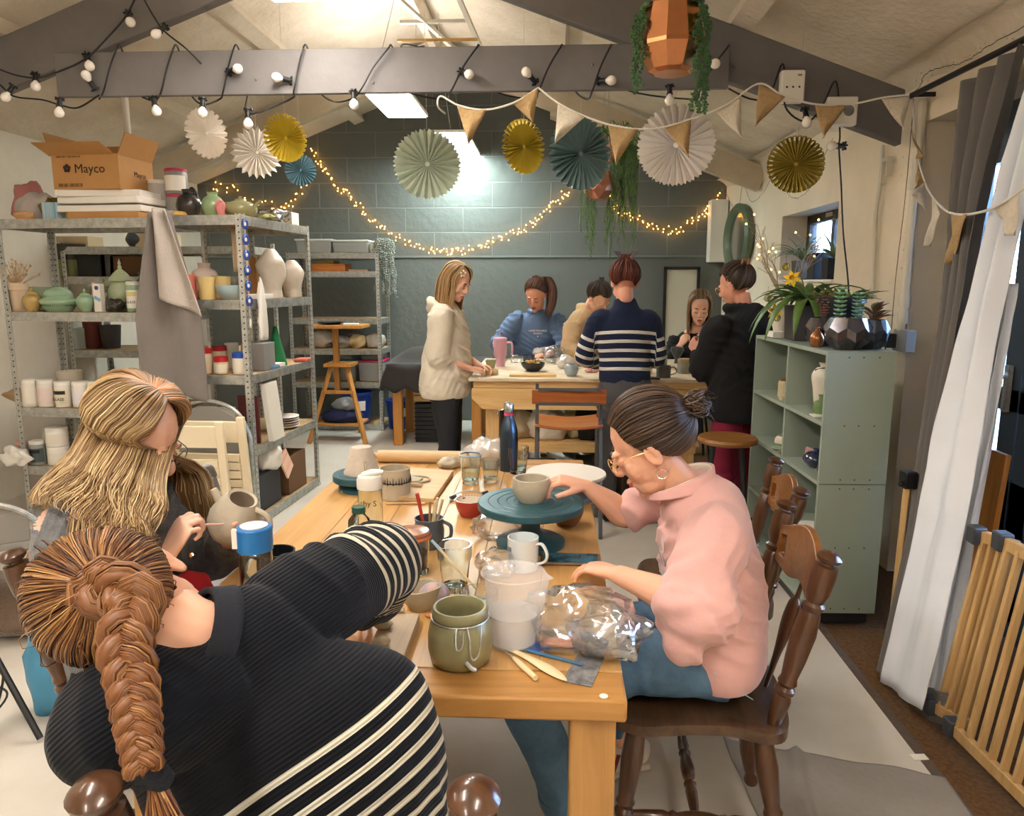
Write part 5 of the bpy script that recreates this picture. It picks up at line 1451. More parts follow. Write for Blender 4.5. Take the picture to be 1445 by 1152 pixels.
 gs2 = [[g[0]]+[q+(q-V(-1.02, 1.71, 1.0)).normalized()*.012 for q in g[1:]] for g in gs[:6]]
 hair_sheet(gs2, 320, .0018, None, st, 20, .008, wave=.014, wfreq=3, frizz=.0008, seed=82, center=V(-1.02, 1.71, 1.0), tfn=tf, thi=1)
 # curls lying on the near side of the chest
 for k in range(160):
  h = rnd.random(); st.a = .35+.6*h; x0 = rnd.uniform(-1.03, -.93); ph = rnd.random()*2
  st.tube([(x0+.010*q+.012*sin(q*.9+ph), 1.475-.003*q+.012*cos(q*.9+ph)+rnd.uniform(-.003, .003), 1.0-.0185*q) for q in range(11)], .0015, 4, cap=False)
 hair_build(shl, st, hm, t)
 return tips
blonde_tips = blonde_woman()
# ---------- 9. foreground woman with the auburn braid ----------
def braid_woman():
 t = thing('person', 'woman with auburn braid and black striped jumper leaning over the near table end', 'person')
 F = V(.1, .85, -.45).normalized(); HS = 1.0; HM = frame(V(-.560, .93, 1.058), (-.28, .85, -.42), (-.86, .05, .34))
 N, P_, Q_ = V(-.425, .955, 1.0), V(-.27, .93, .50), HM @ V(0, -.024, -.088)
 rS, rE, rW = V(-.375, 1.05, 1.015), V(-.300, 1.27, 1.0), V(-.37, 1.39, .835)
 lS, lE, lW = V(-.535, .83, .955), V(-.66, 1.02, .80), V(-.50, 1.27, .80)
 arms = [(rS, rE, rW, V(-.2, .9, -.2), V(0, .2, 1), 1, (.5,)*4, .3), (lS, lE, lW, V(.3, .9, -.05), V(0, 0, 1), -1, (.5,)*4, .3)]
 b = MB(); head_prims(b, HM, HS)
 limb(b, [(HM @ V(0, -.02, -.05), .052), (Q_, .048), (N, .05)])
 limb(b, [(P_, .12, .09), (lerp(P_, N, .45), .11, .08), (lerp(P_, N, .75), .08, .05), (N+V(0, .01, -.02), .04)], up=F)
 for S_, E_, W_, hd, hn, th, cu, tc in arms:
  limb(b, [(S_, .043), (lerp(S_, E_, .5), .042), (E_, .038), (lerp(E_, W_, .35), .039, .036), (lerp(E_, W_, .75), .029, .026), (W_, .024, .019)])
  hand_prims(b, W_, hd, hn, th, cu, tc, .93)
 legs = [(V(-.36, .95, .53), V(-.47, 1.30, .53), V(-.47, 1.32, .1)), (V(-.18, .95, .53), V(-.38, 1.26, .53), V(-.38, 1.28, .1))]
 for H_, K_, A_ in legs: limb(b, [(H_, .07), (K_, .05), (A_, .03), (A_+V(0, .12, -.06), .03)])
 finish_person(t, b, skinmat('skin_fair', 'E3B095'), HM, .0034, HS); face_bits(t, HM, HS)
 e = MB(); e.ball(HM @ V(.092, -.012, -.030), .0035, 8); e.build('ear_stud', mat('gold', 'D6A85A', .2, 1), t)
 ax = (P_-N).normalized(); aL = (rE-rS).normalized()
 def s_at(co):
  u = (co-rS).dot(aL); d = (co-rS-aL*u).length
  dfa = (co-rE)
  fa = (rW-rE).normalized(); uf = dfa.dot(fa)
  st = (co-N).dot(V(.61, -.2, -.77))+.030
  if u > .06 and d < .115 and co.y > 1.02:
   k = (u-.125)
   if uf > 0 and u > .18: k += uf*.9
   k += .006*noise.noise(co*16)+ (co.z-1.0)*.25
   return .2+k
  # stripes of the body
  st2 = st+.010*noise.noise(co*5)
  return min(st2, .199) if (u > -.02 and co.y > 1.0 and st2 < .23) else st2
 sm = stripe_mat('black_stripe_rib', '0E1118', 'C9C6B6', 's', .2, .024, .36, .0058, 60, .38)
 s = MB()
 limb(s, [(P_+V(0, 0, -.02), .17, .14), (lerp(P_, N, .15), .182, .14), (lerp(P_, N, .4)+V(.005, 0, 0), .195, .128), (lerp(P_, N, .62)+V(.008, 0, 0), .222, .122), (lerp(P_, N, .80)+V(.004, 0, .0), .212, .105), (lerp(P_, N, .92), .12, .075), (N, .088, .074), (lerp(N, Q_, .5), .072, .066), (lerp(N, Q_, .9), .062, .058)], up=F, seg=28)
 limb(s, [(lerp(N, rS, .5), .076), (rS, .082), (lerp(rS, rE, .35), .080), (lerp(rS, rE, .7), .076), (rE, .073), (lerp(rE, rW, .25), .066), (lerp(rE, rW, .6), .058), (lerp(rE, rW, .85), .045)], seg=20)
 limb(s, [(lerp(N, lS, .2)+V(0, 0, -.03), .09), (lerp(N, lS, .6)+V(0, 0, -.02), .088), (lS, .082), (lerp(lS, lE, .5), .073), (lE, .068), (lerp(lE, lW, .5), .055), (lerp(lE, lW, .85), .042)], seg=20)
 o = organic(s, 'jumper', sm, .006, 4, t, disp=lambda co, n: ridged(co, 6, .004, 9)+crease(co, V(.3, .8, .3), 60, .007 if co.y > 1.1 else .003, 9), attrs={'s': s_at})
 e = MB(); c = lerp(N, Q_, .8); nn = (Q_-N).normalized(); u_ = nn.orthogonal().normalized(); v_ = nn.cross(u_)
 e.grid(lambda i, j: c+nn*(-.02+.035*j)+(u_*cos(i*2*pi)+v_*sin(i*2*pi))*(.070-.010*j), 40, 4, wrap=True)
 e.build('collar', mat('black_collar', '12151D', .9, bump=.2, bscale=300), t, smooth='all', solid=.008)
 j = MB(); j.ball(P_+V(0, .02, -.0), (.17, .16, .10), 18)
 for H_, K_, A_ in legs: limb(j, [(H_, .09), (K_, .072), (lerp(K_, A_, .9), .055)])
 organic(j, 'jeans', mat('blue_denim', ''), .011, 3, t)
 # hair pulled back from the face into a french braid
 hm = hairmat('auburn_gold_hair', [(0, '3A2013'), (.3, '633A20'), (.6, '86592F'), (.85, 'A67B48'), (1, 'C49C66')])
 shl, st = MB(), MB()
 pk = (170, -4)
 rim = [(150, -62), (120, -50), (104, -36), (90, -20), (74, -4), (60, 14), (42, 30), (15, 40), (-15, 40), (-42, 30), (-60, 14), (-80, -4), (-100, -25), (-120, -45), (-150, -60), (178, -64)]
 gs = [spath(HM, d, pk, 1.0, 1.06, HS, 6, 1.08) for d in rim]
 hair_sheet(gs, 1500, .0011, shl, st, 14, .008, wave=.002, frizz=.0004, seed=91, center=HM @ V(0, 0, .02), inset=.004, taper=.2)
 hair_sheet(gs, 70, .0007, None, st, 14, .022, wave=.01, frizz=.002, seed=92, center=HM @ V(0, 0, .02), taper=.2)
 hair_build(shl, st, hm, t)
 # braid
 r0 = spath(HM, pk, pk, 1.04, 1.04, HS, 1, 1)[0]
 up0 = spath(HM, (150, 30), pk, 1.04, 1.04, HS, 2, 1.0)
 path = [lerp(up0[1], r0, .6), r0, V(-.488, .812, 1.125), V(-.482, .776, 1.093), V(-.462, .750, 1.058), V(-.448, .730, 1.03), V(-.438, .716, 1.005), V(-.430, .704, .982)]
 nb = 120
 C = catmull([tuple(p) for p in path], nb); C = [Vector(c) for c in C]
 OUT = V(.12, -.80, .45).normalized()
 strands = [[], [], []]
 for i, c in enumerate(C):
  tq = i/nb; tan = (C[min(i+1, nb)]-C[max(i-1, 0)]).normalized(); sd = tan.cross(OUT).normalized(); ou = sd.cross(tan).normalized()
  if ou.dot(OUT) < 0: ou = -ou
  w_ = (.0235*(1-tq*.5))*(1-.4*max(0, .15-tq)/.15)
  om = tq*2*pi*4.6
  for k in range(3):
   a = om+k*2*pi/3
   strands[k].append((c+sd*w_*sin(a)+ou*(.45*w_*sin(2*a)+.008), .0185*(1-tq*.48)))
 e = MB(); fill = MB()
 for k in range(3):
  S = strands[k]; n_ = len(S)
  fill.a = .40; fill.loft([tuple(p)+(r*.86, r*.62) for p, r in S], 10, up=OUT, pw=0)
  for q in range(80):
   a = rnd.random()*2*pi; rr = .90+.10*rnd.random(); tw = rnd.uniform(1.0, 1.6); fill.a = min(.9, max(.05, rnd.gauss(.45, .17)))
   prev = None; pts = []
   for i in range(0, n_, 2):
    p, r = S[i]; tan = (S[min(i+1, n_-1)][0]-S[max(i-1, 0)][0]).normalized()
    x = tan.cross(OUT).normalized(); y = x.cross(tan)
    aa = a+tw*i*.02
    pts.append(tuple(p+x*r*rr*cos(aa)+y*r*rr*.74*sin(aa)))
   fill.tube(pts, .0010, 4, cap=False)
 o = fill.build('braid', hm, t, smooth='all'); o['label'] = 'thick auburn plait hanging down the back'
 e = MB(); c = C[-1]
 for k in range(3): e.tube([tuple(c+V(.004*k, 0, -.006*k)+V(.016*cos(a), .012*sin(a), .003*sin(3*a))) for a in [q*pi/8 for q in range(16)]], .0055, 6, closed=True)
 e.build('hair_tie', mat('black_scrunchie', '111318', .95, bump=.5, bscale=200), t)
 e = MB(); 
 for k in range(150):
  a = rnd.random()*6.28; r = .016*math.sqrt(rnd.random()); e.a = rnd.random(); L = rnd.uniform(.04, .075)
  p = c+V(.006, -.004, -.014)
  e.tube([tuple(p+V((.006+r*cos(a)*(.5+q*.30))+.32*L*q/4+.0, -.004*q+r*sin(a)*.6, -L*q/4*.85)) for q in range(5)], .0013, 4, cap=False)
 e.build('braid_end', hm, t, smooth='all')
braid_woman()
# =====================  THINGS THAT HANG  =====================
# festoon lights along the truss
bulbm = mat('opal_globe', 'EFE9E0', .25, coat=.3)
def on(u, v, Y): return py(u, v, Y)
def festoon(label, pts, bulbs, loc0):
 t = thing('festoon_lights', label, 'string lights', loc0)
 o = Vector(loc0)
 b = MB(); b.tube([tuple(Vector(p)-o) for p in pts], .0045, 6, n=len(pts)*6); b.build('cable', cable, t)
 for p, d in bulbs:
  p = Vector(p)-o; d = Vector(d).normalized()
  b = MB(); b.lathe([(.001, -.03), (.012, -.03), (.013, .005), (.016, .008), (.016, .012), (.001, .012)], 10)
  for k in range(3): b.box((0, 0, -.03+.0), (.045, .008, .008), (0, 0, k*2.09))
  M3 = d.to_track_quat('Z', 'Y')
  s = b.build('lamp_holder', black, t, loc=p, rot=M3.to_euler())
  b = MB(); b.lathe([(.009, .008), (.012, .016), (.0215, .03), (.0245, .043), (.0205, .056), (.012, .064), (.001, .0665)], 16); b.build('globe', bulbm, s)
FY, BY = 3.91, 3.90
zt, zb = 2.675, 2.425
def bp(u, v, y=FY): return py(u, v, y)
wr = []
for (ub, ut) in ((140, 165), (222, 245), (310, 330), (410, 428), (495, 548), (625, 672), (750, 790), (828, 860), (975, 1026)):
 wr += {222: [bp(216, 143, 3.88)], 310: [bp(284, 147, 3.88)], 410: [bp(350, 161, 3.88)], 495: [bp(470, 143, 3.9)]}.get(ub, [])+[bp(ub, 140, 3.99), bp(ub+(ut-ub)*.25, 128), bp(ub+(ut-ub)*.6, 95), bp(ut, 68), bp(ut+4, 64, 3.98), bp(ut+10, 80, 4.08), bp(ut+20, 125, 4.08)]
festoon('black festoon cable wrapped round the level tie beam with unlit white globes', wr,
  [(bp(129, 118), (-.3, -.4, .8)), (bp(328, 100), (.9, -.5, .1)), (bp(402, 112), (-.8, -.5, .1)), (bp(499, 137, 3.87), (.1, -.3, -1)), (bp(655, 103), (.6, -.6, -.3)), (bp(750, 110), (-.6, -.6, .5)), (bp(852, 114), (.9, -.5, -.1)), (bp(945, 130, 3.87), (0, -.2, -1)), (bp(999, 90), (.7, -.7, -.2)),
   (bp(218, 146, 3.87), (.3, -.2, -1)), (bp(286, 148, 3.87), (0, -.2, -1)), (bp(350, 163, 3.87), (0, -.1, -1))], (-.8, 3.9, 2.55))
P = [bp(-60, 60), bp(0, 98), bp(50, 110), bp(90, 98), bp(122, 82), bp(150, 55), bp(178, 22), bp(196, -15)]
festoon('black festoon cable looping up the left rafter with unlit white globes', P, [(bp(50, 112), (.2, -.4, -1)), (bp(124, 84), (.4, -.4, -.9)), (bp(182, 24), (.4, -.5, -.7))], (-2.5, 3.9, 2.6))
P = [bp(196, -15), bp(215, 20), bp(232, 44), bp(262, 68), bp(284, 90, 3.93)]
festoon('short black festoon cable dropping from the rafter to the beam', P, [(bp(228, 42), (-.4, -.5, -.6))], (-2.0, 3.9, 2.8))
P = [bp(-40, 85), bp(0, 120), bp(20, 136), bp(60, 141, 3.95), bp(84, 148, 3.9), bp(110, 152), bp(140, 134)]
festoon('black festoon cable hanging under the left end of the tie beam', P, [(bp(14, 128), (-.4, -.3, -.8)), (bp(84, 148, 3.87), (0, -.2, -1))], (-2.7, 3.9, 2.45))
P = [bp(1028, 125, 3.93), bp(1060, 140), bp(1085, 135), bp(1105, 90, 3.95), bp(1108, 150), bp(1138, 172), bp(1160, 150), bp(1180, 115, 3.95), bp(1185, 185, 3.98), bp(1184, 210, 3.98), bp(1187, 260, 4.05), bp(1190, 330, 4.12), bp(1197, 400, 4.15), bp(1200, 470, 4.15)]
festoon('black festoon cable at the right rafter ending in a long drop down the wall', P, [(bp(1137, 162, 3.88), (.1, -.3, -1)), (bp(1184, 206, 3.96), (-1, -.3, -.05))], (1.3, 3.95, 2.3))
# paper fans
def fan(label, c, r, face, color, n=28, scal=.10, loop=True, top=None, spiky=0, color2=None, holes=0):
 m = mat('paper_'+color, color, .75, var=.04, vscale=12)
 t = thing('paper_fan', label, 'paper decoration', c, face)
 b = MB(); vs = []; fs = []
 N = n*2; rings = [.06, .3, .55, .8, .93, 1.0]
 for q, rr in enumerate(rings):
  for k in range(N*2):
   a = 2*pi*k/(N*2); ph = k % 4
   zig = (1 if ph in (0,) else (-1 if ph == 2 else 0))*.026*(rr**.5)*(r/.2)
   R_ = r*rr
   if q == 5: R_ = r*(1-scal*(1 if ph in (0, 2) and (spiky == 0) else 0)+spiky*(.12 if ph == 1 else (-.12 if ph == 3 else 0)))
   vs.append((R_*sin(a), zig, R_*cos(a)))
 W = N*2
 for q in range(5):
  for k in range(W):
   if holes and q == 3 and k % 4 == 1: continue
   fs.append((q*W+k, q*W+(k+1) % W, (q+1)*W+(k+1) % W, (q+1)*W+k))
 b.add(vs, fs); b.build('pleated_disc', m, t, smooth=False, solid=.0008)
 b = MB(); b.lathe([(.001, -.006), (r*.07, -.004), (r*.07, .004), (.001, .006)], 14); b.build('centre_button', m, t, rot=(pi/2, 0, 0))
 b = MB(); b.tube([(0, 0, r*.95), (0, 0, AP-SL*abs(c[0]-XA)+.02-c[2])], .0012, 5); b.build('hanging_thread', mat('white_thread', 'E8E4DC', .8), t)
 return t
W_ = {}
fan('small white paper fan nearly edge-on high above the cardboard box', (-2.28, 5.05, 2.47), .165, R(62), 'F6EEE4', 24, .12, top=3.0)
fan('white spiky paper snowflake beside the yellow fan', (-2.12, 5.5, 2.42), .165, R(22), 'FAF4EC', 22, .0, top=3.1, spiky=1)
fan('bright yellow paper fan hanging at the left of the beam', (-1.525, 4.4, 2.315), .135, R(48), 'F0D848', 30, .05, top=2.93, holes=1)
fan('small teal paper fan behind the left yellow one', (-2.07, 6.3, 2.413), .13, R(25), '6F93A0', 26, .05, top=3.05)
fan('large pale sage paper fan in the middle below the light panel', (-.74, 4.6, 2.194), .205, R(12), 'D6E2D2', 24, .09, top=3.3)
fan('yellow ochre paper fan hanging between two bunting flags', (-.178, 5.0, 2.359), .172, R(42), 'E2CA48', 30, .05, top=3.2, holes=1)
fan('large slate-teal paper fan beside the trailing plant', (.179, 4.8, 2.28), .222, R(30), '86A6AA', 30, .05, top=3.05)
fan('large white paper fan behind the copper planter', (.682, 4.3, 2.239), .217, R(-18), 'FFF9F5', 28, .06, top=2.85)
fan('olive-gold paper fan at the right with pinhole edge', (1.24, 4.0, 2.089), .142, R(-8), 'B5A044', 34, .03, top=2.34, holes=1)
# bunting
hess = mat('hessian', 'C2A374', .95, var=.15, vscale=60, bump=.6, bscale=300)
lace = mat('cream_lace', 'E2D8C6', .9, var=.12, vscale=90, bump=.5, bscale=250)
tape = mat('white_tape', 'E9E5DC', .8)
def bunting(label, line, flags, loc0):
 t = thing('bunting', label, 'bunting', loc0); o = Vector(loc0)
 b = MB(); b.tube([tuple(Vector(p)-o) for p in line], .005, 6, n=len(line)*6); b.build('tape', tape, t)
 for (a, c, tip, m) in flags:
  a, c, tip = Vector(a)-o, Vector(c)-o, Vector(tip)-o
  nn = (c-a).cross(tip-a).normalized(); b = MB()
  def g(i, j):
   p = lerp(lerp(a, c, i), tip, j)
   return p+nn*.012*sin(i*5+j*4)*(.3+j)
  b.grid(g, 8, 10); b.build('flag', m, t, smooth='all', solid=.0015)
Yb = 3.84
L1 = [bp(628, 160, 3.95), bp(618, 150, Yb), bp(622, 136, Yb), bp(648, 149, Yb), bp(685, 155, Yb), bp(725, 145, Yb), bp(760, 124, 3.86)]
def fl(u0, v0, u1, v1, ut, vt, Y, m, dy=.0): return (py(u0, v0, Y), py(u1, v1, Y), py(ut, vt, Y+dy), m)
bunting('short hessian bunting swag looped under the middle of the beam', L1, [fl(645, 150, 687, 155, 661, 204, Yb, hess), fl(724, 146, 760, 124, 752, 173, Yb, hess)], tuple(bp(690, 150, Yb)))
Y1, Y2 = 3.84, 3.80
L2 = [bp(760, 124, 3.86), bp(790, 147, Y1), bp(830, 166, Y1), bp(870, 178, Y1), bp(920, 182, Y1), bp(985, 165, Y1), bp(1030, 145, Y1), bp(1071, 118, Y1), bp(1105, 135, Y1), bp(1150, 147, Y1), bp(1200, 147, Y1), bp(1245, 138, 3.82), bp(1283, 134, 3.8)]
bunting('long cream and hessian bunting strung from the beam to the right wall', L2, [fl(787, 146, 826, 165, 783, 202, Y1, lace), fl(858, 176, 901, 182, 869, 233, Y1, hess), fl(937, 179, 975, 169, 972, 222, Y1, hess), fl(1010, 158, 1045, 138, 1047, 196, Y1, lace), fl(1071, 118, 1108, 137, 1066, 178, Y1, hess), fl(1150, 148, 1195, 149, 1162, 195, Y1, hess), fl(1244, 140, 1284, 136, 1275, 184, 3.81, lace)], tuple(bp(985, 165, Y1)))
def qx(u, v, X): return px(u, v, X)
L3 = [qx(1287, 137, 1.72), qx(1290, 180, 1.72), qx(1296, 225, 1.71), qx(1310, 268, 1.70), qx(1332, 295, 1.66), qx(1355, 303, 1.60), qx(1390, 298, 1.55), qx(1420, 283, 1.52), qx(1450, 262, 1.5)]
bunting('bunting drooping from the curtain pole across the doors', L3, [
 (qx(1286, 175, 1.72), qx(1293, 215, 1.72), qx(1298, 223, 1.66), hess), (qx(1296, 232, 1.71), qx(1305, 258, 1.71), qx(1292, 264, 1.66), hess), (qx(1305, 256, 1.70), qx(1306, 300, 1.70), qx(1290, 272, 1.64), lace),
 (qx(1315, 278, 1.69), qx(1328, 302, 1.67), qx(1308, 347, 1.67), lace), (qx(1342, 302, 1.62), qx(1366, 302, 1.58), qx(1338, 372, 1.61), hess), (qx(1400, 293, 1.54), qx(1443, 268, 1.51), qx(1425, 333, 1.52), lace)], tuple(qx(1355, 303, 1.6)))
# warm fairy lights
ledm = mat('warm_led', 'FFB64E', .4, emit=9); ledm.cycles.emission_sampling = 'NONE'
led_off = mat('led_unlit', 'E9D9A8', .4)
copper_wire = mat('copper_wire', '8C6A3C', .4, .8)
def fairy(label, path, n, loc0, spread=.03, m=None, r=.0065, wire=None, name='fairy_lights', seed=0, stalk=0):
 rg = random.Random(seed+50)
 t = thing(name, label, 'fairy lights', loc0); o = Vector(loc0)
 C = [Vector(c) for c in catmull([tuple(p) for p in path], n*2)]
 b = MB()
 for s_ in (0, 1) if spread > .01 else (0,):
  b.tube([tuple(c-o+V(0, -.01, 0)+V(rg.uniform(-1, 1), 0, rg.uniform(-1, 1))*spread*.6) for c in C], .0016, 4)
 b.build('wire', wire or copper_wire, t)
 base = MB(); base.ball((0, 0, 0), (r*.8, r*.8, r), 8)
 first = None
 for k in range(n):
  c = C[min(len(C)-1, k*2+rg.randint(0, 1))]-o+V(rg.uniform(-1, 1)*spread*.5, -.012, rg.uniform(-1, 1)*spread)
  if stalk:
   d = V(rg.choice((-1, 1))*stalk, -.004, rg.uniform(-.3, .3)*stalk); c = C[k*2]-o+d
  if first is None: first = base.build('led', m or ledm, t, loc=c)
  else:
   q = first.copy(); COL.objects.link(q); q.location = c
 return t
YW = YB-.03
fairy('warm fairy light garland at the left end of the dark wall above the shelves', [py(300, 262, YW), py(330, 268, YW), py(380, 290, YW), py(405, 292, YW), py(425, 268, YW), py(437, 240, YW)], 40, tuple(py(370, 280, YW)), .05, seed=1)
fairy('warm fairy light garland swagged from the shelves to the low middle of the dark wall', [py(440, 215, YW), py(462, 245, YW), py(488, 272, YW), py(515, 300, YW), py(545, 325, YW), py(580, 345, YW), py(620, 354, YW), py(640, 356, YW)], 85, tuple(py(540, 320, YW)), .045, seed=2)
fairy('warm fairy light garland rising from the low middle towards the teal fan', [py(642, 356, YW), py(675, 350, YW), py(705, 338, YW), py(740, 322, YW), py(770, 300, YW), py(800, 270, YW), py(820, 250, YW)], 80, tuple(py(740, 322, YW)), .045, seed=3)
fairy('warm fairy light garland between the trailing plant and the right wall corner', [py(830, 240, YW), py(860, 285, YW), py(890, 305, YW), py(920, 320, YW), py(955, 325, YW), py(985, 308, YW), py(1005, 290, YW), py(1016, 278, YW)], 75, tuple(py(930, 320, YW)), .045, seed=4)
fairy('unlit fairy light wire tangled high on the right wall by the oval frame', [px(1022, 268, 1.77), px(1040, 300, 1.77), px(1048, 262, 1.77), px(1060, 285, 1.77), px(1078, 270, 1.77), px(1095, 240, 1.77), px(1105, 265, 1.77), px(1120, 280, 1.77), px(1140, 268, 1.77), px(1160, 225, 1.77), px(1175, 195, 1.77)], 34, tuple(px(1078, 270, 1.77)), .005, led_off, .004, cable, stalk=.02, seed=5)
fairy('unlit fairy light wire running along the top of the curtain pole', [px(1240, 165, 1.76), px(1290, 130, 1.76), px(1305, 105, 1.76), px(1330, 95, 1.76), px(1360, 88, 1.74), px(1400, 62, 1.74), px(1450, 35, 1.74)], 36, tuple(px(1330, 95, 1.76)), .005, led_off, .0045, cable, stalk=.03, seed=6)
fairy('unlit fairy light wire hanging straight down the wall to the socket', [px(1288, 140, 1.77), px(1283, 200, 1.77), px(1277, 270, 1.77), px(1270, 330, 1.77), px(1262, 400, 1.77), px(1257, 465, 1.77)], 15, tuple(px(1277, 270, 1.77)), .002, led_off, .004, cable, stalk=.025, seed=7)
# hanging planters
copper = mat('copper', 'C98A5E', .22, .95, var=.1, vscale=6)
copperp = mat('rose_copper', 'C98E78', .3, .8)
leafm = mat('succulent_green', '4F7A45', .5, color2='35592F', vscale=20)
leaf2 = mat('fern_green', '6D9048', .6, color2='466B2C', vscale=9)
leaf3 = mat('silver_leaf', '9FA39A', .6, color2='6E746B', vscale=20)
def trailing(b, start, L, leaf, step, seed=0, sway=.03, mode='bead'):
 rg = random.Random(seed); p = Vector(start); pts = [tuple(p)]; n = int(L/step); a = rg.random()*6
 dr = V(rg.uniform(-1, 1), rg.uniform(-1, 1), 0)*sway
 for k in range(n):
  p = p+V(dr.x*step*2+.004*sin(k*.5+a), dr.y*step*2+.004*cos(k*.6+a), -step); pts.append(tuple(p))
  for s_ in (-1, 1) if mode == 'bead' else (rg.choice((-1, 1)),):
   ang = rg.random()*6.28; c = p+V(cos(ang), sin(ang), 0)*leaf*.8
   if mode == 'bead': b.ball(c, (leaf*.8, leaf*.8, leaf*.5), 6, rot=(rg.random(), rg.random(), ang))
   else:
    d = V(cos(ang)*.6, sin(ang)*.6, -.75)*leaf; w_ = V(-sin(ang), cos(ang), 0)*leaf*.13
    b.add([p, p+d*.5+w_, p+d, p+d*.5-w_], [(0, 1, 2, 3)])
 b.tube(pts, leaf*.10, 4, cap=False)
def planter_faceted(b, r, h, n=8):
 for k in range(1):
  vs = []; prof = ((.62, 0), (.95, .30), (1.0, .55), (.80, 1.0)); 
  for q, (rr, z) in enumerate(prof):
   for i in range(n): a = 2*pi*(i+(.5 if q in (1,) else 0))/n; vs.append((r*rr*cos(a), r*rr*sin(a), z*h))
  fs = [tuple(reversed(range(n)))]
  for q in range(3):
   for i in range(n):
    A, B_, C_, D = q*n+i, q*n+(i+1) % n, (q+1)*n+(i+1) % n, (q+1)*n+i
    if q == 0: fs += [(A, B_, D), (B_, C_, D)]
    elif q == 1: fs += [(A, B_, C_), (A, C_, D)]
    else: fs.append((A, B_, C_, D))
  b.add(vs, fs)
t = thing('hanging_planter', 'large copper hanging planter with trailing succulents in front of the beam', 'planter', (.505, 3.38, 2.37)); HZ = 3.0-2.37
b = MB(); b.lathe([(.075, 0), (.10, .012), (.142, .10), (.144, .115), (.115, .262), (.118, .268), (.110, .268), (.108, .25), (.001, .245)], 10); b.build('pot', copper, t, smooth=15)
for k in range(3): b = MB(); a = k*2.09; b.tube([(.11*cos(a), .11*sin(a), .262), (0, 0, .62)], .0012, 4); b.build('hanging_wire', steel, t)
b = MB()
for k in range(26):
 a = (rnd.uniform(2.7, 3.7) if k % 2 else rnd.uniform(5.2, 5.7)) if k < 14 else rnd.uniform(.4, 2.6)
 L = rnd.choice((.12, .2, .3) if k % 2 else (.34, .42)) if k < 14 else .06
 s0 = (.128*cos(a), .128*sin(a), .26)
 trailing(b, (.155*cos(a), .155*sin(a), .24), L, .0085, .011, seed=k, sway=.015)
 b.ball(s0, .012, 6)
b.build('foliage', leafm, t)
t = thing('hanging_planter', 'rose-copper hanging planter with long fine green trails near the back', 'planter', (.36, 5.9, 2.12))
b = MB(); planter_faceted(b, .12, .2); b.build('pot', copperp, t, smooth=False)
b = MB(); planter_faceted(b, .10, .18); b.build('inner_pot', copperp, t, loc=(.09, .05, .28), smooth=False)
for k in range(4): b = MB(); a = k*pi/2+.5; b.tube([(.09*cos(a)+.03, .09*sin(a), .2), (.06, .02, .93)], .0015, 4); b.build('hanging_wire', steel, t)
b = MB()
for k in range(60):
 a = rnd.random()*6.28; x = rnd.uniform(-.14, .30)
 if -.02 < x < .08: x += .1
 L = rnd.uniform(.3, .62) if x < .1 else rnd.uniform(.35, .85)
 trailing(b, (x, .08*sin(a), .17 if x < .1 else .44), L, .03, .016, seed=100+k, sway=.02, mode='blade')
for k in range(50):
 a = rnd.random()*6.28; trailing(b, (.12+.1*cos(a), .1*sin(a), .5+.06*rnd.random()), .12, .035, .014, seed=200+k, sway=.8, mode='blade')
b.build('foliage', leaf2, t)
t = thing('hanging_planter', 'small planter above the frame with one green strand dropping into view', 'planter', (.80, 3.15, 2.80))
b = MB(); b.lathe([(.05, 0), (.08, .05), (.085, .12), (.075, .12), (.001, .11)], 12); b.build('pot', copper, t)
b = MB()
for k in range(3): trailing(b, (-.02+.012*k, -.08, .10), .28+.02*k, .009, .012, seed=300+k, sway=.01)
b.build('foliage', leafm, t)
b = MB(); b.tube([(0, 0, .11), (0, 0, .2)], .002, 4); b.build('hanging_wire', steel, t)
# clothes airer / rail under the ridge
t = thing('ceiling_rail', 'white metal ceiling rail with a wooden dowel under the ridge beyond the beam', 'rail', (-.78, 5.0, 3.0))
for a, c in (((-.28, -.2, .30), (.16, .35, .02)), ((.1, -.4, .42), (.3, .3, .05)), ((-.2, .1, .15), (.22, .1, .15)), ((-.05, -.2, .3), (.12, -.2, .3))):
 b = MB(); b.bar(a, c, .03, .02); b.build('strut', white, t)
b = MB(); b.tube([(-.22, .1, .04), (.30, .1, .04)], .011, 8); b.build('dowel', pine, t)
for x in (-.1, .05): b = MB(); b.tube([(x, .1, .05), (x, .1, .2)], .003, 5); b.build('cord', white, t)
b = MB(); b.tube([(-.12+.08*cos(a), .1+.03*sin(a), .0+.01*sin(2*a)) for a in [k*pi/8 for k in range(20)]], .005, 6); b.build('cable_coil', cable, t)
# white boxes on the right rafter
def rafter_box(name, label, cat, u, v, w_, h_, extra):
 c = py(u, v, 3.93); t = thing(name, label, cat, tuple(c), rot=(0, 0, 0))
 b = MB(); b.box((0, 0, 0), (w_, .05, h_)); b.build('housing', white, t, bevel=.008)
 extra(t)
def ex1(t):
 for x in (-.03, 0, .03): b = MB(); b.ball((x, -.026, -.005), (.005, .002, .005), 6); b.build('indicator', black, t)
 b = MB(); b.box((.03, -.026, .05), (.02, .002, .008)); b.build('indicator', mat('grey_mark', '8A8A88', .5), t)
rafter_box('control_box', 'white electrical control box with three dots on the right rafter', 'electrical box', 1117, 123, .115, .15, ex1)
def ex2(t):
 for x in (-.035, .03): b = MB(); b.lathe([(.001, 0), (.022, 0), (.026, .004), (.001, .008)], 16); b.build('lamp', mat('dark_lens', '8F9296', .15), t, loc=(x, -.025, .0), rot=(pi/2, 0, 0))
rafter_box('emergency_light', 'white emergency light unit low on the right rafter', 'light', 1186, 158, .15, .135, ex2)
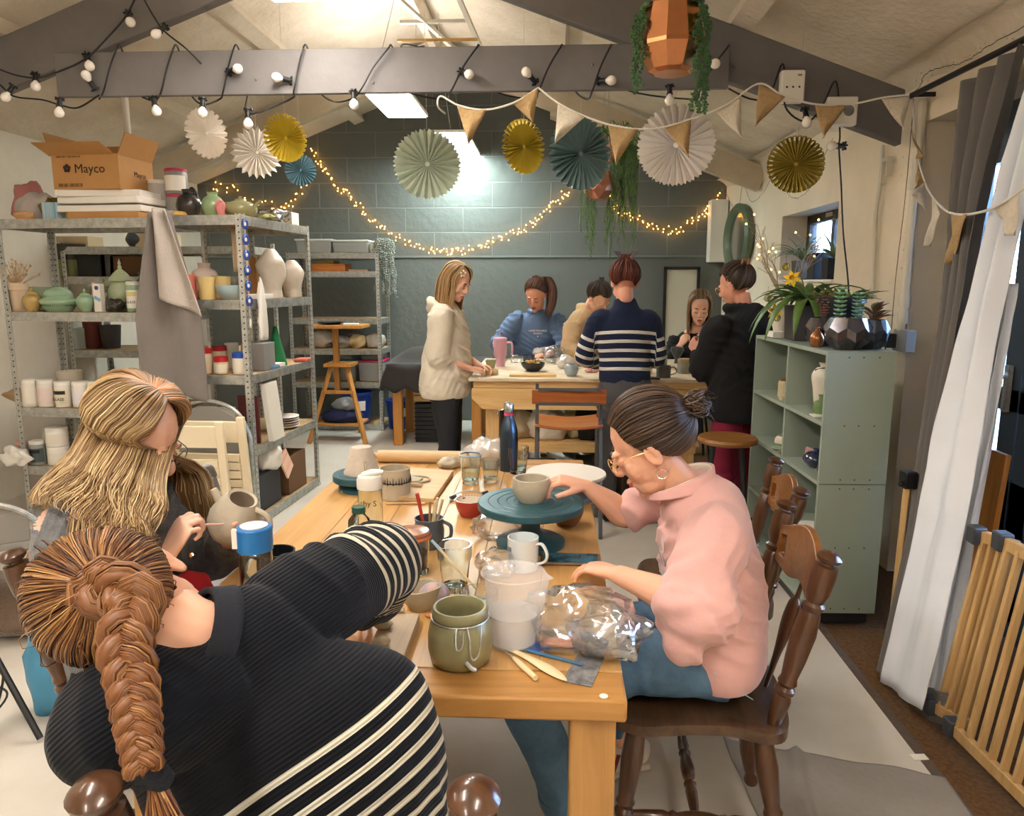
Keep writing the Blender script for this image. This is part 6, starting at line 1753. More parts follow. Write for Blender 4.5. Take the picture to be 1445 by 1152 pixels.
# curtain pole and curtain
t = thing('curtain_pole', 'black curtain pole above the doors', 'curtain pole', (1.70, 3.82, 2.37))
b = MB(); b.tube([(0, .05, 0), (0, -2.4, -.02)], .013, 10); b.build('pole', black, t)
b = MB(); b.ball((0, .06, 0), .024, 12); b.build('finial', black, t)
for y in (-.03, -2.2): b = MB(); b.bar((0, y, 0), (.10, y, .0), .012, .02); b.build('bracket', black, t)
grey_c = mat('grey_curtain', '6A6663', .9, bump=.15, bscale=160, sheen=.2)
lining = mat('white_lining', 'DFE4EC', .7, var=.03, vscale=5)
t = thing('curtain', 'grey curtain with white lining swept aside and dragging to the floor by the doors', 'curtain', (1.6, 3.0, 0)); o = V(1.6, 3.0, 0)
def sheet(Lp, Rp, nfold, amp, m, name, n=40, ph=0, sh=0):
 Lc = [Vector(p) for p in catmull([tuple(q) for q in Lp], n)]; Rc = [Vector(p) for p in catmull([tuple(q) for q in Rp], n)]
 b = MB()
 def g(i, j):
  k = int(round(j*n)); p = lerp(Lc[k], Rc[k], i); d = (Rc[k]-Lc[k]); nn = d.cross(V(0, 0, 1)).normalized()
  a = amp*(.55+.45*cos(j*2.5))
  return p-o+nn*(a*sin(i*nfold*2*pi+ph+j*1.3)+.006*noise.noise(V(i*6, j*14, ph)))
 b.grid(g, 48, n); return b.build(name, m, t, smooth='all', solid=.003)
sheet([px(1362, 118, 1.70), px(1350, 250, 1.68), px(1336, 420, 1.62), px(1305, 600, 1.52), px(1282, 760, 1.43), px(1236, 962, 1.30)],
  [px(1450, 60, 1.70), px(1398, 250, 1.66), px(1366, 420, 1.60), px(1335, 600, 1.50), px(1306, 760, 1.41), px(1258, 970, 1.285)], 3.2, .030, grey_c, 'face_cloth')
sheet([px(1465, 110, 1.64), px(1422, 250, 1.61), px(1378, 420, 1.57), px(1326, 600, 1.47), px(1292, 760, 1.38), px(1244, 962, 1.27)],
  [px(1490, 110, 1.62), px(1438, 300, 1.60), px(1398, 480, 1.56), px(1372, 650, 1.48), px(1345, 800, 1.40), px(1298, 1003, 1.27)], 1.4, .035, lining, 'lining', ph=1.0)
sheet([px(1420, 400, 1.62), px(1385, 600, 1.56), px(1345, 780, 1.46), px(1300, 990, 1.33)], [px(1432, 400, 1.66), px(1405, 600, 1.60), px(1372, 780, 1.50), px(1338, 1018, 1.36)], 1.2, .02, lining, 'lining_return', ph=2)
sheet([px(1296, 968, 1.325), px(1294, 992, 1.325), px(1290, 1010, 1.32)], [px(1338, 978, 1.36), px(1337, 1003, 1.36), px(1333, 1024, 1.355)], 1.2, .01, grey_c, 'hem', n=8, ph=2)
# =====================  SMALL THINGS  =====================
def ceramic(n, c, r=.28, v=.08): return mat('glaze_'+n, c, r, var=v, vscale=18, coat=.25)
clay = mat('raw_clay', 'A79C84', .75, var=.12, vscale=14, bump=.25, bscale=60)
clay2 = mat('leather_clay', 'B9B09C', .7, var=.10, vscale=12, bump=.25, bscale=50)
clayg = mat('olive_clay', '8F8B66', .42, var=.10, vscale=10, bump=.15, bscale=40, coat=.15)
cglass = mat('clear_glass', 'F4FBFA', .02, trans=1, ior=1.38)
water = mat('water', 'E6F2F4', .02, trans=1, ior=1.1)
bag = film('clear_film', 'FBFBFB', .42, 16, 1.0, .05)
bagm = film('milky_film', 'EDEAE4', .5, 14, 1.0, .45)
teal = mat('teal_metal', '1F4653', .38, var=.12, vscale=9, color2='2F5B66', rvar=.1)
plasticw = mat('white_plastic', 'E9E6DE', .4)
def smooth_prof(P, n=24): return [(max(.0005, r), z) for r, z in catmull([(r, z) for r, z in P], n)]
def cup_prof(r0, r1, h, th=.004, belly=0):
 out = [(.001, 0), (r0, 0)]+[(r0+(r1-r0)*t+belly*sin(pi*t), h*t) for t in (.12, .3, .5, .7, .88, 1)]
 inn = [(r-th, z) for r, z in reversed(out[2:])]+[(r0-th, th*1.5), (.001, th*1.5)]
 return out+inn
def pot(name, label, cat, loc, prof, m, seg=28, group=None, rz=0, wob=0, smoothn=0, rot=None):
 b = MB(); b.lathe(prof, seg, cap=False)
 if wob: b.v = [V(v.x*(1+wob*noise.noise(v*22)), v.y*(1+wob*noise.noise(v*22+V(3, 0, 0))), v.z*(1+wob*.6*noise.noise(V(v.x*18, v.y*18, 5)))) for v in b.v]
 return tag(b.build(name, m, None, loc, rz, rot=rot, smooth=45), label, cat, group)
def handled(name, label, cat, loc, r0, r1, h, m, ang, hm=None, belly=0, hr=.006, hs=1.0, wob=0, zlo=.2, zhi=.82):
 t = thing(name, label, cat, loc)
 b = MB(); b.lathe(cup_prof(r0, r1, h, belly=belly), 30, cap=False)
 if wob: b.v = [V(v.x*(1+wob*noise.noise(v*25)), v.y*(1+wob*noise.noise(v*25+V(3, 0, 0))), v.z) for v in b.v]
 b.build('body', m, t, smooth=45)
 c, s_ = cos(ang), sin(ang); rm = (r0+r1)/2+belly
 P = [(rm*.93, h*zhi), (rm+.018*hs, h*(zhi+.06)), (rm+.034*hs, h*.62), (rm+.028*hs, h*.36), (rm*.93, h*zlo)]
 b = MB(); b.loft([(x*c, x*s_, z, hr, hr*.7) for x, z in P], 8, n=16, pw=0); b.build('handle', hm or m, t)
 return t
def jar(name, label, cat, loc, r, h, mb_, ml, paper=None, group=None, stripe=None, lid_h=.02, sq=None, text=None):
 t = thing(name, label, cat, loc, group=group)
 hb = h-lid_h
 b = MB(); b.lathe([(.001, 0), (r*.96, 0), (r, .004), (r, hb*.92), (r*.93, hb), (.001, hb)], 24); b.build('body', mb_, t)
 b = MB(); b.lathe([(.001, hb-.002), (r*.98, hb-.002), (r*.98, h-.003), (r*.9, h), (.001, h)], 24); b.build('lid', ml, t)
 if paper:
  b = MB(); n = 14
  a0, a1 = -pi*.93, -pi*.07
  b.grid(lambda i, j: V((r+.0008)*cos(a0+(a1-a0)*i), (r+.0008)*sin(a0+(a1-a0)*i), hb*(.14+.66*j)), n, 2); o = b.build('label', paper, t, smooth='all')
  if stripe:
   b = MB(); b.grid(lambda i, j: V((r+.0014)*cos(a0+(a1-a0)*(.2+.6*i)), (r+.0014)*sin(a0+(a1-a0)*(.2+.6*i)), hb*(.58+.16*j)), n, 2); b.build('band', stripe, o, smooth='all')
 if text: text_mesh('lettering', text, r*.5, black, t, (0, -r-.002, hb*.36), (pi/2, 0, 0))
 return t
def bagmesh(name, label, cat, loc, r, m, seed=0, rz=0, sharp=.35, kind=None, group=None, f=6, seg=26):
 b = MB(); b.ball((0, 0, 0), r, seg)
 b.v = [V(v.x, v.y, v.z)*(1+sharp*(noise.noise(V(v.x/r[0], v.y/r[1], v.z/r[2])*1.6+V(seed*3, seed, 0))+.55*(.4-abs(noise.noise(V(v.x, v.y, v.z)*f*4+V(0, seed, 0)))*2))) for v in b.v]
 b.v = [V(v.x, v.y, max(v.z, -r[2]*.72)) for v in b.v]
 zm = min(v.z for v in b.v)
 b.v = [V(v.x, v.y, v.z-zm) for v in b.v]
 return one(b, name, m, label, cat, loc, rz, group, smooth='all', kind=kind)
def boxobj(name, label, cat, loc, d, m, rz=0, bevel=.002, rot=None, group=None):
 b = MB(); b.box((0, 0, d[2]/2), d); return tag(b.build(name, m, None, loc, rz, rot=rot, bevel=bevel), label, cat, group)
G = lambda p, z=None: (p.x, p.y, p.z if z is None else z)
# ---------- near table ----------
Z = TZ+.001
def T(u, v): p = pz(u, v, TZ); return (p.x, p.y, Z)
def wheel(label, loc, r, H, rb, mt=teal, ht=.022, grooves=True):
 t = thing('banding_wheel', label, 'banding wheel', loc)
 b = MB(); b.lathe([(.001, 0), (rb, 0), (rb, .012), (rb*.86, .02), (rb*.42, .028), (.028, .04), (.024, H-ht-.012), (.05, H-ht), (.001, H-ht)], 40); b.build('base', mt, t)
 P = [(.001, H-ht), (r*.98, H-ht), (r, H-ht+.003), (r, H-.003), (r*.985, H)]
 if grooves:
  for q in (.8, .62, .45, .3): P += [(r*q+.002, H), (r*q, H-.0012), (r*q-.002, H)]
 b = MB(); b.lathe(P+[(.001, H)], 56); b.build('wheel_head', mt, t, smooth=25)
 return t
WX, WYY = -.035, 2.02
wheel('large teal banding wheel carrying the pinch bowl in front of the woman in pink', (WX-.015, WYY+.015, Z), .150, .128, .098)
pot('pinch_bowl', 'grey clay pinch bowl standing on the large teal banding wheel', 'bowl', (WX-.015, WYY+.015, Z+.1285), cup_prof(.036, .052, .066, .008, .008), clay2, wob=.05)
q = pz(512, 690, TZ)
wheel('small teal banding wheel at the far left end of the table', (q.x, q.y, Z), .105, .058, .085, ht=.024)
b = MB(); b.lathe([(.001, 0), (.066, 0), (.066, .006), (.062, .012), (.038, .092), (.034, .097), (.001, .097)], 30); b.v = [v*(1+.03*noise.noise(v*30)) for v in b.v]
one(b, 'plaster_mould', mat('dusty_plaster', 'C3B6A6', .8, var=.15, vscale=20, bump=.2), 'tapered plaster mould upside down on the small banding wheel', 'mould', (q.x, q.y, Z+.059))
q = pz(798, 702, TZ)
wheel('pale banding wheel with a white plaster disc behind the pinch bowl', (q.x, q.y, Z), .125, .075, .095, mat('pale_blue_metal', '8E9CA8', .5), grooves=False)
b = MB(); b.lathe([(.001, 0), (.135, 0), (.14, .006), (.138, .012), (.12, .014), (.001, .013)], 40); one(b, 'plaster_bat', mat('white_plaster', 'DAD5CC', .8), 'round white plaster disc on the pale banding wheel', 'plaster bat', (q.x, q.y, Z+.076))
# mugs
q = T(558, 702)
t = handled('mug', 'beige clay mug with a dark feathered line, handle to the left', 'mug', q, .052, .053, .105, clay2, pi*1.02, hr=.008, hs=1.3)
b = MB()
for k in range(34):
 a = k*2*pi/34; h1 = .012+.014*rnd.random(); b.loft([(.0545*cos(a), .0545*sin(a), .062-h1*.3, .0028, .0015), (.0545*cos(a), .0545*sin(a), .062+h1*.8, .0006, .0006)], 5)
b.tube([(.0542*cos(a), .0542*sin(a), .060) for a in [k*pi/16 for k in range(32)]], .0022, 5, closed=True)
b.build('feathered_line', mat('dark_slip', '2E2A28', .6), t)
t = handled('mug', 'white mug with a grey print behind the plastic jug', 'mug', T(738, 802), .040, .041, .085, mat('glaze_whitemug', 'D9E2E6', .2, coat=.4), -.5, hr=.0055, hs=.9)
b = MB(); b.grid(lambda i, j: V(.0418*cos(3.5+.45*i), .0418*sin(3.5+.45*i), .02+.045*j), 6, 2); b.build('print', mat('print_grey', '6E7478', .5), t)
handled('mug', 'dark glazed mug at the left edge of the table by the blue-lidded bottle', 'mug', T(392, 822), .042, .046, .082, mat('glaze_black', '23262C', .15, coat=.6, var=.2), pi*1.05, hr=.006, belly=.004)
pot('pinch_bowl', 'small wavy-rimmed clay bowl beside the striped sleeve', 'bowl', T(594, 858), cup_prof(.026, .046, .052, .006, .006), clay, wob=.16)
pot('bowl', 'brown stoneware bowl half hidden under the teal wheel', 'bowl', T(800, 740), cup_prof(.03, .052, .045, .005, .004), mat('glaze_brown', '8B6748', .5), wob=.03)
t = handled('cup', 'red cup with a pale inside left of the large banding wheel', 'cup', T(664, 728), .032, .050, .055, mat('glaze_red', 'A3302B', .25, coat=.5), pi*.7, belly=.004)
b = MB(); b.lathe([(.001, .008), (.026, .008), (.046, .053), (.0455, .056)], 28, cap=False); b.build('inside', mat('glaze_cream', 'DDD3C0', .3), t)
# clip-top clay jar
q = T(650, 932)
t = thing('clip_jar', 'open olive clay jar with a wire clip near the corner of the table', 'jar', q)
b = MB(); b.lathe([(.001, 0), (.050, 0), (.058, .006), (.0635, .03), (.0635, .060), (.060, .078), (.054, .088), (.052, .092), (.055, .096), (.0555, .108), (.052, .114), (.0475, .114), (.0455, .106), (.046, .09), (.054, .07), (.054, .012), (.001, .010)], 40, cap=False); b.build('body', clayg, t, smooth=50)
b = MB(); b.tube([(.0565*cos(a), .0565*sin(a), .093) for a in [k*pi/16 for k in range(32)]], .0018, 6, closed=True); b.build('wire_band', steel, t)
b = MB(); b.tube([(.020, -.056, .094), (.026, -.068, .075), (.028, -.070, .045), (.034, -.066, .035), (.042, -.062, .045), (.046, -.054, .075), (.045, -.044, .095)], .0018, 6, n=24); b.tube([(.0, -.058, .094), (.0, -.072, .07), (.003, -.074, .058), (.012, -.073, .064), (.014, -.066, .09)], .0018, 6, n=20); b.build('wire_clip', steel, t)
b = MB(); b.tube([(.018, -.066, .03), (.028, -.071, .022), (.036, -.068, .016)], .0045, 8); b.build('clip_lever', steel, t)
# measuring jug
q = T(724, 908)
t = thing('measuring_jug', 'translucent plastic measuring jug half full of water', 'jug', q)
pj = mat('frosted_plastic', 'F4F6FB', .2, trans=.1, ior=1.2, alpha=.24)
b = MB(); prof = [(.001, 0), (.046, 0), (.051, .005), (.060, .148), (.066, .152), (.0665, .155), (.064, .156), (.058, .148), (.0495, .008), (.001, .006)]
b.lathe(prof, 40, cap=False)
for v in b.v:
 a = math.atan2(v.y, v.x); k = math.exp(-((a+.35)/.22)**2)*max(0, (v.z-.10)/.055); v.x += cos(-.35)*.022*k; v.y += sin(-.35)*.022*k
b.build('body', pj, t, smooth=60)
b = MB(); b.lathe([(.001, .0085), (.047, .0085), (.0525, .07), (.001, .07)], 32); b.build('water', mat('cloudy_water', 'EEF2F8', .1, trans=.25, ior=1.15, alpha=.45), t)
b = MB()
for k in range(7): b.box((-.057+.0, 0, .02+k*.018), (.001, .012 if k % 2 else .02, .001), (0, .08, 0)) 
b.build('graduation', mat('grad', 'B9BEC6', .5), t)
# glass tumblers
def tumbler(label, loc, r0, r1, h, liquid=0, lm=None, facets=9, name='tumbler', extra=None, inner=None):
 t = thing(name, label, 'glass', loc)
 b = MB(); out = [(.001, 0), (r0, 0), (r0*1.02, .004), (r0+(r1-r0)*.3, h*.3), (r0+(r1-r0)*.62, h*.62), (r1*.98, h*.72), (r1, h), (r1-.0025, h), (r1*.98-.003, h*.72), (r0-.002, .014), (.001, .012)]
 b.lathe(out, facets*4, cap=False)
 for v in b.v:
  if v.z < h*.66:
   a = math.atan2(v.y, v.x); k = 1-.035*(1-abs(cos(a*facets/2))); v.x *= k; v.y *= k
 b.build('glass_body', cglass, t, smooth=40)
 if liquid: b = MB(); k = r0+(r1-r0)*liquid/h-.004; b.lathe([(.001, .0145), (r0-.005, .0145), (k, liquid), (.001, liquid)], 24); b.build('liquid', lm or water, t)
 if inner: inner(t)
 return t
tumbler('clear glass tumbler with a blue rim near the far end of the table', T(664, 682), .030, .040, .11, .05, inner=lambda t: (lambda b: (b.tube([(.040*cos(a), .040*sin(a), .108) for a in [k*pi/14 for k in range(28)]], .0028, 6, closed=True), b.build('blue_rim', mat('blue_rim', '7FA3C6', .3), t)))(MB()))
tumbler('small clear tumbler just right of the blue-rimmed one', T(692, 680), .026, .034, .085, .02)
tumbler('clear tumbler with a little water beside the steel bottle', T(731, 668), .030, .042, .105, .03)
def brush(b2, a, c, r=.0035): b2.tube([a, lerp(V(*a), V(*c), .5), c], [r*.7, r, r*.6], 7)
def ib(t):
 b = MB(); brush(b, (.0, -.01, .02), (-.045, -.03, .155)); b.build('glass_print', mat('print_clear', 'D8D2C8', .5), t) if False else None
tumbler('large faceted glass tumbler in the middle of the table', T(642, 832), .030, .042, .115)
t = thing('paintbrush', 'slim brush with a pale blue tip leaning on the large tumbler', 'brush', T(655, 850))
b = MB(); b.tube([(.03, -.005, .035), (-.02, .0, .085), (-.055, .005, .125)], [.003, .0035, .003], 7); b.build('handle', mat('pale_wood', 'D9C7A0', .5), t)
b = MB(); b.tube([(-.055, .005, .125), (-.075, .006, .147)], [.0042, .003], 7); b.build('tip', mat('pale_blue', '9DB9D0', .5), t)
tumbler('low glass of cloudy clay water behind the measuring jug', T(676, 868), .036, .044, .055, .03, mat('clay_water', '9D9A86', .3, trans=.3), 8, 'water_glass')
t = tumbler('big clear jar with an orange rubber-sealed lid by the striped sleeve', T(582, 808), .042, .046, .095, .055, mat('pink_sand', 'C69C8D', .6), 12, 'storage_jar')
b = MB(); b.lathe([(.001, .095), (.047, .095), (.048, .10), (.048, .108), (.044, .113), (.001, .115)], 32); b.build('lid', mat('orange_glass', 'D2916B', .15, trans=.5), t)
b = MB(); b.tube([(.048*cos(a), .048*sin(a), .098) for a in [k*pi/14 for k in range(28)]], .004, 6, closed=True); b.build('rubber_seal', mat('orange_rubber', 'C2683F', .6), t)
# steel bottle
t = thing('steel_bottle', 'dark blue steel drinks bottle with a pink band near the far end', 'bottle', T(718, 664))
b = MB(); b.lathe(smooth_prof([(.001, 0), (.034, .001), (.036, .01), (.036, .08), (.036, .15), (.030, .185), (.019, .212), (.0165, .222), (.0165, .23)], 30)+[(.001, .23)], 32); b.build('body', mat('blue_steel', '3D4B5C', .3, .7), t)
b = MB(); b.lathe([(.001, .232), (.0175, .232), (.020, .24), (.020, .262), (.014, .272), (.001, .273)], 24); b.tube([(-.018, 0, .245), (-.04, 0, .24), (-.045, 0, .225)], .003, 6); b.build('cap', mat('brushed_steel', 'B7BBC0', .25, 1), t)
b = MB(); b.lathe([(.017, .222), (.0185, .222), (.0185, .233), (.017, .233)], 24, cap=False); o = b.build('band', mat('hot_pink', 'D8447C', .5), t); o['label'] = 'bright pink band'
# plastic drinks bottles
t = thing('water_bottle', 'clear drinks bottle with a white spouted lid and straw', 'bottle', T(524, 752))
b = MB(); b.lathe([(.001, 0), (.034, 0), (.036, .006), (.036, .135), (.033, .14), (.031, .14), (.034, .13), (.034, .008), (.001, .006)], 28, cap=False); b.build('body', cglass, t)
b = MB(); b.lathe([(.001, .138), (.038, .138), (.038, .165), (.034, .175), (.001, .178)], 28); b.loft([(-.02, 0, .175, .014, .010), (.01, 0, .185, .013, .010), (.042, 0, .186, .008, .006)], 10, n=8); b.build('lid', plasticw, t)
b = MB(); b.tube([(-.01, 0, .18), (-.012, 0, .215)], .004, 8); b.build('straw', cglass, t)
text_mesh('lettering', 'thy S', .024, black, t, (.004, -.0375, .10), (pi/2, 0, 0))
t = thing('small_bottle', 'small clear bottle with a dark green screw cap', 'bottle', T(508, 772))
b = MB(); b.lathe([(.001, 0), (.030, 0), (.032, .05), (.030, .08), (.016, .098), (.016, .102), (.001, .102)], 24); b.build('body', cglass, t)
b = MB(); b.lathe([(.001, .10), (.019, .10), (.019, .118), (.001, .12)], 20); b.build('cap', mat('dark_green_cap', '1F5244', .4), t)
t = thing('infuser_bottle', 'clear tall bottle with a bright blue lid beside the dark mug', 'bottle', (-.672, 1.60, Z))
b = MB(); b.lathe([(.001, 0), (.036, 0), (.038, .004), (.038, .135), (.036, .135), (.036, .008), (.001, .006)], 30, cap=False); b.build('body', cglass, t)
b = MB(); b.lathe([(.001, .133), (.040, .133), (.0405, .152), (.0405, .153), (.0405, .185), (.038, .188), (.001, .188)], 30); b.build('lid', mat('bright_blue', '2272B8', .4), t)
b = MB(); b.lathe([(.001, .188), (.030, .188), (.031, .191), (.001, .192)], 26); b.box((-.035, -.022, .165), (.014, .010, .045)); b.build('lid_top', plasticw, t)
# brush pot
q = T(606, 772)
t = thing('brush_pot', 'dark blue-grey ceramic jug holding brushes', 'pot', q)
b = MB(); b.lathe([(.001, 0), (.034, 0), (.042, .02), (.043, .05), (.039, .075), (.041, .085), (.038, .085), (.035, .075), (.038, .045), (.03, .008), (.001, .006)], 30, cap=False); b.build('body', mat('glaze_slate', '46525E', .35, var=.2, coat=.3), t)
b = MB(); b.loft([(.038, 0, .075, .006, .005), (.062, -.01, .065, .006, .005), (.062, -.01, .035, .006, .005), (.040, 0, .02, .006, .005)], 8, n=14, pw=0); b.build('handle', mat('glaze_slate', ''), t)
for k, (dx, dy, L, c) in enumerate(((-.02, .0, .155, 'B23A2E'), (.01, .01, .13, 'D9C7A0'), (.025, .0, .14, 'C9B68E'), (.018, -.015, .15, 'CFC3A6'), (0, .015, .125, '9A7A52'))):
 b = MB(); b.tube([(dx*.3, dy*.3, .012), (dx*1.6, dy*1.5, L)], [.003, .004 if k else .006], 8)
 tag(b.build('paintbrush' if k else 'red_brush', mat('brush_'+c, c, .5), None, q), ['red-handled brush standing in the dark blue-grey jug', 'pale wooden brush in the jug, leaning right of the red one', 'straw-coloured brush leaning furthest right in the jug', 'cream brush at the front of the jug', 'short brown brush at the back of the jug'][k], 'brush')
# boards and clay
def quad_board(name, label, cat, pts, z0, th, m, bev=.003):
 b = MB(); P = [pz(u, v, z0+th) for u, v in pts]; c = sum(P, Vector())/4
 b.prism([(p.x-c.x, p.y-c.y) for p in P], 0, th); return tag(b.build(name, m, None, (c.x, c.y, z0), bevel=bev), label, cat), c
bw = mat('pale_ply_board', 'D3B68C', .55, wood='x', color2='BF9E70', vscale=4)
o, c = quad_board('clay_board', 'pale wooden board with clay rolled out on it near the far end', 'board', [(520, 697), (612, 704), (640, 664), (556, 658)], Z, .018, bw)
b = MB(); b.tube([(-.07, .03, 0), (-.03, .06, 0), (.04, .05, 0), (.06, .0, 0), (.02, -.04, 0)], .004, 8, n=24); one(b, 'clay_coil', clay2, 'thin curled clay coil on the pale wooden board', 'clay', (c.x, c.y, Z+.0225))
b = MB(); b.loft([(-.07, -.06, .006, .006, .005), (-.02, -.07, .007, .007, .006), (.03, -.078, .008, .009, .007), (.05, -.082, .007, .004, .004)], 8, n=16); one(b, 'modelling_tool', bw, 'rounded wooden modelling tool lying on the clay board', 'tool', (c.x, c.y, Z+.019))
b = MB(); b.loft([(-.04, .0, .004, .03, .003), (0, .01, .004, .045, .004), (.05, 0, .004, .02, .003)], 12, n=12); one(b, 'clay_slab', clay2, 'flat oval slab of clay on the pale wooden board', 'clay', (c.x-.02, c.y+.005, Z+.0185))
o, c = quad_board('wooden_bat', 'thick pale board with clay pieces beside the striped jumper', 'board', [(500, 955), (556, 965), (592, 866), (545, 862)], Z, .024, mat('greyed_board', 'B8A68E', .6, wood='y', color2='A3917A', vscale=5), .002)
for k, (u, v, r, lab) in enumerate(((540, 886, .017, 'round pellet of clay, upper one on the thick board'), (538, 910, .015, 'round pellet of clay, lower one on the thick board'))):
 p = pz(u, v, Z+.024); bagmesh('clay_pellet', lab, 'clay', (p.x, p.y, Z+.025), (r*1.3, r, r*.6), clay, 5+k, sharp=.15)
p = pz(556, 866, Z+.024); b = MB(); b.loft([(-.022, 0, .006, .006, .005), (.022, .003, .006, .006, .005)], 8); one(b, 'clay_coil', clay, 'short clay roll at the top of the thick board', 'clay', (p.x, p.y, Z+.025))
bagmesh('sponge', 'small orange sponge beside the thick board', 'sponge', T(608, 872), (.014, .008, .006), mat('orange_sponge', 'C9824A', .9, bump=.6, bscale=200), 3, sharp=.1)
bagmesh('clay_lump', 'lump of damp clay beyond the wooden board', 'clay', T(634, 660), (.045, .04, .026), clay2, 8, sharp=.3)
# rolling pin, tool roll
p0, p1 = pz(532, 638, TZ+.03), pz(648, 644, TZ+.03)
t = thing('rolling_pin', 'long pale wooden rolling pin across the far end of the table', 'rolling pin', (p0.x+.02, 2.985, Z+.026)); L = .50
b = MB(); b.tube([(.0, 0, 0), (L, -.01, 0)], .025, 20); b.build('roller', bw, t)
b = MB(); b.ball((-.02, 0, 0), (.022, .014, .014), 14); b.build('handle', bw, t)
boxobj('sanding_block', 'dark wooden block in front of the rolling pin', 'block', T(556, 650), (.10, .035, .016), mat('dark_block', '5A4437', .4), .05)
b = MB(); b.loft([(0, 0, .004, .003, .003), (.05, -.01, .004, .004, .004), (.09, -.012, .004, .006, .002), (.12, -.014, .003, .002, .001)], 8, n=12); one(b, 'modelling_tool', bw, 'thin wooden modelling tool below the small banding wheel', 'tool', T(482, 696))
b = MB(); b.loft([(0, 0, .004, .004, .003), (.08, .01, .004, .004, .004), (.13, .01, .004, .008, .003)], 8, n=12); one(b, 'modelling_tool', bw, 'wooden modelling tool lying below the beige mug', 'tool', T(545, 713))
# spring tool / cutting wire loop
t = thing('cutting_tool', 'looped wire cutting tool with black grips by the red cup', 'tool', T(650, 706))
b = MB(); b.tube([(-.03, -.03, .006), (-.035, .01, .008), (.0, .03, .02), (.05, .035, .02), (.075, .03, .01)], .003, 6, n=20); b.build('wire', steel, t)
for q in ((-.035, -.01, .008), (.07, .033, .012)): b = MB(); b.tube([q, (q[0]+.02, q[1]+.012, q[2]+.004)], .007, 8); b.build('grip', black, t)
# foreground tools
t = thing('wooden_knife', 'pale wooden clay knife lying by the corner of the table', 'tool', T(712, 917)); e = pz(800, 965, TZ)-pz(712, 917, TZ)
b = MB(); b.loft([(0, 0, .005, .006, .003), (e.x*.35, e.y*.3, .005, .007, .004), (e.x*.7, e.y*.65, .005, .013, .004), (e.x*.9, e.y*.88, .005, .009, .003), (e.x, e.y, .004, .001, .001)], 10, n=20); b.build('blade', mat('birch_tool', 'E3CFA6', .5), t)
t = thing('needle_tool', 'wooden-handled needle tool nearest the jug', 'tool', T(704, 915)); e = pz(756, 962, TZ)-pz(704, 915, TZ)
b = MB(); b.tube([tuple(e*.42+V(0, 0, .006)), tuple(e*.6+V(0, 0, .006)), tuple(e+V(0, 0, .006))], [.004, .006, .0055], 10); b.build('handle', mat('birch_tool', ''), t)
b = MB(); b.tube([(0, 0, .004), tuple(e*.45+V(0, 0, .006))], .0016, 6); b.build('needle', steel, t)
e = pz(822, 942, TZ)-pz(730, 918, TZ); b = MB(); b.loft([(0, 0, .004, .003, .003), (e.x*.6, e.y*.6, .005, .004, .003), (e.x, e.y, .004, .003, .002)], 8, n=10); one(b, 'plastic_tool', mat('blue_tool', '3C6E96', .4), 'slim blue modelling tool crossing the paper card', 'tool', T(730, 918))
def card(name, label, cat, pts, m, z=0): 
 b = MB(); P = [pz(u, v, TZ) for u, v in pts]; c = sum(P, Vector())/4; b.prism([(p.x-c.x, p.y-c.y) for p in P], 0, .0012); return one(b, name, m, label, cat, (c.x, c.y, Z+z))
card('blue_card', 'blue card under the measuring jug', 'card', [(716, 906), (770, 905), (778, 917), (745, 922)], mat('blue_paper', '4A68B0', .6))
card('photo_print', 'black and white print of a landscape at the table corner', 'print', [(793, 963), (835, 971), (852, 930), (815, 925)], mat('grey_print', '9A9A9C', .4, color2='4A4B50', vscale=30))
# phone
q = T(805, 792)
t = thing('phone', 'phone with a blue picture on its screen under the woman in pink\'s hand', 'phone', q, R(-2))
b = MB(); b.box((0, 0, .004), (.16, .078, .008)); b.build('case', mat('brown_case', '6B5546', .4), t, bevel=.003)
b = MB(); b.box((0, 0, .0085), (.145, .066, .001)); b.build('screen', mat('phone_screen', '2F6F8E', .15, color2='0C1A24', vscale=30, emit=0), t)
# clear film
bagmesh('plastic_bag', 'large crumpled clear plastic bag at the near right of the table', 'plastic bag', T(815, 900), (.125, .10, .058), bag, 1, f=5)
bagmesh('plastic_bag', 'crumpled clear plastic bag hanging over the right edge of the table', 'plastic bag', (.125, 1.415, Z+.0), (.075, .07, .055), bag, 2, f=6)
bagmesh('clay_packet', 'pink and brown wrapped piece inside the large clear bag', 'packet', T(805, 912), (.06, .018, .009), mat('pink_packet', 'D7908B', .5, color2='B07A55', vscale=40), 4, sharp=.15)
bagmesh('grey_packet', 'dark grey wrapped clay under the bag at the table edge', 'packet', (.088, 1.42, Z), (.035, .03, .02), mat('dark_packet', '4B4C50', .4), 5, sharp=.2)
bagmesh('plastic_bag', 'crumpled clear film between the large tumbler and the teal wheel', 'plastic bag', T(706, 760), (.085, .06, .050), bag, 6, f=7)
bagmesh('plastic_bag', 'loose clear film behind the glass tumblers at the far end', 'plastic bag', T(690, 655), (.10, .08, .06), bagm, 7)
bagmesh('plastic_bag', 'crumpled clear film by the drinks bottles on the left', 'plastic bag', T(552, 770), (.06, .05, .022), bag, 9)
bagmesh('plastic_bag', 'small clear film pouch in the middle of the table behind the white mug', 'plastic bag', T(700, 812), (.05, .05, .04), bag, 10)
bagmesh('clay_packet', 'blue and pink folded packet beside the storage jar', 'packet', (-.262, 1.62, Z), (.035, .03, .03), mat('blue_packet', '7F9DBA', .5, color2='C99A86', vscale=22), 11, sharp=.2)
b = MB(); b.lathe([(.001, 0), (.008, 0), (.008, .0015), (.001, .002)], 14); one(b, 'bottle_cap', plasticw, 'tiny white plastic disc at the table corner', 'cap', T(852, 984))
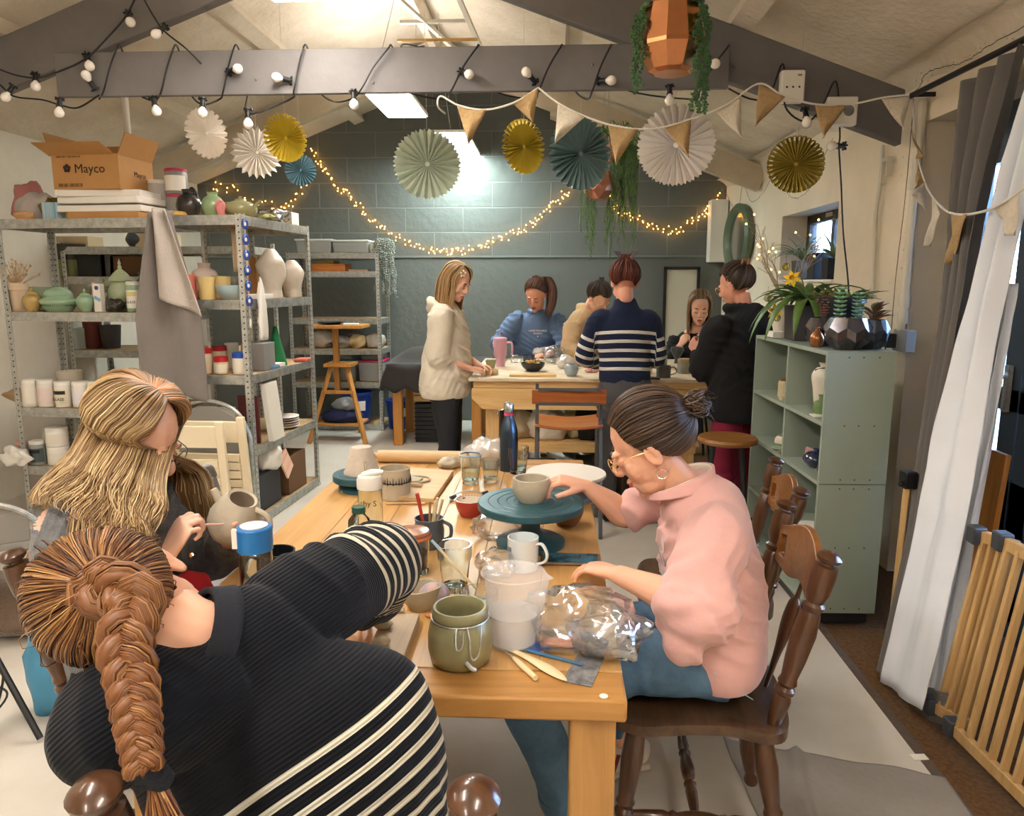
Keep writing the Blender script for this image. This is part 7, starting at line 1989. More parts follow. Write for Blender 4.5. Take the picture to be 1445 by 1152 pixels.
# blonde woman's jug and stool behind her, bag
t = thing('clay_jug', 'pale clay jug held tilted by the blonde woman', 'jug', (-.775, 1.735, .925), rot=(R(12), R(28), 0))
b = MB(); b.lathe([(.001, -.055), (.045, -.055), (.060, -.03), (.062, .0), (.052, .035), (.038, .058), (.036, .062), (.030, .058), (.045, .03), (.054, .0), (.05, -.03), (.001, -.047)], 30, cap=False); b.build('body', clay2, t, smooth=50)
b = MB(); b.loft([(.035, 0, .05, .008, .007), (.075, .0, .045, .008, .007), (.09, 0, .01, .008, .007), (.058, 0, -.025, .008, .007)], 10, n=16, pw=0); b.build('handle', clay2, t)
b = MB(); b.loft([(-.045, 0, .02, .014, .014), (-.075, 0, .045, .008, .010)], 10); b.build('spout', clay2, t)
b = MB(); p = V(*blonde_tips[0][0][0]) if blonde_tips else V(-.8, 1.6, .95)
b.tube([tuple(p+V(-.055, .01, .012)), tuple(p+V(0, 0, .0)), tuple(p+V(.05, .03, -.006))], [.002, .0035, .0028], 8)
one(b, 'carving_tool', mat('pink_tool', 'CDA59A', .5), 'thin pinkish carving tool in the blonde woman\'s hand', 'tool')
t = thing('plastic_chair', 'grey plastic seat back with a hand slot behind the blonde woman\'s hands', 'chair', (-1.20, 2.42, 0), R(-82))
b = MB(); P = [(-.20, .62), (-.21, .74), (-.17, .82), (-.08, .855), (.08, .855), (.17, .82), (.21, .74), (.20, .62)]
b.prism([(-.20, .50), (.20, .50), (.21, .74), (.17, .80), (-.17, .80), (-.21, .74)], -.008, .008, lambda x, y, z: (x, z, y))
b.tube([(-.17, 0, .80), (-.12, 0, .845), (0, 0, .86), (.12, 0, .845), (.17, 0, .80)], .012, 8, n=20); b.build('backrest', mat('grey_blue_plastic', '8B8B8E', .5), t, bevel=.004)
b = MB(); b.box((0, .19, .44), (.38, .38, .03)); b.build('seat', mat('grey_blue_plastic', ''), t, bevel=.01)
for x in (-.17, .17):
 for y in (.03, .35): b = MB(); b.tube([(x, y, .43), (x*1.08, y*1.05-.01, 0)], .012, 8); b.build('leg', steel, t)
 b = MB(); b.tube([(x, 0, .44), (x, 0, .55)], .012, 8); b.build('back_support', steel, t)
bagmesh('red_bag', 'red fabric bag on the blonde woman\'s lap at the table edge', 'bag', (-.885, 1.70, .62), (.06, .08, .10), mat('red_fabric', 'B01722', .8, bump=.2), 12, sharp=.15)
# ---------- back bench ----------
BZ = .8815
def Bn(u, v): p = pz(u, v, .88); return (p.x, p.y, BZ)
t = thing('travel_tumbler', 'tall pink insulated tumbler with handle and straw on the bench', 'tumbler', Bn(706, 517))
pk_ = mat('pink_enamel', 'DDA9BE', .35)
b = MB(); b.lathe([(.001, 0), (.034, 0), (.036, .06), (.048, .085), (.050, .19), (.001, .19)], 28); b.build('body', pk_, t)
b = MB(); b.lathe([(.001, .19), (.052, .19), (.052, .205), (.046, .212), (.001, .213)], 28); b.build('lid', pk_, t)
b = MB(); b.loft([(.046, 0, .175, .011, .008), (.085, 0, .170, .011, .008), (.088, 0, .10, .011, .008), (.080, 0, .085, .009, .007)], 10, n=14, pw=0); b.build('handle', pk_, t)
b = MB(); b.tube([(0, 0, .2), (-.006, 0, .27)], .005, 8); b.build('straw', pk_, t)
pot('clay_bowl', 'square-sided olive clay pot in front of the pink tumbler', 'pot', Bn(693, 521), cup_prof(.032, .055, .065, .006), clayg, 4, rz=R(45))
pot('clay_ring', 'yellowish ring of clay at the left end of the bench', 'clay', Bn(694, 529), [(.032, 0), (.045, 0), (.047, .02), (.044, .036), (.034, .036), (.032, 0)], mat('yellow_clay', 'CDB98A', .7, var=.1), wob=.06)
boxobj('wooden_bat', 'flat wooden board at the front edge of the bench', 'board', Bn(752, 531), (.31, .09, .014), tim)
t = pot('bowl', 'black bowl of food on the bench', 'bowl', Bn(752, 524), cup_prof(.04, .085, .06, .005, .012), mat('glaze_charcoal', '24282A', .3))
b = MB()
for k in range(18): b.ball((rnd.uniform(-.045, .045), rnd.uniform(-.045, .045), .045+.02*rnd.random()), .014, 7)
one(b, 'food', mat('orange_food', 'C9793A', .6, color2='6E8440', vscale=30), 'orange and green food in the black bowl', 'food', Bn(752, 524), kind='stuff')
pot('glass_tub', 'short dark blue tub behind the black bowl', 'tub', Bn(746, 510), cup_prof(.045, .05, .05, .004), mat('navy_glass', '2D3A55', .2, coat=.5))
pot('vase', 'round pale blue-grey vase on the bench beside the navy jumper', 'vase', Bn(806, 531), [(.001, 0), (.028, 0), (.044, .02), (.048, .045), (.040, .07), (.028, .08), (.025, .08), (.036, .065), (.04, .04), (.02, .01), (.001, .008)], mat('glaze_paleblue', '93A0A6', .3, coat=.3))
jar('lidded_jar', 'glass jar with yellow contents and lid behind the pale blue vase', 'jar', Bn(818, 517), .042, .085, cglass, mat('yellow_lid', 'C9A24E', .4))
for k, (u, v, r, lab) in enumerate(((782, 512, (.09, .08, .075), 'big crumpled clear plastic bag in the middle of the bench'), (800, 520, (.07, .06, .05), 'smaller crumpled clear bag beside the pale blue vase'), (728, 512, (.05, .05, .035), 'crumpled pale plastic by the pink tumbler'), (765, 505, (.08, .06, .05), 'clear plastic bag lying behind the black bowl'), (838, 517, (.06, .05, .05), 'crumpled clear bag at the left of the navy jumper'))):
 bagmesh('plastic_bag', lab, 'plastic bag', Bn(u, v), r, bagm if k % 2 else bag, 20+k)
bagmesh('pink_cloth', 'red and white striped cloth on the bench by the navy jumper', 'cloth', Bn(835, 526), (.05, .03, .02), mat('pink_white', 'D8B5AE', .8, color2='A8443F', vscale=50), 31, sharp=.2)
b = MB(); b.lathe([(.001, 0), (.075, 0), (.075, .012), (.001, .014)], 28); one(b, 'round_lid', mat('brown_disc', '7E7060', .5), 'flat round disc on a low stand behind the clear bags', 'disc', Bn(818, 503))
handled('mug', 'dark grey stoneware mug at the front of the bench, right of the navy jumper', 'mug', Bn(936, 533), .046, .048, .078, mat('glaze_darkgrey', '5C5D5A', .5), -.05, hs=1.1)
handled('cup', 'small white cup beside the dark grey mug', 'cup', Bn(914, 527), .03, .034, .06, plasticw, 2.6, hs=.6)
boxobj('phone', 'black phone lying at the front of the bench', 'phone', Bn(916, 535), (.075, .14, .009), black, R(80))
jar('lidded_jar', 'green glass jar with a wooden lid behind the grey mug', 'jar', Bn(931, 520), .052, .10, mat('green_jar', '8B9A86', .15, trans=.5, coat=.3), mat('tan_lid', 'A98D66', .5))
jar('lidded_jar', 'pale ribbed glass jar with a tan lid to the right of the grey mug', 'jar', Bn(966, 527), .050, .10, mat('ribbed_jar', 'B0AFA4', .15, trans=.5, coat=.3), mat('tan_lid', 'A98D66', .5))
pot('heart_vase', 'dark speckled flared vase between the two lidded jars', 'vase', Bn(955, 513), [(.001, 0), (.022, 0), (.016, .03), (.03, .06), (.052, .10), (.045, .125), (.04, .12), (.04, .10), (.001, .05)], mat('glaze_speckle', '4A4E52', .35, color2='2A2D30', vscale=60))
boxobj('picture_card', 'propped card with a blue picture behind the jars', 'card', (.74, 5.95, BZ), (.16, .008, .11), mat('blue_picture', '5D6C8C', .4, color2='8B93A6', vscale=20), rot=(-.2, 0, .1))
bagmesh('teal_cloth', 'teal cloth on the right end of the bench', 'cloth', Bn(988, 528), (.07, .04, .015), mat('teal_cloth', '4E8E9B', .8), 33, sharp=.15)
pot('cup', 'small teal cup beside the teal cloth', 'cup', Bn(1000, 525), cup_prof(.025, .028, .05), mat('glaze_teal', '2E6E84', .3))
bagmesh('held_pot', 'small grey clay pot held up between the people at the right of the bench', 'pot', (1.0, 4.86, 1.03), (.05, .05, .05), clay2, 34, sharp=.12)
# lower shelf of the bench
for k, (x, y, r, c, lab) in enumerate(((-.20, 5.05, (.10, .10, .12), 'B7A98F', 'rolled beige canvas bundle on the bench shelf, leftmost'), (.0, 5.0, (.14, .10, .13), 'DDD6C8', 'white cloth bundle on the bench shelf'), (.18, 5.1, (.10, .1, .10), 'C8C59A', 'yellowish cloth bag on the bench shelf'), (.27, 5.0, (.09, .09, .16), '1D1C1E', 'black bag standing on the bench shelf'), (.42, 5.05, (.10, .09, .10), 'DAD0C4', 'pale net bag on the bench shelf'), (.72, 5.05, (.13, .1, .12), '8A2A1E', 'red and brown cloth bundle at the right of the bench shelf'), (.88, 5.0, (.08, .08, .10), 'A9814F', 'tan fluffy bundle at the far right of the bench shelf'), (-.32, 5.15, (.08, .1, .15), '6E6A5E', 'dark green cloth sack at the back of the bench shelf'))):
 bagmesh('cloth_bundle', lab, 'cloth bundle', (x, y, .441), r, mat('bundle_'+c, c, .85, var=.15, vscale=9, bump=.3, bscale=30), 40+k, sharp=.3)
for k, (x, y, d, c, lab) in enumerate(((-.1, 5.2, (.3, .3, .22), '2B2B2E', 'dark box on the floor under the bench'), (.3, 5.1, (.22, .25, .28), '39413A', 'dark green tub on the floor under the bench'), (.62, 5.15, (.3, .3, .24), '4A4038', 'brown box on the floor under the bench, towards the right'))):
 boxobj('storage_box', lab, 'box', (x, y, 0), d, mat('floorbox_'+c, c, .6), .1*k, .006)
# ---------- back shelving ----------
def tub(label, loc, d, mlid, contents=None, rz=0):
 t = thing('storage_tub', label, 'tub', loc, rz)
 b = MB(); b.box((0, 0, d[2]/2), d, taper=1.06); b.build('body', mat('cloudy_tub', 'D5D8D4', .3, trans=.6, ior=1.1), t, bevel=.01)
 b = MB(); b.box((0, 0, d[2]+.008), (d[0]*1.1, d[1]*1.1, .018)); b.build('lid', mlid, t, bevel=.004)
 if contents: b = MB(); b.box((0, 0, d[2]*.4), (d[0]*.9, d[1]*.9, d[2]*.7)); b.build('contents', contents, t, bevel=.02)
clr = mat('clear_lid', 'C9CCC9', .3)
zc = 1.785
tub('clear plastic tub with yellow contents on top of the back shelves', (-2.36, 7.60, zc), (.34, .26, .12), clr, mat('yellow_stuff', 'CDB56A', .7))
tub('clear plastic tub with grey contents on top of the back shelves', (-1.99, 7.60, zc), (.34, .26, .11), clr, mat('grey_stuff', '9A9C9A', .6))
t = thing('trailing_plant', 'silvery trailing plant spilling over the corner of the back shelves', 'plant', (-1.72, 7.56, zc))
b = MB(); b.lathe([(.05, 0), (.065, .09), (.06, .09), (.001, .08)], 16); b.build('pot', mat('white_pot', 'CFC8B8', .5), t, loc=(-.04, 0, 0))
b = MB()
for k in range(70):
 a = rnd.uniform(-2.2, 1.2); trailing(b, (.03+.10*cos(a)*rnd.random()*1.6, -.02+.10*sin(a), .10+.06*rnd.random()), rnd.uniform(.12, .62 if cos(a) > .2 else .2), .011, .02, seed=400+k, sway=.06)
b.build('foliage', leaf3, t)
boxobj('wooden_tray', 'orange wooden tray on the second shelf of the back unit', 'tray', (-2.22, 7.6, 1.605), (.34, .25, .075), mat('orange_wood', 'BE7638', .5, wood='x'))
boxobj('tile_stack', 'small stack of tiles beside the orange wooden tray', 'tiles', (-1.93, 7.6, 1.605), (.2, .16, .02), mat('tile_pink', 'B99A86', .5))
boxobj('yellow_box', 'yellow box on the orange wooden tray', 'box', (-2.26, 7.6, 1.682), (.18, .2, .03), mat('yellow_box', 'B9A55A', .6))
for k, (x, r, c, lab) in enumerate(((-2.35, (.12, .1, .11), 'B0A698', 'beige cloth bag at the left of the back unit shelf'), (-2.14, (.10, .09, .07), '8F8B84', 'grey cloth bag on the back unit shelf'), (-1.97, (.10, .09, .08), 'CDB889', 'cream clay bag in the middle of the back unit shelf'), (-1.79, (.10, .09, .09), 'AEA79A', 'pale plastic-wrapped bundle at the right of the back unit shelf'), (-2.07, (.05, .05, .09), '9A948A', 'tied grey bag on the back unit shelf'))):
 bagmesh('bundle', lab, 'bag', (x, 7.58 if k < 4 else 7.66, .832), r, mat('bagc_'+c, c, .7, var=.15, vscale=12, bump=.3), 60+k, sharp=.3)
tub('clear tub with a turquoise lid on the back shelves', (-2.10, 7.6, .494), (.24, .26, .20), mat('turq_lid', '2FA3B5', .4), mat('grey_stuff', '9A9C9A', .6))
tub('clear tub with a magenta lid on the back shelves', (-1.82, 7.6, .494), (.25, .26, .20), mat('mag_lid', 'C21E5C', .4), mat('grey_stuff', '9A9C9A', .6))
tub('small clear tub stacked on the turquoise-lidded one', (-2.10, 7.6, .714), (.16, .2, .05), clr)
tub('small dark-lidded tub stacked on the magenta-lidded one', (-1.82, 7.6, .714), (.2, .2, .05), mat('grey_lid', '55585A', .4))
def bucket(label, loc, r, h):
 t = thing('bucket', label, 'bucket', loc); bm_ = mat('blue_bucket', '1E3A8C', .35)
 b = MB(); b.lathe(cup_prof(r*.78, r, h, .004)+[], 32, cap=False); b.lathe([(r, h-.03), (r+.008, h-.03), (r+.010, h), (r-.002, h+.003)], 32, cap=False); b.build('body', bm_, t)
 b = MB(); b.tube([(r*cos(a), -.0+r*1.02*sin(a)*.4-.05, h-.02-.06*abs(sin(a))) for a in [k*pi/12 for k in range(13)]], .003, 6); b.build('handle', mat('white_wire', 'D8D8D8', .4), t)
 b = MB(); b.grid(lambda i, j: V((r*.93+.002+.03*r*j)*cos(-1.25+.5*i), (r*.93+.002+.03*r*j)*sin(-1.25+.5*i), h*(.45+.3*j)), 6, 2); b.build('label', plasticw, t)
bucket('blue plastic bucket under the back shelves', (-1.98, 7.48, .062), .165, .33)
bucket('smaller blue plastic bucket to the right of the back shelves', (-1.56, 7.55, 0), .13, .30)
# modelling stand contents
b = MB(); b.lathe([(.001, 0), (.07, 0), (.12, .018), (.13, .022), (.001, .02)], 28); one(b, 'dark_plate', mat('black_plate', '25262A', .3), 'dark plate on top of the modelling stand', 'plate', (-2.06, 6.95, 1.106))
boxobj('paper_towel', 'folded white tissue beside the dark plate', 'tissue', (-1.86, 6.92, 1.106), (.14, .12, .012), plasticw, .2)
bagmesh('silver_bag', 'silver grey bag on the lower tray of the modelling stand', 'bag', (-1.94, 6.93, .29), (.12, .09, .07), mat('silver_bag', '8E9092', .35, .3), 71, sharp=.3)
bagmesh('navy_cloth', 'dark navy knitted cloth on the lower tray of the modelling stand', 'cloth', (-1.98, 6.93, .181), (.2, .13, .07), mat('navy_cloth', '1F2448', .9, bump=.5, bscale=60), 72, sharp=.2)
# ---------- left shelving, top ----------
top = 1.874
card_ = mat('cardboard', 'B98A54', .75, var=.05, vscale=8)
t = thing('cardboard_box', 'open cardboard box with printed logo high on the left shelves', 'box', (-2.745, 4.62, 2.045), R(-4))
W2, D2, H2 = .42, .34, .20
b = MB()
for c, d in (((0, -D2/2, H2/2), (W2, .006, H2)), ((0, D2/2, H2/2), (W2, .006, H2)), ((-W2/2, 0, H2/2), (.006, D2, H2)), ((W2/2, 0, H2/2), (.006, D2, H2)), ((0, 0, .004), (W2, D2, .006))): b.box(c, d)
b.build('carton', card_, t)
for nm, c, d, r in (('flap', (-.02, -D2/2-.06, H2+.02), (W2, .15, .005), (-.35, 0, 0)), ('flap', (W2/2+.03, 0, H2+.055), (.005, D2, .14), (0, .45, 0)), ('flap', (-W2/2-.02, 0, H2+.06), (.005, D2, .14), (0, -.3, 0)), ('flap', (0, D2/2+.03, H2+.05), (W2, .005, .13), (-.4, 0, 0))):
 b = MB(); b.box(c, d, r); b.build(nm, card_, t)
ink = mat('box_ink', '3A2A20', .7)
text_mesh('lettering', 'Mayco', .075, ink, t, (.03, -D2/2-.005, .115), (pi/2, 0, 0))
b = MB()
for k in range(5): a = k*2*pi/5+.3; b.ball((.0+.014*cos(a), 0, .014*sin(a)), (.012, .001, .012), 8)
b.build('logo', ink, t, loc=(-.115, -D2/2-.005, .12))
for z in (.028, .018, .185): text_mesh('small_print', 'KEEP DRY  THIS WAY UP', .014, ink, t, (-.10, -D2/2-.005, z), (pi/2, 0, 0))
text_mesh('side_lettering', 'Mayco', .045, ink, t, (W2/2+.005, .03, .10), (pi/2, 0, pi/2))
foam = mat('white_foam', 'EDE9E0', .8, var=.03)
for k, (z, w_, dx, lab) in enumerate(((.0, .56, .0, 'lowest sheet of white packing foam under the cardboard box'), (.045, .54, .01, 'middle sheet of white packing foam'), (.085, .52, -.01, 'top sheet of white packing foam directly under the box'))):
 boxobj('foam_sheet', lab, 'foam', (-2.70+dx, 4.64, 1.92+z if k else 1.915), (w_, .36, .04), foam, R(-4)+.05*k*(-1)**k, .006)
boxobj('paper_parcel', 'flat brown paper parcel under the foam sheets', 'parcel', (-2.66, 4.62, top), (.46, .36, .04), card_, R(-4), .003)
boxobj('blue_packet', 'blue and white striped packet left of the paper parcel', 'packet', (-3.02, 4.53, top), (.10, .1, .10), mat('blue_stripe_pack', '3C8FB0', .4, color2='CFE0E6', stretch=(30, .2, .2), vscale=1.5), R(-4), .004)
boxobj('navy_packet', 'dark blue and yellow packet beside the striped packet', 'packet', (-2.925, 4.56, top), (.05, .1, .085), mat('navy_yellow', '26407A', .4, color2='C9B23A', vscale=18), R(-4), .004)
for k, (x, y, r, m, lab) in enumerate(((-3.19, 4.62, (.12, .10, .10), bagm, 'clear plastic sack of cloth at the left end of the top shelf'), (-3.27, 4.66, (.09, .09, .14), mat('pink_net', 'B87A76', .8), 'pink net bag at the far left of the top shelf'), (-3.08, 4.60, (.075, .07, .085), mat('olive_cloth', '7E6A3C', .9, bump=.3), 'olive cloth bundle on the top shelf'), (-3.22, 4.55, (.07, .05, .035), mat('peach_cloth', 'D6A87C', .9, bump=.3), 'peach cloth at the front left of the top shelf'))):
 bagmesh('bundle', lab, 'bag', (x, y, top), r, m, 80+k, sharp=.3)
gt = mat('grey_tub_body', '8E8E8C', .4); pinkl = mat('magenta_lid', 'B22A4E', .4)
zB = 1.884
jar('paint_tub', 'grey tub with a magenta lid, the lower of the pair on the shelf top', 'tub', (-2.345, 4.72, 1.884), .068, .155, gt, pinkl, group=None, lid_h=.016)
jar('paint_tub', 'grey tub with a magenta lid, stacked as the upper one', 'tub', (-2.345, 4.72, 2.04), .068, .155, gt, pinkl, plasticw, lid_h=.016)
jar('paint_tub', 'pale grey tub half hidden left of the magenta-lidded pair', 'tub', (-2.50, 4.78, 1.884), .075, .25, mat('pale_tub', 'BDB8AE', .4), plasticw)
def vase(label, loc, P, m, **k): return pot(k.pop('name', 'vase'), label, k.pop('cat', 'vase'), loc, smooth_prof(P, 26), m, **k)
bvase = lambda r, h, nr: [(.001, 0), (r*.6, .001), (r*.95, h*.3), (r, h*.5), (r*.8, h*.75), (nr, h*.88), (nr*1.15, h), (nr, h)]
t = vase('dark metallic vase with a twisted neck on the shelf top', (-2.19, 4.55, zB), bvase(.075, .165, .035), mat('glaze_pewter', '4F4A44', .25, .3, color2='2C2A2A', vscale=9))
b = MB(); b.tube([(0, 0, .155), (.02, 0, .175), (.035, 0, .165), (.05, 0, .14), (.06, -.02, .11)], .008, 8, n=14); one(b, 'ribbon_tie', black, 'black twisted tie on the neck of the dark vase', 'tie', (-2.19, 4.55, zB))
vase('pale green vase next to the dark one on the shelf top', (-2.03, 4.52, zB), bvase(.065, .145, .028), ceramic('celadon', '8CA57C'))
t = thing('teapot', 'green-brown squat teapot at the corner of the shelf top', 'teapot', (-1.885, 4.58, zB))
b = MB(); b.lathe(smooth_prof([(.001, 0), (.06, .001), (.095, .04), (.085, .08), (.04, .10), (.001, .105)], 22), 28); b.build('body', ceramic('teapot', '9A9A70'), t)
b = MB(); b.lathe([(.001, .10), (.035, .10), (.03, .112), (.01, .116), (.012, .128), (.001, .13)], 18); b.build('lid', ceramic('teapot', '9A9A70'), t)
b = MB(); b.loft([(.08, -.01, .06, .014, .014), (.115, -.02, .085, .010, .010), (.135, -.02, .10, .008, .008)], 10, n=8); b.build('spout', ceramic('teapot', '9A9A70'), t)
b = MB(); b.loft([(-.06, 0, .09, .006, .006), (-.115, 0, .085, .006, .006), (-.11, 0, .04, .006, .006), (-.085, 0, .03, .006, .006)], 8, n=12, pw=0); b.build('handle', ceramic('teapot', '9A9A70'), t)
bagmesh('pink_bow', 'pink and red bow between the green vase and the teapot', 'ribbon', (-1.965, 4.47, zB), (.03, .02, .06), mat('pink_bow', 'D98A8A', .7), 90, sharp=.5)
bagmesh('foil', 'crumpled silver foil on the shelf top at the corner', 'foil', (-1.82, 4.95, zB), (.10, .09, .05), mat('silver_foil', 'C9CACA', .2, .9), 91, sharp=.5, f=9)
bagmesh('glove', 'pale green and yellow glove lying at the corner of the shelf top', 'glove', (-1.80, 4.72, zB), (.08, .07, .02), mat('green_yellow', 'B8B070', .8, color2='7F9A78', vscale=14), 92, sharp=.4)
bagmesh('yellow_cloth', 'yellow and orange cloth beside the towel on the shelf top', 'cloth', (-2.27, 4.47, zB), (.10, .05, .022), mat('yellow_cloth', 'D0A85A', .8), 93, sharp=.3)
boxobj('white_box', 'small white cardboard box at the back of the shelf top', 'box', (-1.83, 5.19, zB), (.15, .12, .085), plasticw, R(-4))
# towel
t = thing('towel', 'grey towel hanging from the corner of the left shelves', 'towel', (-2.20, 4.27, 0)); twl = mat('grey_towel', '807873', .95, var=.05, bump=.5, bscale=220, sheen=.4)
def tw(i, j):
 z = 1.90-1.02*j; w_ = .05+.125*min(1, j*1.7)+.02*j
 x = (i-.5)*2*w_+.02*j-.02; y = -.02-.035*sin(i*3*pi+.6)*(1-.5*j)-.02*abs(i-.5)-.01*j
 return V(x, y+(.06 if j < .02 else 0), z-.10*abs(i-.42)*(j > .9)*1.5)
b = MB(); b.grid(tw, 44, 50); b.build('towel_cloth', twl, t, smooth='all', solid=.008)
def tw2(i, j):
 z = 1.905-.50*j-.10*i*j; w_ = .04+.085*j
 return V((i-.35)*2*w_+.06*j, -.072-.03*sin(i*2.4*pi)*(1-.3*j)-.01, z)
b = MB(); b.grid(tw2, 30, 26); b.build('folded_layer', mat('light_towel', 'BDB4AC', .95, var=.05, bump=.6, bscale=160), t, smooth='all', solid=.006)
# ---------- left unit A shelves (front row positions along x) ----------
zA = 1.319
def A(u, dy=.10): p = py(u, 440, 4.42+dy); return (p.x, p.y)
cel, cel2 = ceramic('celadon_pale', 'A9B594'), ceramic('celadon_green', '8FAE8E')
x, y = A(28); t = thing('plant_pot', 'cream plant pot with dried flowers at the left of the shelf', 'plant pot', (x, y, zA))
b = MB(); b.lathe([(.001, 0), (.042, 0), (.056, .13), (.062, .132), (.063, .175), (.057, .175), (.055, .14), (.001, .13)], 26); b.build('pot', mat('cream_pot', 'CBB59A', .7), t)
b = MB()
for k in range(60):
 a, e = rnd.random()*6.28, rnd.uniform(.1, 1.0); L = rnd.uniform(.08, .17); d = V(cos(a)*e, sin(a)*e, 1-.4*e).normalized()
 b.tube([(0, 0, .15), tuple(V(0, 0, .15)+d*L*.6), tuple(V(0, 0, .15)+d*L)], .0016, 4)
 if k % 2: b.ball(V(0, 0, .15)+d*L, .008, 6)
b.build('dried_flowers', mat('dried_flower', 'B98A5A', .9, color2='D8C3A0', vscale=30), t)
def lidded(label, loc, P, m, knob=.01, lidp=None, name='lidded_jar', seg=28, cat='jar'):
 t = thing(name, label, cat, loc); zt = P[-1][1]; r = P[-1][0]
 b = MB(); b.lathe(smooth_prof(P, 22), seg); b.build('body', m, t)
 lp = lidp or [(.001, 0), (r*1.08, 0), (r*.9, r*.35), (r*.3, r*.6), (knob*.6, r*.65), (knob, r*.65+knob), (.001, r*.65+knob*2.4)]
 b = MB(); b.lathe([(q, zt+z) for q, z in lp], seg); b.build('lid', m, t); return t
x, y = A(47, .06); lidded('small ochre lidded jar beside the cream plant pot', (x, y, zA), [(.001, 0), (.028, .001), (.034, .01), (.054, .06), (.048, .09), (.030, .105)], ceramic('ochre', 'B59A5C'))
x, y = A(85, .10); t = lidded('wide celadon tureen with a pierced band and gold knob', (x, y, zA), [(.001, 0), (.065, .001), (.075, .008), (.105, .05), (.108, .068), (.085, .085), (.078, .10)], cel2, name='tureen', cat='tureen')
b = MB()
for k in range(30): a = -pi+k*pi/30; b.box((.101*cos(a), .101*sin(a), .045), (.003, .002, .024), (0, 0, a))
b.build('pierced_slits', mat('dark_slit', '3D463C', .7), t)
x, y = A(122, .06); lidded('small round green lidded jar left of the white carton', (x, y, zA), [(.001, 0), (.026, .001), (.032, .01), (.051, .055), (.046, .085), (.028, .10)], cel2)
x, y = A(142, .05); t = thing('carton', 'slim white carton with a blue roundel', 'carton', (x, y, zA), R(-4))
b = MB(); b.box((0, 0, .085), (.046, .04, .17)); b.build('carton_body', mat('white_card', 'DDD8CE', .6), t)
b = MB(); b.lathe([(.001, 0), (.013, 0), (.013, .001), (.001, .001)], 18); b.build('roundel', mat('navy_ink', '2A3868', .5), t, loc=(0, -.0205, .145), rot=(pi/2, 0, 0))
b = MB(); b.box((0, -.0208, .08), (.045, .001, .02), (0, .5, 0)); b.build('blue_band', mat('sky_band', '6FA4C4', .5), t)
x, y = A(174, .2); lidded('tall celadon ginger jar with a pointed lid', (x, y, zA), [(.001, 0), (.055, .001), (.06, .02), (.08, .11), (.06, .165), (.048, .185)], cel, lidp=[(.001, 0), (.07, 0), (.072, .008), (.04, .05), (.012, .075), (.012, .09), (.006, .10), (.010, .11), (.001, .14)])
x, y = A(150, .28); lidded('large olive lidded bowl behind the white carton', (x, y, zA), [(.001, 0), (.06, .001), (.10, .06), (.095, .11), (.085, .125)], ceramic('olive', '6F7350'))
x, y = A(165, .06); bagmesh('glass_grapes', 'cluster of dark glass grapes in front of the ginger jar', 'ornament', (x, y, zA), (.055, .04, .05), mat('dark_glass', '2A2622', .1, coat=1), 95, sharp=.5, f=14)
x, y = A(191, .05); jar('glaze_bottle', 'green glaze bottle with a white cap and printed label', 'bottle', (x, y, zA), .042, .185, cel2, plasticw, plasticw, stripe=mat('yellow_band', 'D6CB8A', .6), text='GLAZE')
x, y = A(210, .18); vase('dark navy glossy vase behind the glaze bottle', (x, y, zA), bvase(.085, .24, .04), mat('glaze_navy', '262C3C', .12, coat=.6))
x, y = A(135, .18); vase('small pink-white bottle vase behind the carton', (x, y, zA), [(.001, 0), (.03, .001), (.04, .06), (.012, .11), (.012, .17), (.02, .185)], ceramic('blush', 'C9B6A6'))
x, y = A(60, .3); boxobj('storage_box', 'pale green storage box behind the tureen', 'box', (x, y, zA), (.30, .12, .15), mat('pale_green_box', '94A58C', .6), R(-4))
# items on the unit behind
def Dd(u, v, dy=.12): return py(u, v, 5.5+dy)
zD = 1.541
for k, u in enumerate((6, 17, 28, 38, 48)):
 p = Dd(u, 380); b = MB(); b.lathe([(.001, -.004), (.07, -.004), (.135, .012), (.14, .014), (.135, .018), (.07, .002), (.001, .002)], 32)
 one(b, 'dinner_plate', mat('brown_plate', '4F423A', .35, coat=.3), ['brown plate standing on edge, leftmost in the rack behind the shelves', 'second brown plate from the left in the rack', 'middle brown plate of the five in the rack', 'fourth brown plate from the left in the rack', 'paler brown plate at the right end of the rack'][k], 'plate', (p.x, 5.62, zD+.142), rot=(0, pi/2-.18, .5))
p = Dd(103, 388); pot('bowl', 'large dark grey bowl stacked on a green pot', 'bowl', (p.x, 5.62, zD+.125), cup_prof(.10, .14, .115, .005), mat('slate_bowl', '45423E', .4))
pot('flower_pot', 'olive green pot beneath the large dark bowl', 'pot', (p.x, 5.62, zD), cup_prof(.085, .095, .124, .005), mat('olive_pot', '8A9160', .6))
for u, w_, h_, m, lab in ((138, .22, .16, black, 'black ribbed plastic crate on the rear shelves'), (187, .26, .15, mat('brown_card', '6E4F33', .8), 'brown cardboard box on the rear shelves'), (160, .1, .16, mat('grey_ribbed', '5A5A58', .6), 'grey ribbed box between the crate and the brown box')):
 p = Dd(u, 388); boxobj('storage_box', lab, 'box', (p.x, 5.66, zD), (w_, .22, h_), m)
p = Dd(190, 345); vase('dark blue-grey vase on the top rear shelf', (p.x, 5.66, 1.762), bvase(.08, .13, .05), mat('glaze_slate2', '4A5662', .35))
p = Dd(220, 345); boxobj('box_file', 'cream paper box on the top rear shelf', 'box', (p.x-.02, 5.7, 1.762), (.26, .2, .1), mat('cream_box', 'CFBF9C', .7))
p = Dd(95, 345); boxobj('box_file', 'pale carton at the left of the top rear shelf', 'box', (p.x, 5.7, 1.762), (.35, .2, .08), mat('cream_box', 'CFBF9C', .7))
zD2 = .986
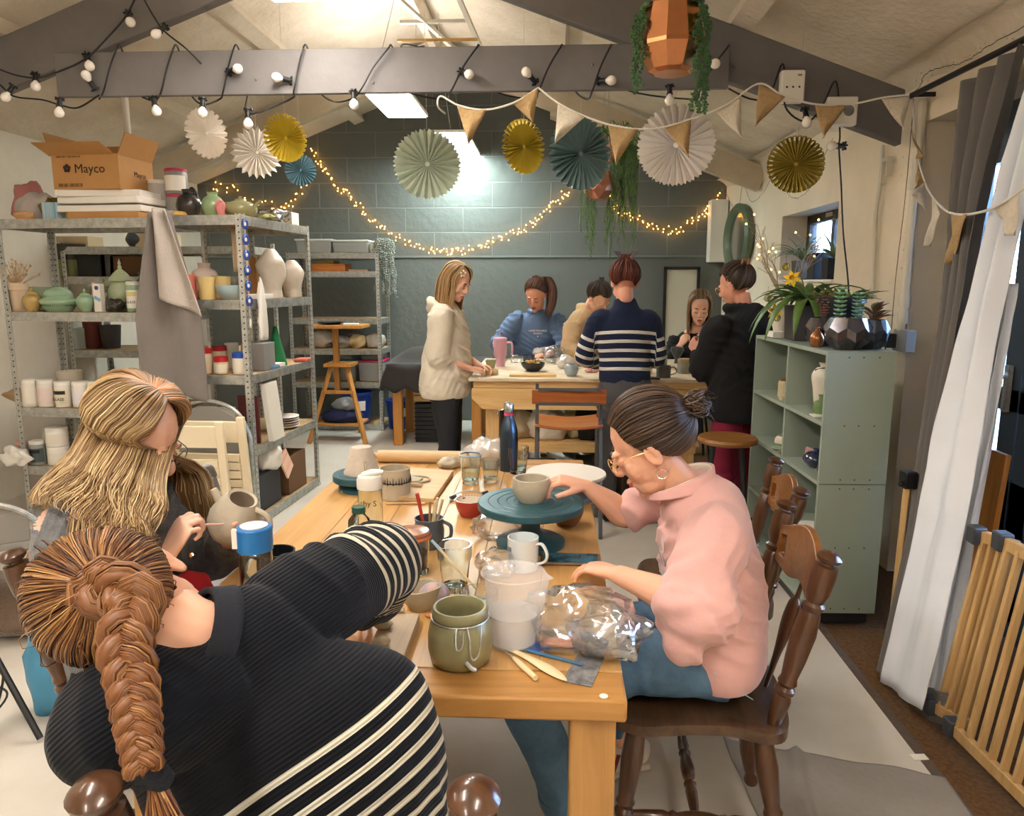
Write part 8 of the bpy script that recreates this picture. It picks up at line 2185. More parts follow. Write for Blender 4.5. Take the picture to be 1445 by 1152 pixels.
for u, r, h, c, lab in ((20, .10, .12, '8A6B4A', 'brown pot at the left of the middle rear shelf'), (108, .09, .16, 'B9C6BC', 'pale mint container on the middle rear shelf'), (125, .07, .22, '6A2E22', 'red-brown tall pot on the middle rear shelf'), (150, .08, .18, '3A3735', 'black pot on the middle rear shelf')):
 p = Dd(u, 500); pot('pot', lab, 'pot', (p.x, 5.7, zD2), cup_prof(r*.8, r, h, .005), mat('pot_'+c, c, .6))
for u, d, c, lab in ((30, (.4, .3, .10), '5B4A36', 'dark brown box lid on the lower rear shelf'), (170, (.3, .3, .2), 'D8CBB6', 'cream carton on the lower rear shelf')):
 p = Dd(max(u, 60), 600); boxobj('storage_box', lab, 'box', (p.x, 5.72, .451), d, mat('box_'+c, c, .8))
# shelf z=.722 of unit A
zA2 = .723
def A2(u, dy=.08): p = py(u, 575, 4.42+dy); return (p.x, p.y)
wl = [('white glaze tub with a pale label, leftmost of the row', 'E3DED0', None, None), ('white glaze tub with a pink label, second in the row', 'E1CFC8', None, None), ('white glaze tub with a black band and sketch, third in the row', 'DCD5BE', black, 'GLAZE'), ('white glaze tub with a blue corner mark, fourth in the row', 'DEDCE2', None, None), ('white glaze tub with a dark band half behind the blonde hair', 'DCD5BE', black, None)]
for k, u in enumerate((45, 67, 91, 116, 138)):
 x, y = A2(u); jar('glaze_tub', wl[k][0], 'tub', (x, y, zA2), .049, .17 if k < 2 else .16, mat('tub_body', 'DEDACE', .4), plasticw, mat('tublabel_'+wl[k][1], wl[k][1], .6), stripe=wl[k][2], text=wl[k][3])
for k, (u, v, dy, r, m, lab) in enumerate(((145, 520, .22, (.10, .09, .08), mat('leaf_bag', '3E7A2A', .7), 'green leaf-printed bag behind the white tubs'), (105, 500, .3, (.09, .08, .05), mat('brown_bowls', '7A4E2C', .6), 'brown bowls stacked behind the white tubs'), (35, 520, .3, (.14, .1, .05), mat('paper_heap', 'A98E6A', .8), 'heap of brown paper at the back left of the shelf'), (185, 480, .25, (.07, .07, .13), mat('brush_bundle', 'B9946A', .8), 'bundle of wooden sticks standing beside the towel'))):
 p = py(u, v, 4.42+dy); bagmesh('bundle', lab, 'bundle', (p.x, p.y, zA2), r, m, 100+k, sharp=.25)
x, y = A2(120, .25); 
for k, (u, c, lab) in enumerate(((95, 'CFC6B4', 'white enamel pail at the back of the tub shelf'), (205, 'B9AC98', 'ribbed beige vase at the back of the tub shelf'))):
 p = py(u, 500, 4.72); pot('pail', lab, 'pail', (p.x, p.y, zA2), cup_prof(.06, .08, .2, .004), mat('pail_'+c, c, .5))
zA3 = .346
for k, (u, r, h, c, lid, lab) in enumerate(((34, .036, .15, 'B98C84', 'D8A898', 'small pinkish glaze pot with a dark band on the lower shelf'), (56, .046, .155, '8F9490', 'DAD8D0', 'grey glaze pot with a dark label beside the pink one'))):
 p = py(u, 660, 4.50); jar('glaze_pot', lab, 'tub', (p.x, p.y, zA3), r, h, mat('gp_'+c, c, .4), mat('gl_'+lid, lid, .4), mat('gpl_'+c, '4B5656' if k else '6A4742', .5), stripe=black)
p = py(84, 650, 4.52); jar('glaze_pot', 'wide white tub on the lower shelf, bottom of two', 'tub', (p.x, p.y, zA3), .065, .12, plasticw, plasticw, mat('tublabel_E3DED0', 'E3DED0', .6)); jar('glaze_pot', 'wide white tub stacked on its twin on the lower shelf', 'tub', (p.x, p.y, zA3+.121), .065, .12, plasticw, plasticw, mat('tublabel_E3DED0', ''))
bagmesh('tissue', 'crumpled white tissue at the left end of the lower shelf', 'tissue', (py(22, 650, 4.4).x, 4.40, .36), (.09, .05, .07), plasticw, 110, sharp=.5)
for k, (x, c, lab) in enumerate(((-3.0, '6A5A46', 'brown cardboard box on the bottom shelf'), (-2.6, '3C3F44', 'dark crate on the bottom shelf'))): boxobj('storage_box', lab, 'box', (x, 4.62, .061), (.34, .3, .2), mat('bbox_'+c, c, .7), R(-4))
# ---------- unit B ----------
def Bq(u, v, y): return py(u, v, y)
z1 = 1.396
p = Bq(264, 421, 4.42); vase('salmon pink cylinder vase beside the towel', (p.x, p.y, z1), [(.001, 0), (.055, .001), (.058, .03), (.058, .13), (.052, .15)], mat('glaze_salmon', 'D4776A', .6), name='vase')
p = Bq(291, 421, 4.62); vase('matt white bottle vase behind the pink and yellow pots', (p.x, p.y, z1), [(.001, 0), (.07, .001), (.078, .10), (.072, .165), (.036, .19), (.04, .22)], mat('glaze_mattpink', 'CDBBAE', .7))
p = Bq(293, 421, 4.43); pot('beaker', 'pale yellow beaker in front of the white bottle vase', 'beaker', (p.x, p.y, z1), cup_prof(.042, .056, .135, .005), mat('glaze_lemon', 'E0C684', .6))
p = Bq(314, 421, 4.60); pot('beaker', 'second pale yellow beaker half hidden behind the blue bowl', 'beaker', (p.x, p.y, z1), cup_prof(.042, .056, .14, .005), mat('glaze_lemon', ''))
p = Bq(326, 421, 4.44); pot('bowl', 'duck-egg blue bowl at the corner of the shelf', 'bowl', (p.x, p.y, z1), cup_prof(.045, .086, .085, .005, .012), mat('glaze_duckegg', '9DB4BB', .4, coat=.2))
for k, (u, v, y, r, h, lab) in enumerate(((398, 425, 4.85, .085, .30, 'tall vase wrapped in milky plastic on the middle shelf'), (425, 425, 5.1, .075, .24, 'second plastic-wrapped vase, further back on the middle shelf'))):
 p = Bq(u, v, y); x = p.x-.06; b = MB(); b.lathe(smooth_prof([(.001, 0), (r*.7, .001), (r*.8, h*.3), (r*1.05, h*.7), (r*.6, h*.95), (r*.3, h*1.05)], 20), 30)
 b.v = [V(v_.x*(1+.25*noise.noise(v_*12+V(k*5, 0, 0))), v_.y*(1+.25*noise.noise(v_*12)), v_.z) for v_ in b.v]; one(b, 'wrapped_vase', mat('milky_wrap', 'CFC5B6', .3, alpha=.95, var=.1, bump=.6, bscale=14), lab, 'vase', (x, p.y, z1))
boxobj('cardboard_piece', 'upright cardboard piece at the back of the middle shelf', 'cardboard', (-2.03, 5.0, z1), (.13, .03, .27), card_, R(-8))
b = MB(); b.grid(lambda i, j: V((i-.5)*.10, .01*sin(i*6), .0-.26*j), 10, 8); one(b, 'cloth_strip', mat('tan_strip', 'C2A888', .9), 'strip of tan cloth hanging inside the end-on shelves', 'cloth', (-1.87, 4.5, 1.82), smooth='all', solid=.004)
boxobj('slab_stack', 'white slabs stacked on the middle shelf behind the corner post', 'slabs', (-1.83, 4.62, z1), (.12, .2, .03), plasticw, R(-4))
# string of blue glass eye beads on the corner post
t = thing('eye_bead_string', 'string of blue glass eye beads hanging on the shelf corner post', 'ornament', (-1.762, 4.325, 1.86))
b = MB(); b.tube([(0, 0, .03), (0, 0, -.56)], .0015, 5); b.build('cord', white, t)
for k in range(6): 
 b = MB(); b.ball((0, 0, 0), (.008, .020, .032), 12); o = b.build('glass_bead', mat('cobalt_glass', '24408E', .12, coat=.6), t, loc=(0, 0, -.03-.088*k), rz=R(-60))
 b = MB(); b.ball((.006, 0, 0), (.004, .008, .013), 8); b.build('pupil', plasticw, o)
b = MB(); b.ball((0, 0, -.60), (.006, .012, .03), 8); b.build('tail', plasticw, t)
z2 = .948
for k, (u, y, r, h, cb, clid, lab) in enumerate(((272, 4.44, .038, .125, 'D8D6C6', '2448A0', 'jar with a blue lid tucked beside the towel'), (290, 4.43, .046, .155, 'DAC7A8', 'B8242A', 'tall jar with a red lid and cream contents'), (312, 4.60, .046, .155, 'C9B795', 'A01E26', 'second red-lidded jar standing behind'), (313, 4.42, .044, .105, 'D6C196', 'B8242A', 'short jar with a red lid and paper label'), (341, 4.43, .050, .13, 'DDD8D0', '1F4FA8', 'white tub with a blue lid by the corner post'))):
 p = Bq(u, 530, y); jar('craft_jar', lab, 'jar', (p.x, p.y, z2), r, h, mat('jarb_'+cb, cb, .35), mat('jarl_'+clid, clid, .4), mat('paper_cream', 'E4DCC8', .7) if k in (0, 3, 4) else None, lid_h=.03)
boxobj('metal_bin', 'grey metal bin on the middle shelf, seen past the corner post', 'bin', (-1.86, 4.66, z2), (.15, .16, .17), mat('bin_grey', '9C9B98', .5, .4), R(-4))
b = MB(); b.lathe([(.001, 0), (.07, 0), (.012, .26), (.001, .26)], 20); one(b, 'green_cone', mat('green_felt', '1C6B3C', .9), 'dark green cone beside the metal bin', 'cone', (-1.84, 4.92, z2))
for k in range(3): boxobj('paper_stack', ['lowest pale tray of papers at the shelf edge', 'blue-edged folder on the tray of papers', 'white tray on top of the papers'][k], 'papers', (-1.83, 4.62+.1*k, z2+.0+.0), (.13, .10, .012+.006*k), mat(['pt_a', 'pt_b', 'pt_c'][k], ['D8D4C8', '5B7FA8', 'E6E2D8'][k], .6), R(-4)) if k != 0 else None
vase('pale cup standing by the red-lidded jars', (-2.07, 4.75, z2), [(.001, 0), (.03, .001), (.045, .15), (.04, .15)], plasticw, name='cup', cat='cup')
boxobj('pink_cloth', 'coral cloth at the far end of the middle shelf', 'cloth', (-1.75, 5.18, z2), (.09, .12, .02), mat('coral', 'C96A5A', .8), 0, .006)
bagmesh('white_rag', 'white rag hanging over the shelf end beside the corner post', 'rag', (-1.745, 4.47, 1.15), (.025, .05, .20), plasticw, 120, sharp=.4)
z3 = .504
b = MB(); b.box((0, 0, .115), (.145, .02, .23)); t = thing('product_box', 'white box printed with a dark faceted bowl, leaning on the shelf', 'box', (-2.02, 4.46, z3), R(4)); b.build('carton', mat('white_card', ''), t)
b = MB(); b.lathe([(.001, 0), (.052, .0), (.052, .001), (.001, .001)], 6); b.build('bowl_picture', mat('charcoal_print', '4A474C', .5), t, loc=(0, -.012, .15), rot=(pi/2, .3, 0))
boxobj('maroon_board', 'maroon patterned board behind the corner post', 'board', (-1.865, 4.47, z3), (.13, .02, .30), mat('maroon_board', '5A2320', .7, var=.3, vscale=20), R(-2))
boxobj('white_carton', 'tall white and grey carton sticking out of the shelf end', 'carton', (-1.745, 4.60, z3), (.035, .17, .37), mat('white_card', ''), R(3), .002, rot=(0, R(-6), R(-4)))
for k in range(5):
 pot('dish', ['lowest white dish of the stack in the end shelves', 'second white dish of the stack', 'middle dish of the stack', 'fourth dish of the stack', 'top dish of the stack in the end shelves'][k], 'dish', (-1.83, 4.98, z3+.001+.016*k), [(.001, 0), (.06, 0), (.10, .018), (.097, .020), (.06, .004), (.001, .004)], [plasticw, ceramic('blush', '')][k % 2])
bagmesh('paper_ball', 'crumpled white paper on the bottom end shelf', 'paper', (-1.84, 4.62, .30), (.09, .10, .10), plasticw, 121, sharp=.5)
boxobj('storage_box', 'dark box under the crumpled paper', 'box', (-1.93, 4.6, .061), (.26, .3, .235), mat('bbox_3C3F44', ''), R(-4))
boxobj('striped_packet', 'orange and white striped paper packet on the bottom end shelf', 'packet', (-1.735, 4.78, .24), (.012, .15, .15), mat('orange_stripe', 'D2763A', .7, color2='EEE2D2', stretch=(.1, .1, 60), vscale=1.2), 0, .001, rot=(.4, -.2, 0))
boxobj('brown_carton', 'brown carton behind the striped packet', 'carton', (-1.86, 5.0, .061), (.2, .3, .26), mat('brown_card', ''), R(-4))
# ---------- far left floor ----------
bagmesh('blanket', 'brown fleece blanket heaped on the floor at the left', 'blanket', (-2.40, 3.0, 0), (.34, .22, .13), mat('brown_fleece', '6E5B4C', .98, bump=.9, bscale=60, sheen=.4, var=.15), 130, sharp=.2)
t = thing('folding_chair', 'round-backed grey folding chair at the far left edge', 'chair', (-2.22, 2.72, 0), R(35))
b = MB(); b.tube([(-.2, 0, 0), (-.2, -.02, .35), (-.16, -.03, .55), (0, -.03, .64), (.16, -.03, .55), (.2, -.02, .35), (.2, 0, 0)], .012, 8, n=40); b.build('frame', steel, t)
b = MB(); b.lathe([(.001, 0), (.18, 0), (.19, .012), (.18, .024), (.001, .02)], 30, sq=(1, .9)); b.build('seat', gm, t, loc=(0, .12, .42)); 
b = MB(); b.box((0, -.03, .53), (.28, .01, .12)); b.build('back_panel', gm, t, bevel=.02)
for x in (-.16, .16): b = MB(); b.tube([(x, .25, .42), (x, -.05, 0)], .010, 8); b.build('leg', steel, t)
bagmesh('blue_bag', 'light blue carrier bag on the floor behind the blonde woman\'s chair', 'bag', (-1.75, 2.35, 0), (.08, .07, .20), mat('blue_bag', '4E93B8', .5), 131, sharp=.3)
t = thing('tripod', 'black tripod foot with trailing cables at the left edge', 'tripod', (-1.95, 2.30, 0))
b = MB(); b.tube([(-.05, .0, .45), (.28, -.14, .012)], .011, 8); b.build('leg', black, t)
b = MB(); b.tube([(-.05, .0, .45), (-.35, -.12, .012)], .011, 8); b.build('leg', black, t)
b = MB(); b.tube([(-.05, 0, .45), (-.05, .0, .75)], .013, 8); b.build('pole', black, t)
b = MB(); b.tube([(-.3, -.2, .02), (-.05, -.1, .10), (.08, -.05, .24), (.14, -.10, .18), (.10, -.16, .06), (-.08, -.25, .01), (-.3, -.3, .01)], .004, 6, n=40); b.tube([(-.2, -.1, .2), (0, -.06, .16), (.12, -.06, .12), (.05, -.14, .05), (-.2, -.18, .04)], .004, 6, n=30); b.build('cable', cable, t)
# grey dust sheet on the floor at the right
b = MB(); o = V(.98, 2.0, 0)
def ds(i, j):
 p = lerp(lerp(V(.58, 2.28, 0), V(1.22, 2.12, 0), i), lerp(V(.62, 1.60, 0), V(1.20, 1.72, 0), i), j)-o
 e = .004+.016*max(0, noise.noise(V(p.x*5, p.y*5, 0))+.15)+.02*max(0, 1-abs(sin(i*9+j*2))*3)*(i < .45)
 return V(p.x, p.y, e)
b.grid(ds, 60, 50); one(b, 'dust_sheet', mat('grey_dust_sheet', '8D8780', .95, bump=.3, bscale=60, var=.06, vscale=4), 'grey cloth spread on the floor behind the dark chair', 'cloth', o, smooth='all', solid=.003)
boxobj('white_tag', 'small white label on the edge of the floor by the doormat strip', 'label', (1.19, 2.22, .001), (.05, .03, .004), plasticw, .1)
# ---------- green cabinet contents ----------
def K(lx, ly, z): p = cabp(lx, ly, z); return (p.x, p.y, p.z)
zs1, zs2, zs3, zs4 = .915, .655, .370, .077
def fringe(label, loc):
 t = thing('fringed_pot', label, 'pot', loc)
 b = MB(); b.lathe(cup_prof(.036, .038, .085), 22, cap=False); b.build('body', mat('glaze_ivory', 'D6C8A6', .5), t)
 b = MB()
 for k in range(26): a = k*2*pi/26; b.box((.040*cos(a), .040*sin(a), .038+.004*rnd.random()), (.003, .007, .075), (0, 0, a))
 b.build('fringe', mat('glaze_ivory', ''), t)
 b = MB(); b.ball((0, 0, .085), (.036, .036, .014), 14); b.build('top', mat('glaze_rust', '7A4526', .6), t)
fringe('cream fringed pot on the upper cabinet shelf, nearer the front', K(.08, .70, zs1)); fringe('second cream fringed pot on the upper cabinet shelf', K(.14, .60, zs1))
pot('bowl', 'tiny cream bowl at the edge of the upper cabinet shelf', 'bowl', K(.03, .60, zs1), cup_prof(.014, .022, .025), mat('glaze_ivory', ''))
vase('matt white shouldered vase on the upper cabinet shelf', K(.12, .30, zs1), [(.001, 0), (.04, .001), (.055, .10), (.064, .16), (.045, .195), (.028, .20), (.036, .222)], mat('matt_white', 'D9D2C4', .7))
b = MB(); b.tube([(-.05, 0, 0), (-.02, -.03, .012), (.02, -.03, .0), (.045, -.01, .006)], .006, 8, n=14); p = K(.12, .30, zs1+.185); one(b, 'dark_ribbon', black, 'dark cord round the neck of the white vase', 'cord', p)
vase('small square green bottle in front of the white vase', K(.06, .18, zs1), [(.001, 0), (.032, .001), (.034, .055), (.014, .068), (.014, .085), (.017, .09)], ceramic('bottlegreen', '6E8A58'), seg=12)
vase('olive vase tucked behind the cabinet side panel', K(.15, .10, zs1), bvase(.045, .12, .02), ceramic('olive', ''))
pot('cup', 'pale lilac cup beside the cabinet side panel', 'cup', K(.06, .05, zs1), cup_prof(.02, .026, .055), mat('glaze_lilac', 'A9B0C6', .4))
boxobj('white_tile', 'white tile at the edge of the upper cabinet shelf', 'tile', K(.03, .14, zs1), (.05, .07, .008), plasticw)
pot('broken_rim_bowl', 'white bowl with a ragged eggshell rim on the middle cabinet shelf', 'bowl', K(.10, .70, zs2), [(.001, 0), (.03, 0), (.06, .02), (.062, .04), (.048, .058), (.044, .054), (.056, .038), (.03, .008), (.001, .006)], mat('eggshell', 'D8D0BE', .5), wob=.12)
pot('dish', 'small green dish below the ragged bowl', 'dish', K(.04, .62, zs2), [(.001, 0), (.03, 0), (.05, .012), (.045, .012), (.001, .004)], cel2)
pot('dish', 'small brown dish at the front of the middle shelf', 'dish', K(.035, .54, zs2), [(.001, 0), (.02, 0), (.035, .010), (.03, .010), (.001, .004)], ceramic('browny', '7E6650'))
vase('squat midnight-blue vase on the middle cabinet shelf', K(.09, .27, zs2), [(.001, 0), (.03, .001), (.062, .035), (.045, .065), (.015, .075), (.02, .085)], mat('glaze_midnight', '2A3350', .12, coat=.7))
b = MB(); b.lathe([(.001, 0), (.08, .0), (.13, .014), (.125, .02), (.08, .006), (.001, .006)], 36); one(b, 'platter', mat('black_plate', ''), 'large dark platter standing against the back of the cabinet', 'platter', K(.20, .24, zs2+.13), rot=(0, pi/2-.2, 0))
vase('bronze-brown rounded pot at the front of the middle shelf', K(.07, .09, zs2), bvase(.045, .075, .018), mat('glaze_bronze', '5E5148', .2, .4))
vase('dark grey pot behind the midnight-blue vase', K(.15, .16, zs2), bvase(.045, .08, .018), mat('glaze_iron', '3E3D40', .2, .3))
boxobj('pink_card', 'pink card standing beside the midnight-blue vase', 'card', K(.10, .40, zs2), (.004, .07, .06), mat('pink_card', 'B98F8E', .6), rot=(0, .2, .3))
t = thing('basket_pot', 'dark green pot with an arched handle on the third cabinet shelf', 'pot', K(.10, .62, zs3))
b = MB(); b.lathe(cup_prof(.03, .045, .05), 20, cap=False); b.build('body', ceramic('darkgreen', '3F4D3C'), t); b = MB(); b.tube([(.042*cos(a), 0, .045+.05*sin(a)) for a in [k*pi/10 for k in range(11)]], .004, 6); b.build('handle', ceramic('darkgreen', ''), t)
pot('cup', 'speckled white ribbed cup on the third cabinet shelf', 'cup', K(.12, .10, zs3), cup_prof(.034, .038, .06), mat('glaze_ribwhite', 'BDB8A6', .5, color2='8E8A78', stretch=(60, 60, 1), vscale=2))
pot('dish', 'white oval dish in front of the ribbed cup', 'dish', K(.07, .24, zs3), [(.001, 0), (.035, 0), (.055, .018), (.05, .018), (.001, .004)], plasticw)
pot('dish', 'little brown and white dish at the front of the third shelf', 'dish', K(.03, .07, zs3), cup_prof(.014, .024, .022), ceramic('browny', ''))
# on top of the cabinet
zt_ = 1.2165
def hexpot(label, lx, ly, r, h, m, n=7):
 b = MB(); vs = []; prof = ((.55, 0), (.95, .34), (1.0, .62), (.78, 1.0))
 for q, (rr, z) in enumerate(prof):
  for i in range(n*2):
   a = 2*pi*i/(n*2); k = 1 if (i+q) % 2 else .93; vs.append((r*rr*k*cos(a), r*rr*k*sin(a), h*(z+(.08 if (i % 2 and 0 < q < 3) else -.08 if 0 < q < 3 else 0))))
 N = n*2; fs = [tuple(reversed(range(N)))]
 for q in range(3):
  for i in range(N): fs.append((q*N+i, q*N+(i+1) % N, (q+1)*N+(i+1) % N, (q+1)*N+i))
 b.add(vs, fs); b.lathe([(r*.76, h), (r*.70, h*.97), (.001, h*.93)], 14, cap=False)
 return one(b, 'faceted_planter', m, label, 'planter', K(lx, ly, zt_), smooth=8)
pew = mat('pewter_glaze', '6C6460', .18, .75, color2='4A4A55', vscale=14)
hexpot('bronze faceted planter, the left one of three on the cabinet', .09, .30, .080, .125, pew); hexpot('large bronze and steel faceted planter at the front of the cabinet', .115, .095, .098, .135, pew, 8); hexpot('steel-blue faceted planter behind the large one', .23, .12, .070, .125, mat('steel_glaze', '5C6470', .2, .7, color2='3E4550', vscale=16))
vase('small copper bottle vase in front of the left faceted planter', K(.035, .22, zt_), [(.001, 0), (.022, .001), (.032, .035), (.022, .06), (.010, .075), (.012, .085)], mat('copper_glaze', '94623C', .25, .5))
t = thing('dark_planter', 'tall dark grey planter with arching green leaves', 'plant', K(.13, .62, zt_))
b = MB(); b.box((0, 0, .085), (.16, .16, .17), taper=1.08); b.build('pot', mat('graphite_pot', '4A4540', .5), t, bevel=.004)
def blade(b, p0, d, L, w_, droop, n=8):
 d = d.normalized(); sd = d.cross(V(0, 0, 1)); sd = sd.normalized() if sd.length > .01 else V(1, 0, 0); vs = []
 p = Vector(p0); step = L/n
 for i in range(n+1):
  t_ = i/n; ww = w_*sin(pi*min(1, .12+.88*t_)**.9)*(1 if t_ < 1 else 0)+.0008
  vs += [p+sd*ww+V(0, 0, ww*.3), p, p-sd*ww+V(0, 0, ww*.3)]
  p = p+d*step; d = (d+V(0, 0, -droop*step*10)).normalized()
 b.add(vs, [f for i in range(n) for f in ((i*3, i*3+1, i*3+4, i*3+3), (i*3+1, i*3+2, i*3+5, i*3+4))])
b = MB()
for k in range(22):
 a = rnd.uniform(0, 6.28); e = rnd.uniform(.5, 1.2); L = rnd.uniform(.2, .36)
 blade(b, (0, 0, .16), V(cos(a)*e, sin(a)*e, .9), L, .022, .55)
for a, L in ((3.3, .42), (3.7, .40), (4.2, .38), (3.0, .36), (4.6, .34), (2.7, .3)): blade(b, (0, 0, .16), V(cos(a), sin(a), .7), L, .024, .75)
b.build('leaves', mat('strap_leaf', '5F7D3A', .45, color2='3C5A26', vscale=10), t, smooth='all', solid=.001)
yl = mat('daffodil_yellow', 'E8C51E', .6)
def daff(t, c, d, r):
 b = MB(); d = Vector(d).normalized(); u = d.orthogonal().normalized(); w_ = d.cross(u)
 for k in range(6):
  a = k*pi/3; q = u*cos(a)+w_*sin(a); s_ = d.cross(q)
  b.add([c, c+q*r*.5+s_*r*.25+d*.004, c+q*r, c+q*r*.5-s_*r*.25+d*.004], [(0, 1, 2, 3)])
 o = b.build('flower', yl, t); b = MB(); b.loft([tuple(c)+(r*.12, r*.12), tuple(c+d*r*.55)+(r*.27, r*.27)], 10, pw=0, cap=False); b.build('trumpet', mat('daffodil_orange', 'DDA414', .6), o)
for q, d in ((V(-.12, -.12, .30), (-.4, -1, .2)), (V(.02, -.36, .07), (-.5, -1, .3)), (V(-.16, -.02, .14), (-.6, -.8, .2))):
 b = MB(); b.tube([(0, 0, .16), tuple(q*.5+V(0, 0, .16)), tuple(q)], .003, 6, n=10); b.build('stem', leaf2, t); daff(t, q, d, .045)
t = thing('navy_pot', 'dark navy pot with a low green plant behind the faceted planters', 'plant', K(.19, .36, zt_))
b = MB(); b.lathe([(.001, 0), (.075, 0), (.095, .19), (.105, .19), (.105, .215), (.095, .215), (.09, .19), (.001, .185)], 28); b.build('pot', mat('navy_plastic', '1F2836', .35), t)
b = MB()
for k in range(40): a = rnd.random()*6.28; blade(b, (.05*cos(a), .05*sin(a), .19), V(cos(a)*rnd.uniform(.3, 1.3), sin(a)*rnd.uniform(.3, 1.3), .5), rnd.uniform(.08, .17), .013, .5)
b.build('leaves', mat('strap_leaf', ''), t, smooth='all', solid=.001)
# succulents in the faceted planters
t = thing('succulent', 'upright pale green stacked succulent in the large faceted planter', 'plant', K(.115, .095, zt_+.12)); b = MB()
for sx in (-.03, .028):
 for k in range(8):
  for s_ in range(4): a = s_*pi/2+(k % 2)*pi/4; b.ball((sx*1.3+.015*cos(a), .015*sin(a), .01+k*.015*(1.0 if sx > 0 else 1.2)), (.015, .010, .0035), 8, rot=(0, -.35, a))
b.build('leaves', mat('mint_succulent', '8FBF9A', .5), t)
t = thing('succulent', 'thin brown-leaved succulent in the left faceted planter', 'plant', K(.09, .30, zt_+.11)); b = MB()
for k in range(7):
 a = rnd.random()*6.28; d = V(cos(a)*.4, sin(a)*.4, 1); 
 for q in range(12): b.ball(d*.012*q+V(rnd.uniform(-.006, .006), rnd.uniform(-.006, .006), 0), (.006, .006, .004), 5)
b.build('leaves', mat('rust_succulent', '8B5A44', .6), t)
t = thing('red_leaf_plant', 'small red-leaved plant in the rear faceted planter', 'plant', K(.23, .12, zt_+.11)); b = MB()
for k in range(13): a = rnd.random()*6.28; blade(b, (0, 0, rnd.uniform(.0, .06)), V(cos(a), sin(a), rnd.uniform(.4, 1.1)), rnd.uniform(.06, .10), .018, .5)
b.tube([(0, 0, 0), (0, 0, .08)], .003, 6); b.build('leaves', mat('red_leaf', '7E3A2E', .5, color2='4E5A3A', vscale=18), t, smooth='all', solid=.001)
# white vase with bare branches carrying fairy lights and glass ornaments
t = thing('branch_vase', 'white vase of bare twigs hung with tiny lights and glass baubles', 'vase', K(.10, .88, zt_))
b = MB(); b.lathe(smooth_prof(bvase(.055, .19, .026), 24), 26); b.build('vase_body', mat('matt_white', ''), t)
b = MB(); tips_ = []
for k in range(15):
 a = rnd.uniform(0, 6.28); d = V(cos(a)*.5, sin(a)*.7, 1).normalized(); L = rnd.uniform(.25, .50); P = [V(0, 0, .17)+d*L*q/6+V(.02*sin(q+k), .02*cos(q*1.3+k), 0)*(q/6) for q in range(7)]
 b.tube([tuple(q) for q in P], [.003-.0003*q for q in range(7)], 5)
 for q in (3, 4, 5, 6):
  d2 = (d+V(rnd.uniform(-1, 1), rnd.uniform(-1, 1), rnd.uniform(-.2, .6))).normalized(); e = P[q]+d2*.08; b.tube([tuple(P[q]), tuple(e)], .0012, 4); tips_.append(e)
b.build('twigs', mat('pale_twig', 'A2927C', .8), t)
for k, e in enumerate(tips_[::3]):
 bb = MB(); bb.ball((0, 0, 0), .005, 6); bb.build('led', mat('warm_led', ''), t, loc=e)
for q, c in ((V(-.03, -.10, .36), 'B6A63A'), (V(-.06, -.10, .10), 'C9C48A'), (V(.03, -.14, .16), 'D2CDA0'), (V(-.09, -.02, .20), 'C9C48A')):
 bb = MB(); bb.ball((0, 0, 0), .020, 14); bb.tube([(0, 0, .02), (0, 0, .06)], .0008, 4); bb.build('glass_bauble', mat('bauble_'+c, c, .08, trans=.6), t, loc=q)
boxobj('white_block', 'white block beside the twig vase on the cabinet', 'block', K(.045, .80, zt_), (.07, .12, .03), plasticw)
# sill plants
def spider(label, loc, potm, n=26, L=(.16, .30), w_=.007):
 t = thing('spider_plant', label, 'plant', loc)
 b = MB(); b.box((0, 0, .07), (.11, .11, .14), taper=1.1); b.build('pot', potm, t, bevel=.004)
 b = MB()
 for k in range(n): a = rnd.random()*6.28; e = rnd.uniform(.3, 1.2); blade(b, (0, 0, .135), V(cos(a)*e, sin(a)*e, .9), rnd.uniform(*L), w_, .55)
 b.build('leaves', mat('variegated_leaf', '8FA67C', .5, color2='5E7D52', vscale=12), t, smooth='all', solid=.0008)
spider('spider plant with long striped leaves at the left of the window sill', (1.87, 5.74, 1.517), mat('graphite_pot', ''), 34, (.2, .36), .009)
spider('spider plant in a black pot at the right of the window sill', (1.86, 5.08, 1.517), mat('black_pot', '1E1F22', .4), 26, (.14, .26), .009)
t = thing('black_pot', 'tall plain black pot between the spider plants on the sill', 'pot', (1.86, 5.33, 1.517)); b = MB(); b.box((0, 0, .09), (.13, .13, .18), taper=1.05); b.build('pot_body', mat('black_pot', ''), t, bevel=.004)
# ---------- right wall fittings ----------
t = thing('oval_mirror', 'tall oval sage-framed mirror on the right wall', 'mirror', (1.785, 7.25, 1.90))
b = MB()
def ov(a, k, x): return (x, .44*k*cos(a), .315*k*sin(a))
vs = []; fs = []; n = 56
for i in range(n):
 a = 2*pi*i/n
 for k, x in ((1, .0), (1.02, -.05), (.93, -.075), (.80, -.055), (.76, -.03)): vs.append(ov(a, k, x))
for i in range(n):
 for q in range(4): fs.append((i*5+q, ((i+1) % n)*5+q, ((i+1) % n)*5+q+1, i*5+q+1))
b.add(vs, fs); b.build('frame', mat('mirror_sage', '5E6E58', .5), t)
b = MB(); b.add([ov(2*pi*i/n, .77, -.03) for i in range(n)]+[ov(2*pi*i/n, .77, .0) for i in range(n)], [tuple(range(n)), tuple(range(2*n-1, n-1, -1))]+[(i, n+i, n+(i+1) % n, (i+1) % n) for i in range(n)]); b.build('mirror_glass', mat('mirror_glass', 'A9ADA8', .12, .95), t)
boxobj('meter_box', 'white meter box on the dark wall corner behind the oval mirror', 'box', (1.70, 7.90, 1.70), (.17, .16, .62), white, 0, .006)
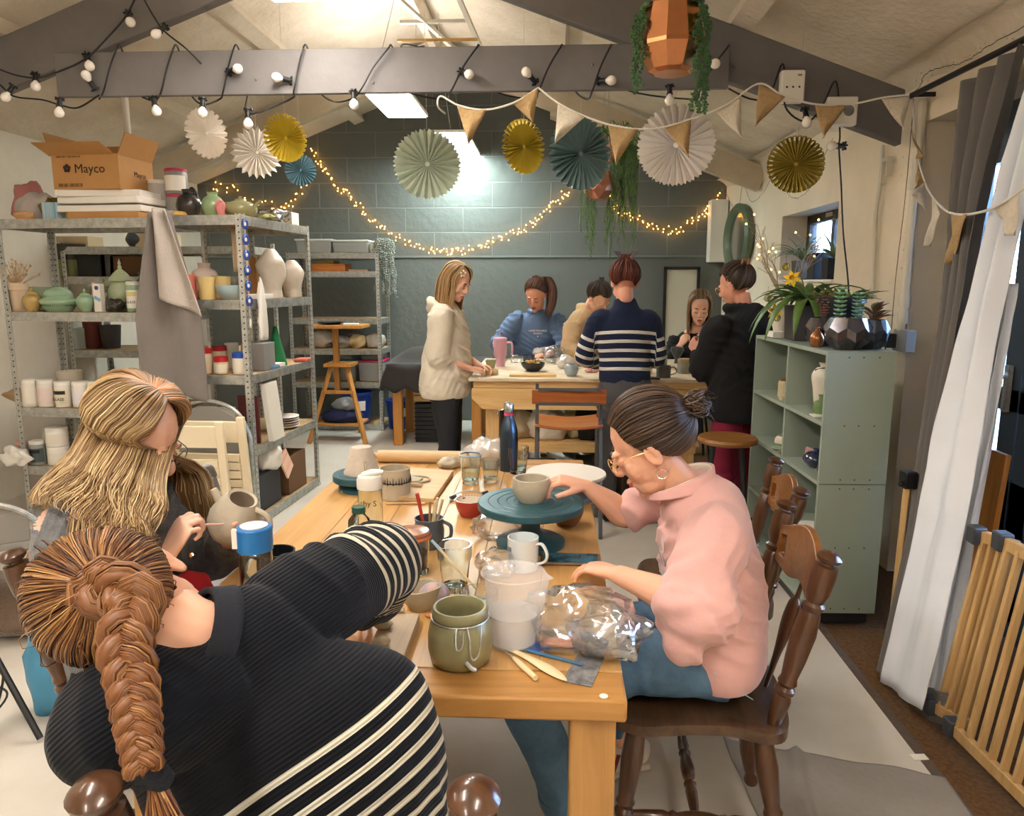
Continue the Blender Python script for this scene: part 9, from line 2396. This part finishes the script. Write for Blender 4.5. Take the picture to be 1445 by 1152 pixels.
b = MB(); b.box((0, 0, 0), (.34, .03, .86)); t = thing('framed_mirror', 'black-framed upright picture standing by the dado behind the seated woman', 'picture', (1.36, 7.90, 1.22))
b = MB(); 
for c, d in (((-.17, 0, 0), (.03, .03, .86)), ((.17, 0, 0), (.03, .03, .86)), ((0, 0, .42), (.37, .03, .03)), ((0, 0, -.42), (.37, .03, .03))): b.box(c, d)
b.build('frame', black, t); b = MB(); b.box((0, .005, 0), (.33, .01, .83)); b.build('picture_panel', mat('picture_cream', 'C9C4B4', .5), t)
pw_ = mat('pipe_white', 'DAD4C6', .45)
def pipe(label, pts, r, loc): b = MB(); o = V(*loc); b.tube([tuple(Vector(p)-o) for p in pts], r, 12); return one(b, 'pipe', pw_, label, 'pipe', loc)
pipe('slim white conduit running down the right wall left of the socket', [px(1246, 205, 1.775), px(1244, 240, 1.775), px(1236, 300, 1.775), px(1230, 410, 1.775)], .012, tuple(px(1240, 300, 1.775)))
t = thing('pipe', 'thick white pipe with a joint going down the wall to the socket', 'pipe', tuple(px(1285, 300, 1.765))); o = px(1285, 300, 1.765)
b = MB(); b.tube([tuple(px(u, v, 1.765)-o) for u, v in ((1302, 140), (1294, 240), (1285, 330), (1276, 440), (1272, 466))], .022, 12); b.build('tube', pw_, t)
for u, v in ((1277, 425), (1292, 258), (1275, 448)): b = MB(); p = px(u, v, 1.765)-o; b.tube([tuple(p+V(0, 0, -.03)), tuple(p+V(0, 0, .03))], .030, 12); b.build('joint', pw_, t)
p = px(1272, 480, 1.775); t = thing('wall_socket', 'grey wall socket with a black plug beside the cabinet', 'socket', tuple(p))
b = MB(); b.box((0, -.03, 0), (.05, .14, .11)); b.build('box', mat('socket_grey', '9FA3A6', .4), t, bevel=.004)
b = MB(); b.box((-.04, .03, -.005), (.06, .06, .07)); b.tube([(-.06, .03, -.03), (-.07, .03, -.1), (-.06, .04, -.3)], .004, 6); b.build('plug', black, t, bevel=.003)
p = px(1252, 225, 1.77); t = thing('wall_bracket', 'white metal bracket on the wall under the rafter end', 'bracket', tuple(p))
b = MB(); b.box((0, 0, 0), (.03, .08, .02)); b.box((0, .03, -.06), (.03, .012, .12)); b.box((0, -.03, -.04), (.03, .012, .1)); b.build('plate', pw_, t)
# pale boards of the left wall: upright tube above the box
b = MB(); b.tube([(0, 0, 0), (0, 0, .55)], .022, 12); one(b, 'white_tube', pw_, 'upright white tube standing in the open cardboard box', 'tube', (-2.60, 4.66, 2.06))
# ---------- repeats of a kind share a group ----------
KINDS = {}
for o in COL.objects:
 if o.parent is None and o.get('category') and o.get('label') and not o.get('kind'): KINDS.setdefault(o.name.split('.')[0], []).append(o)
for k, L in KINDS.items():
 if len(L) > 1 and k != 'person':
  for o in L:
   if not o.get('group'): o['group'] = k.replace('_', ' ')+(' pieces' if k[-1] == 's' else 's')+' in the studio'
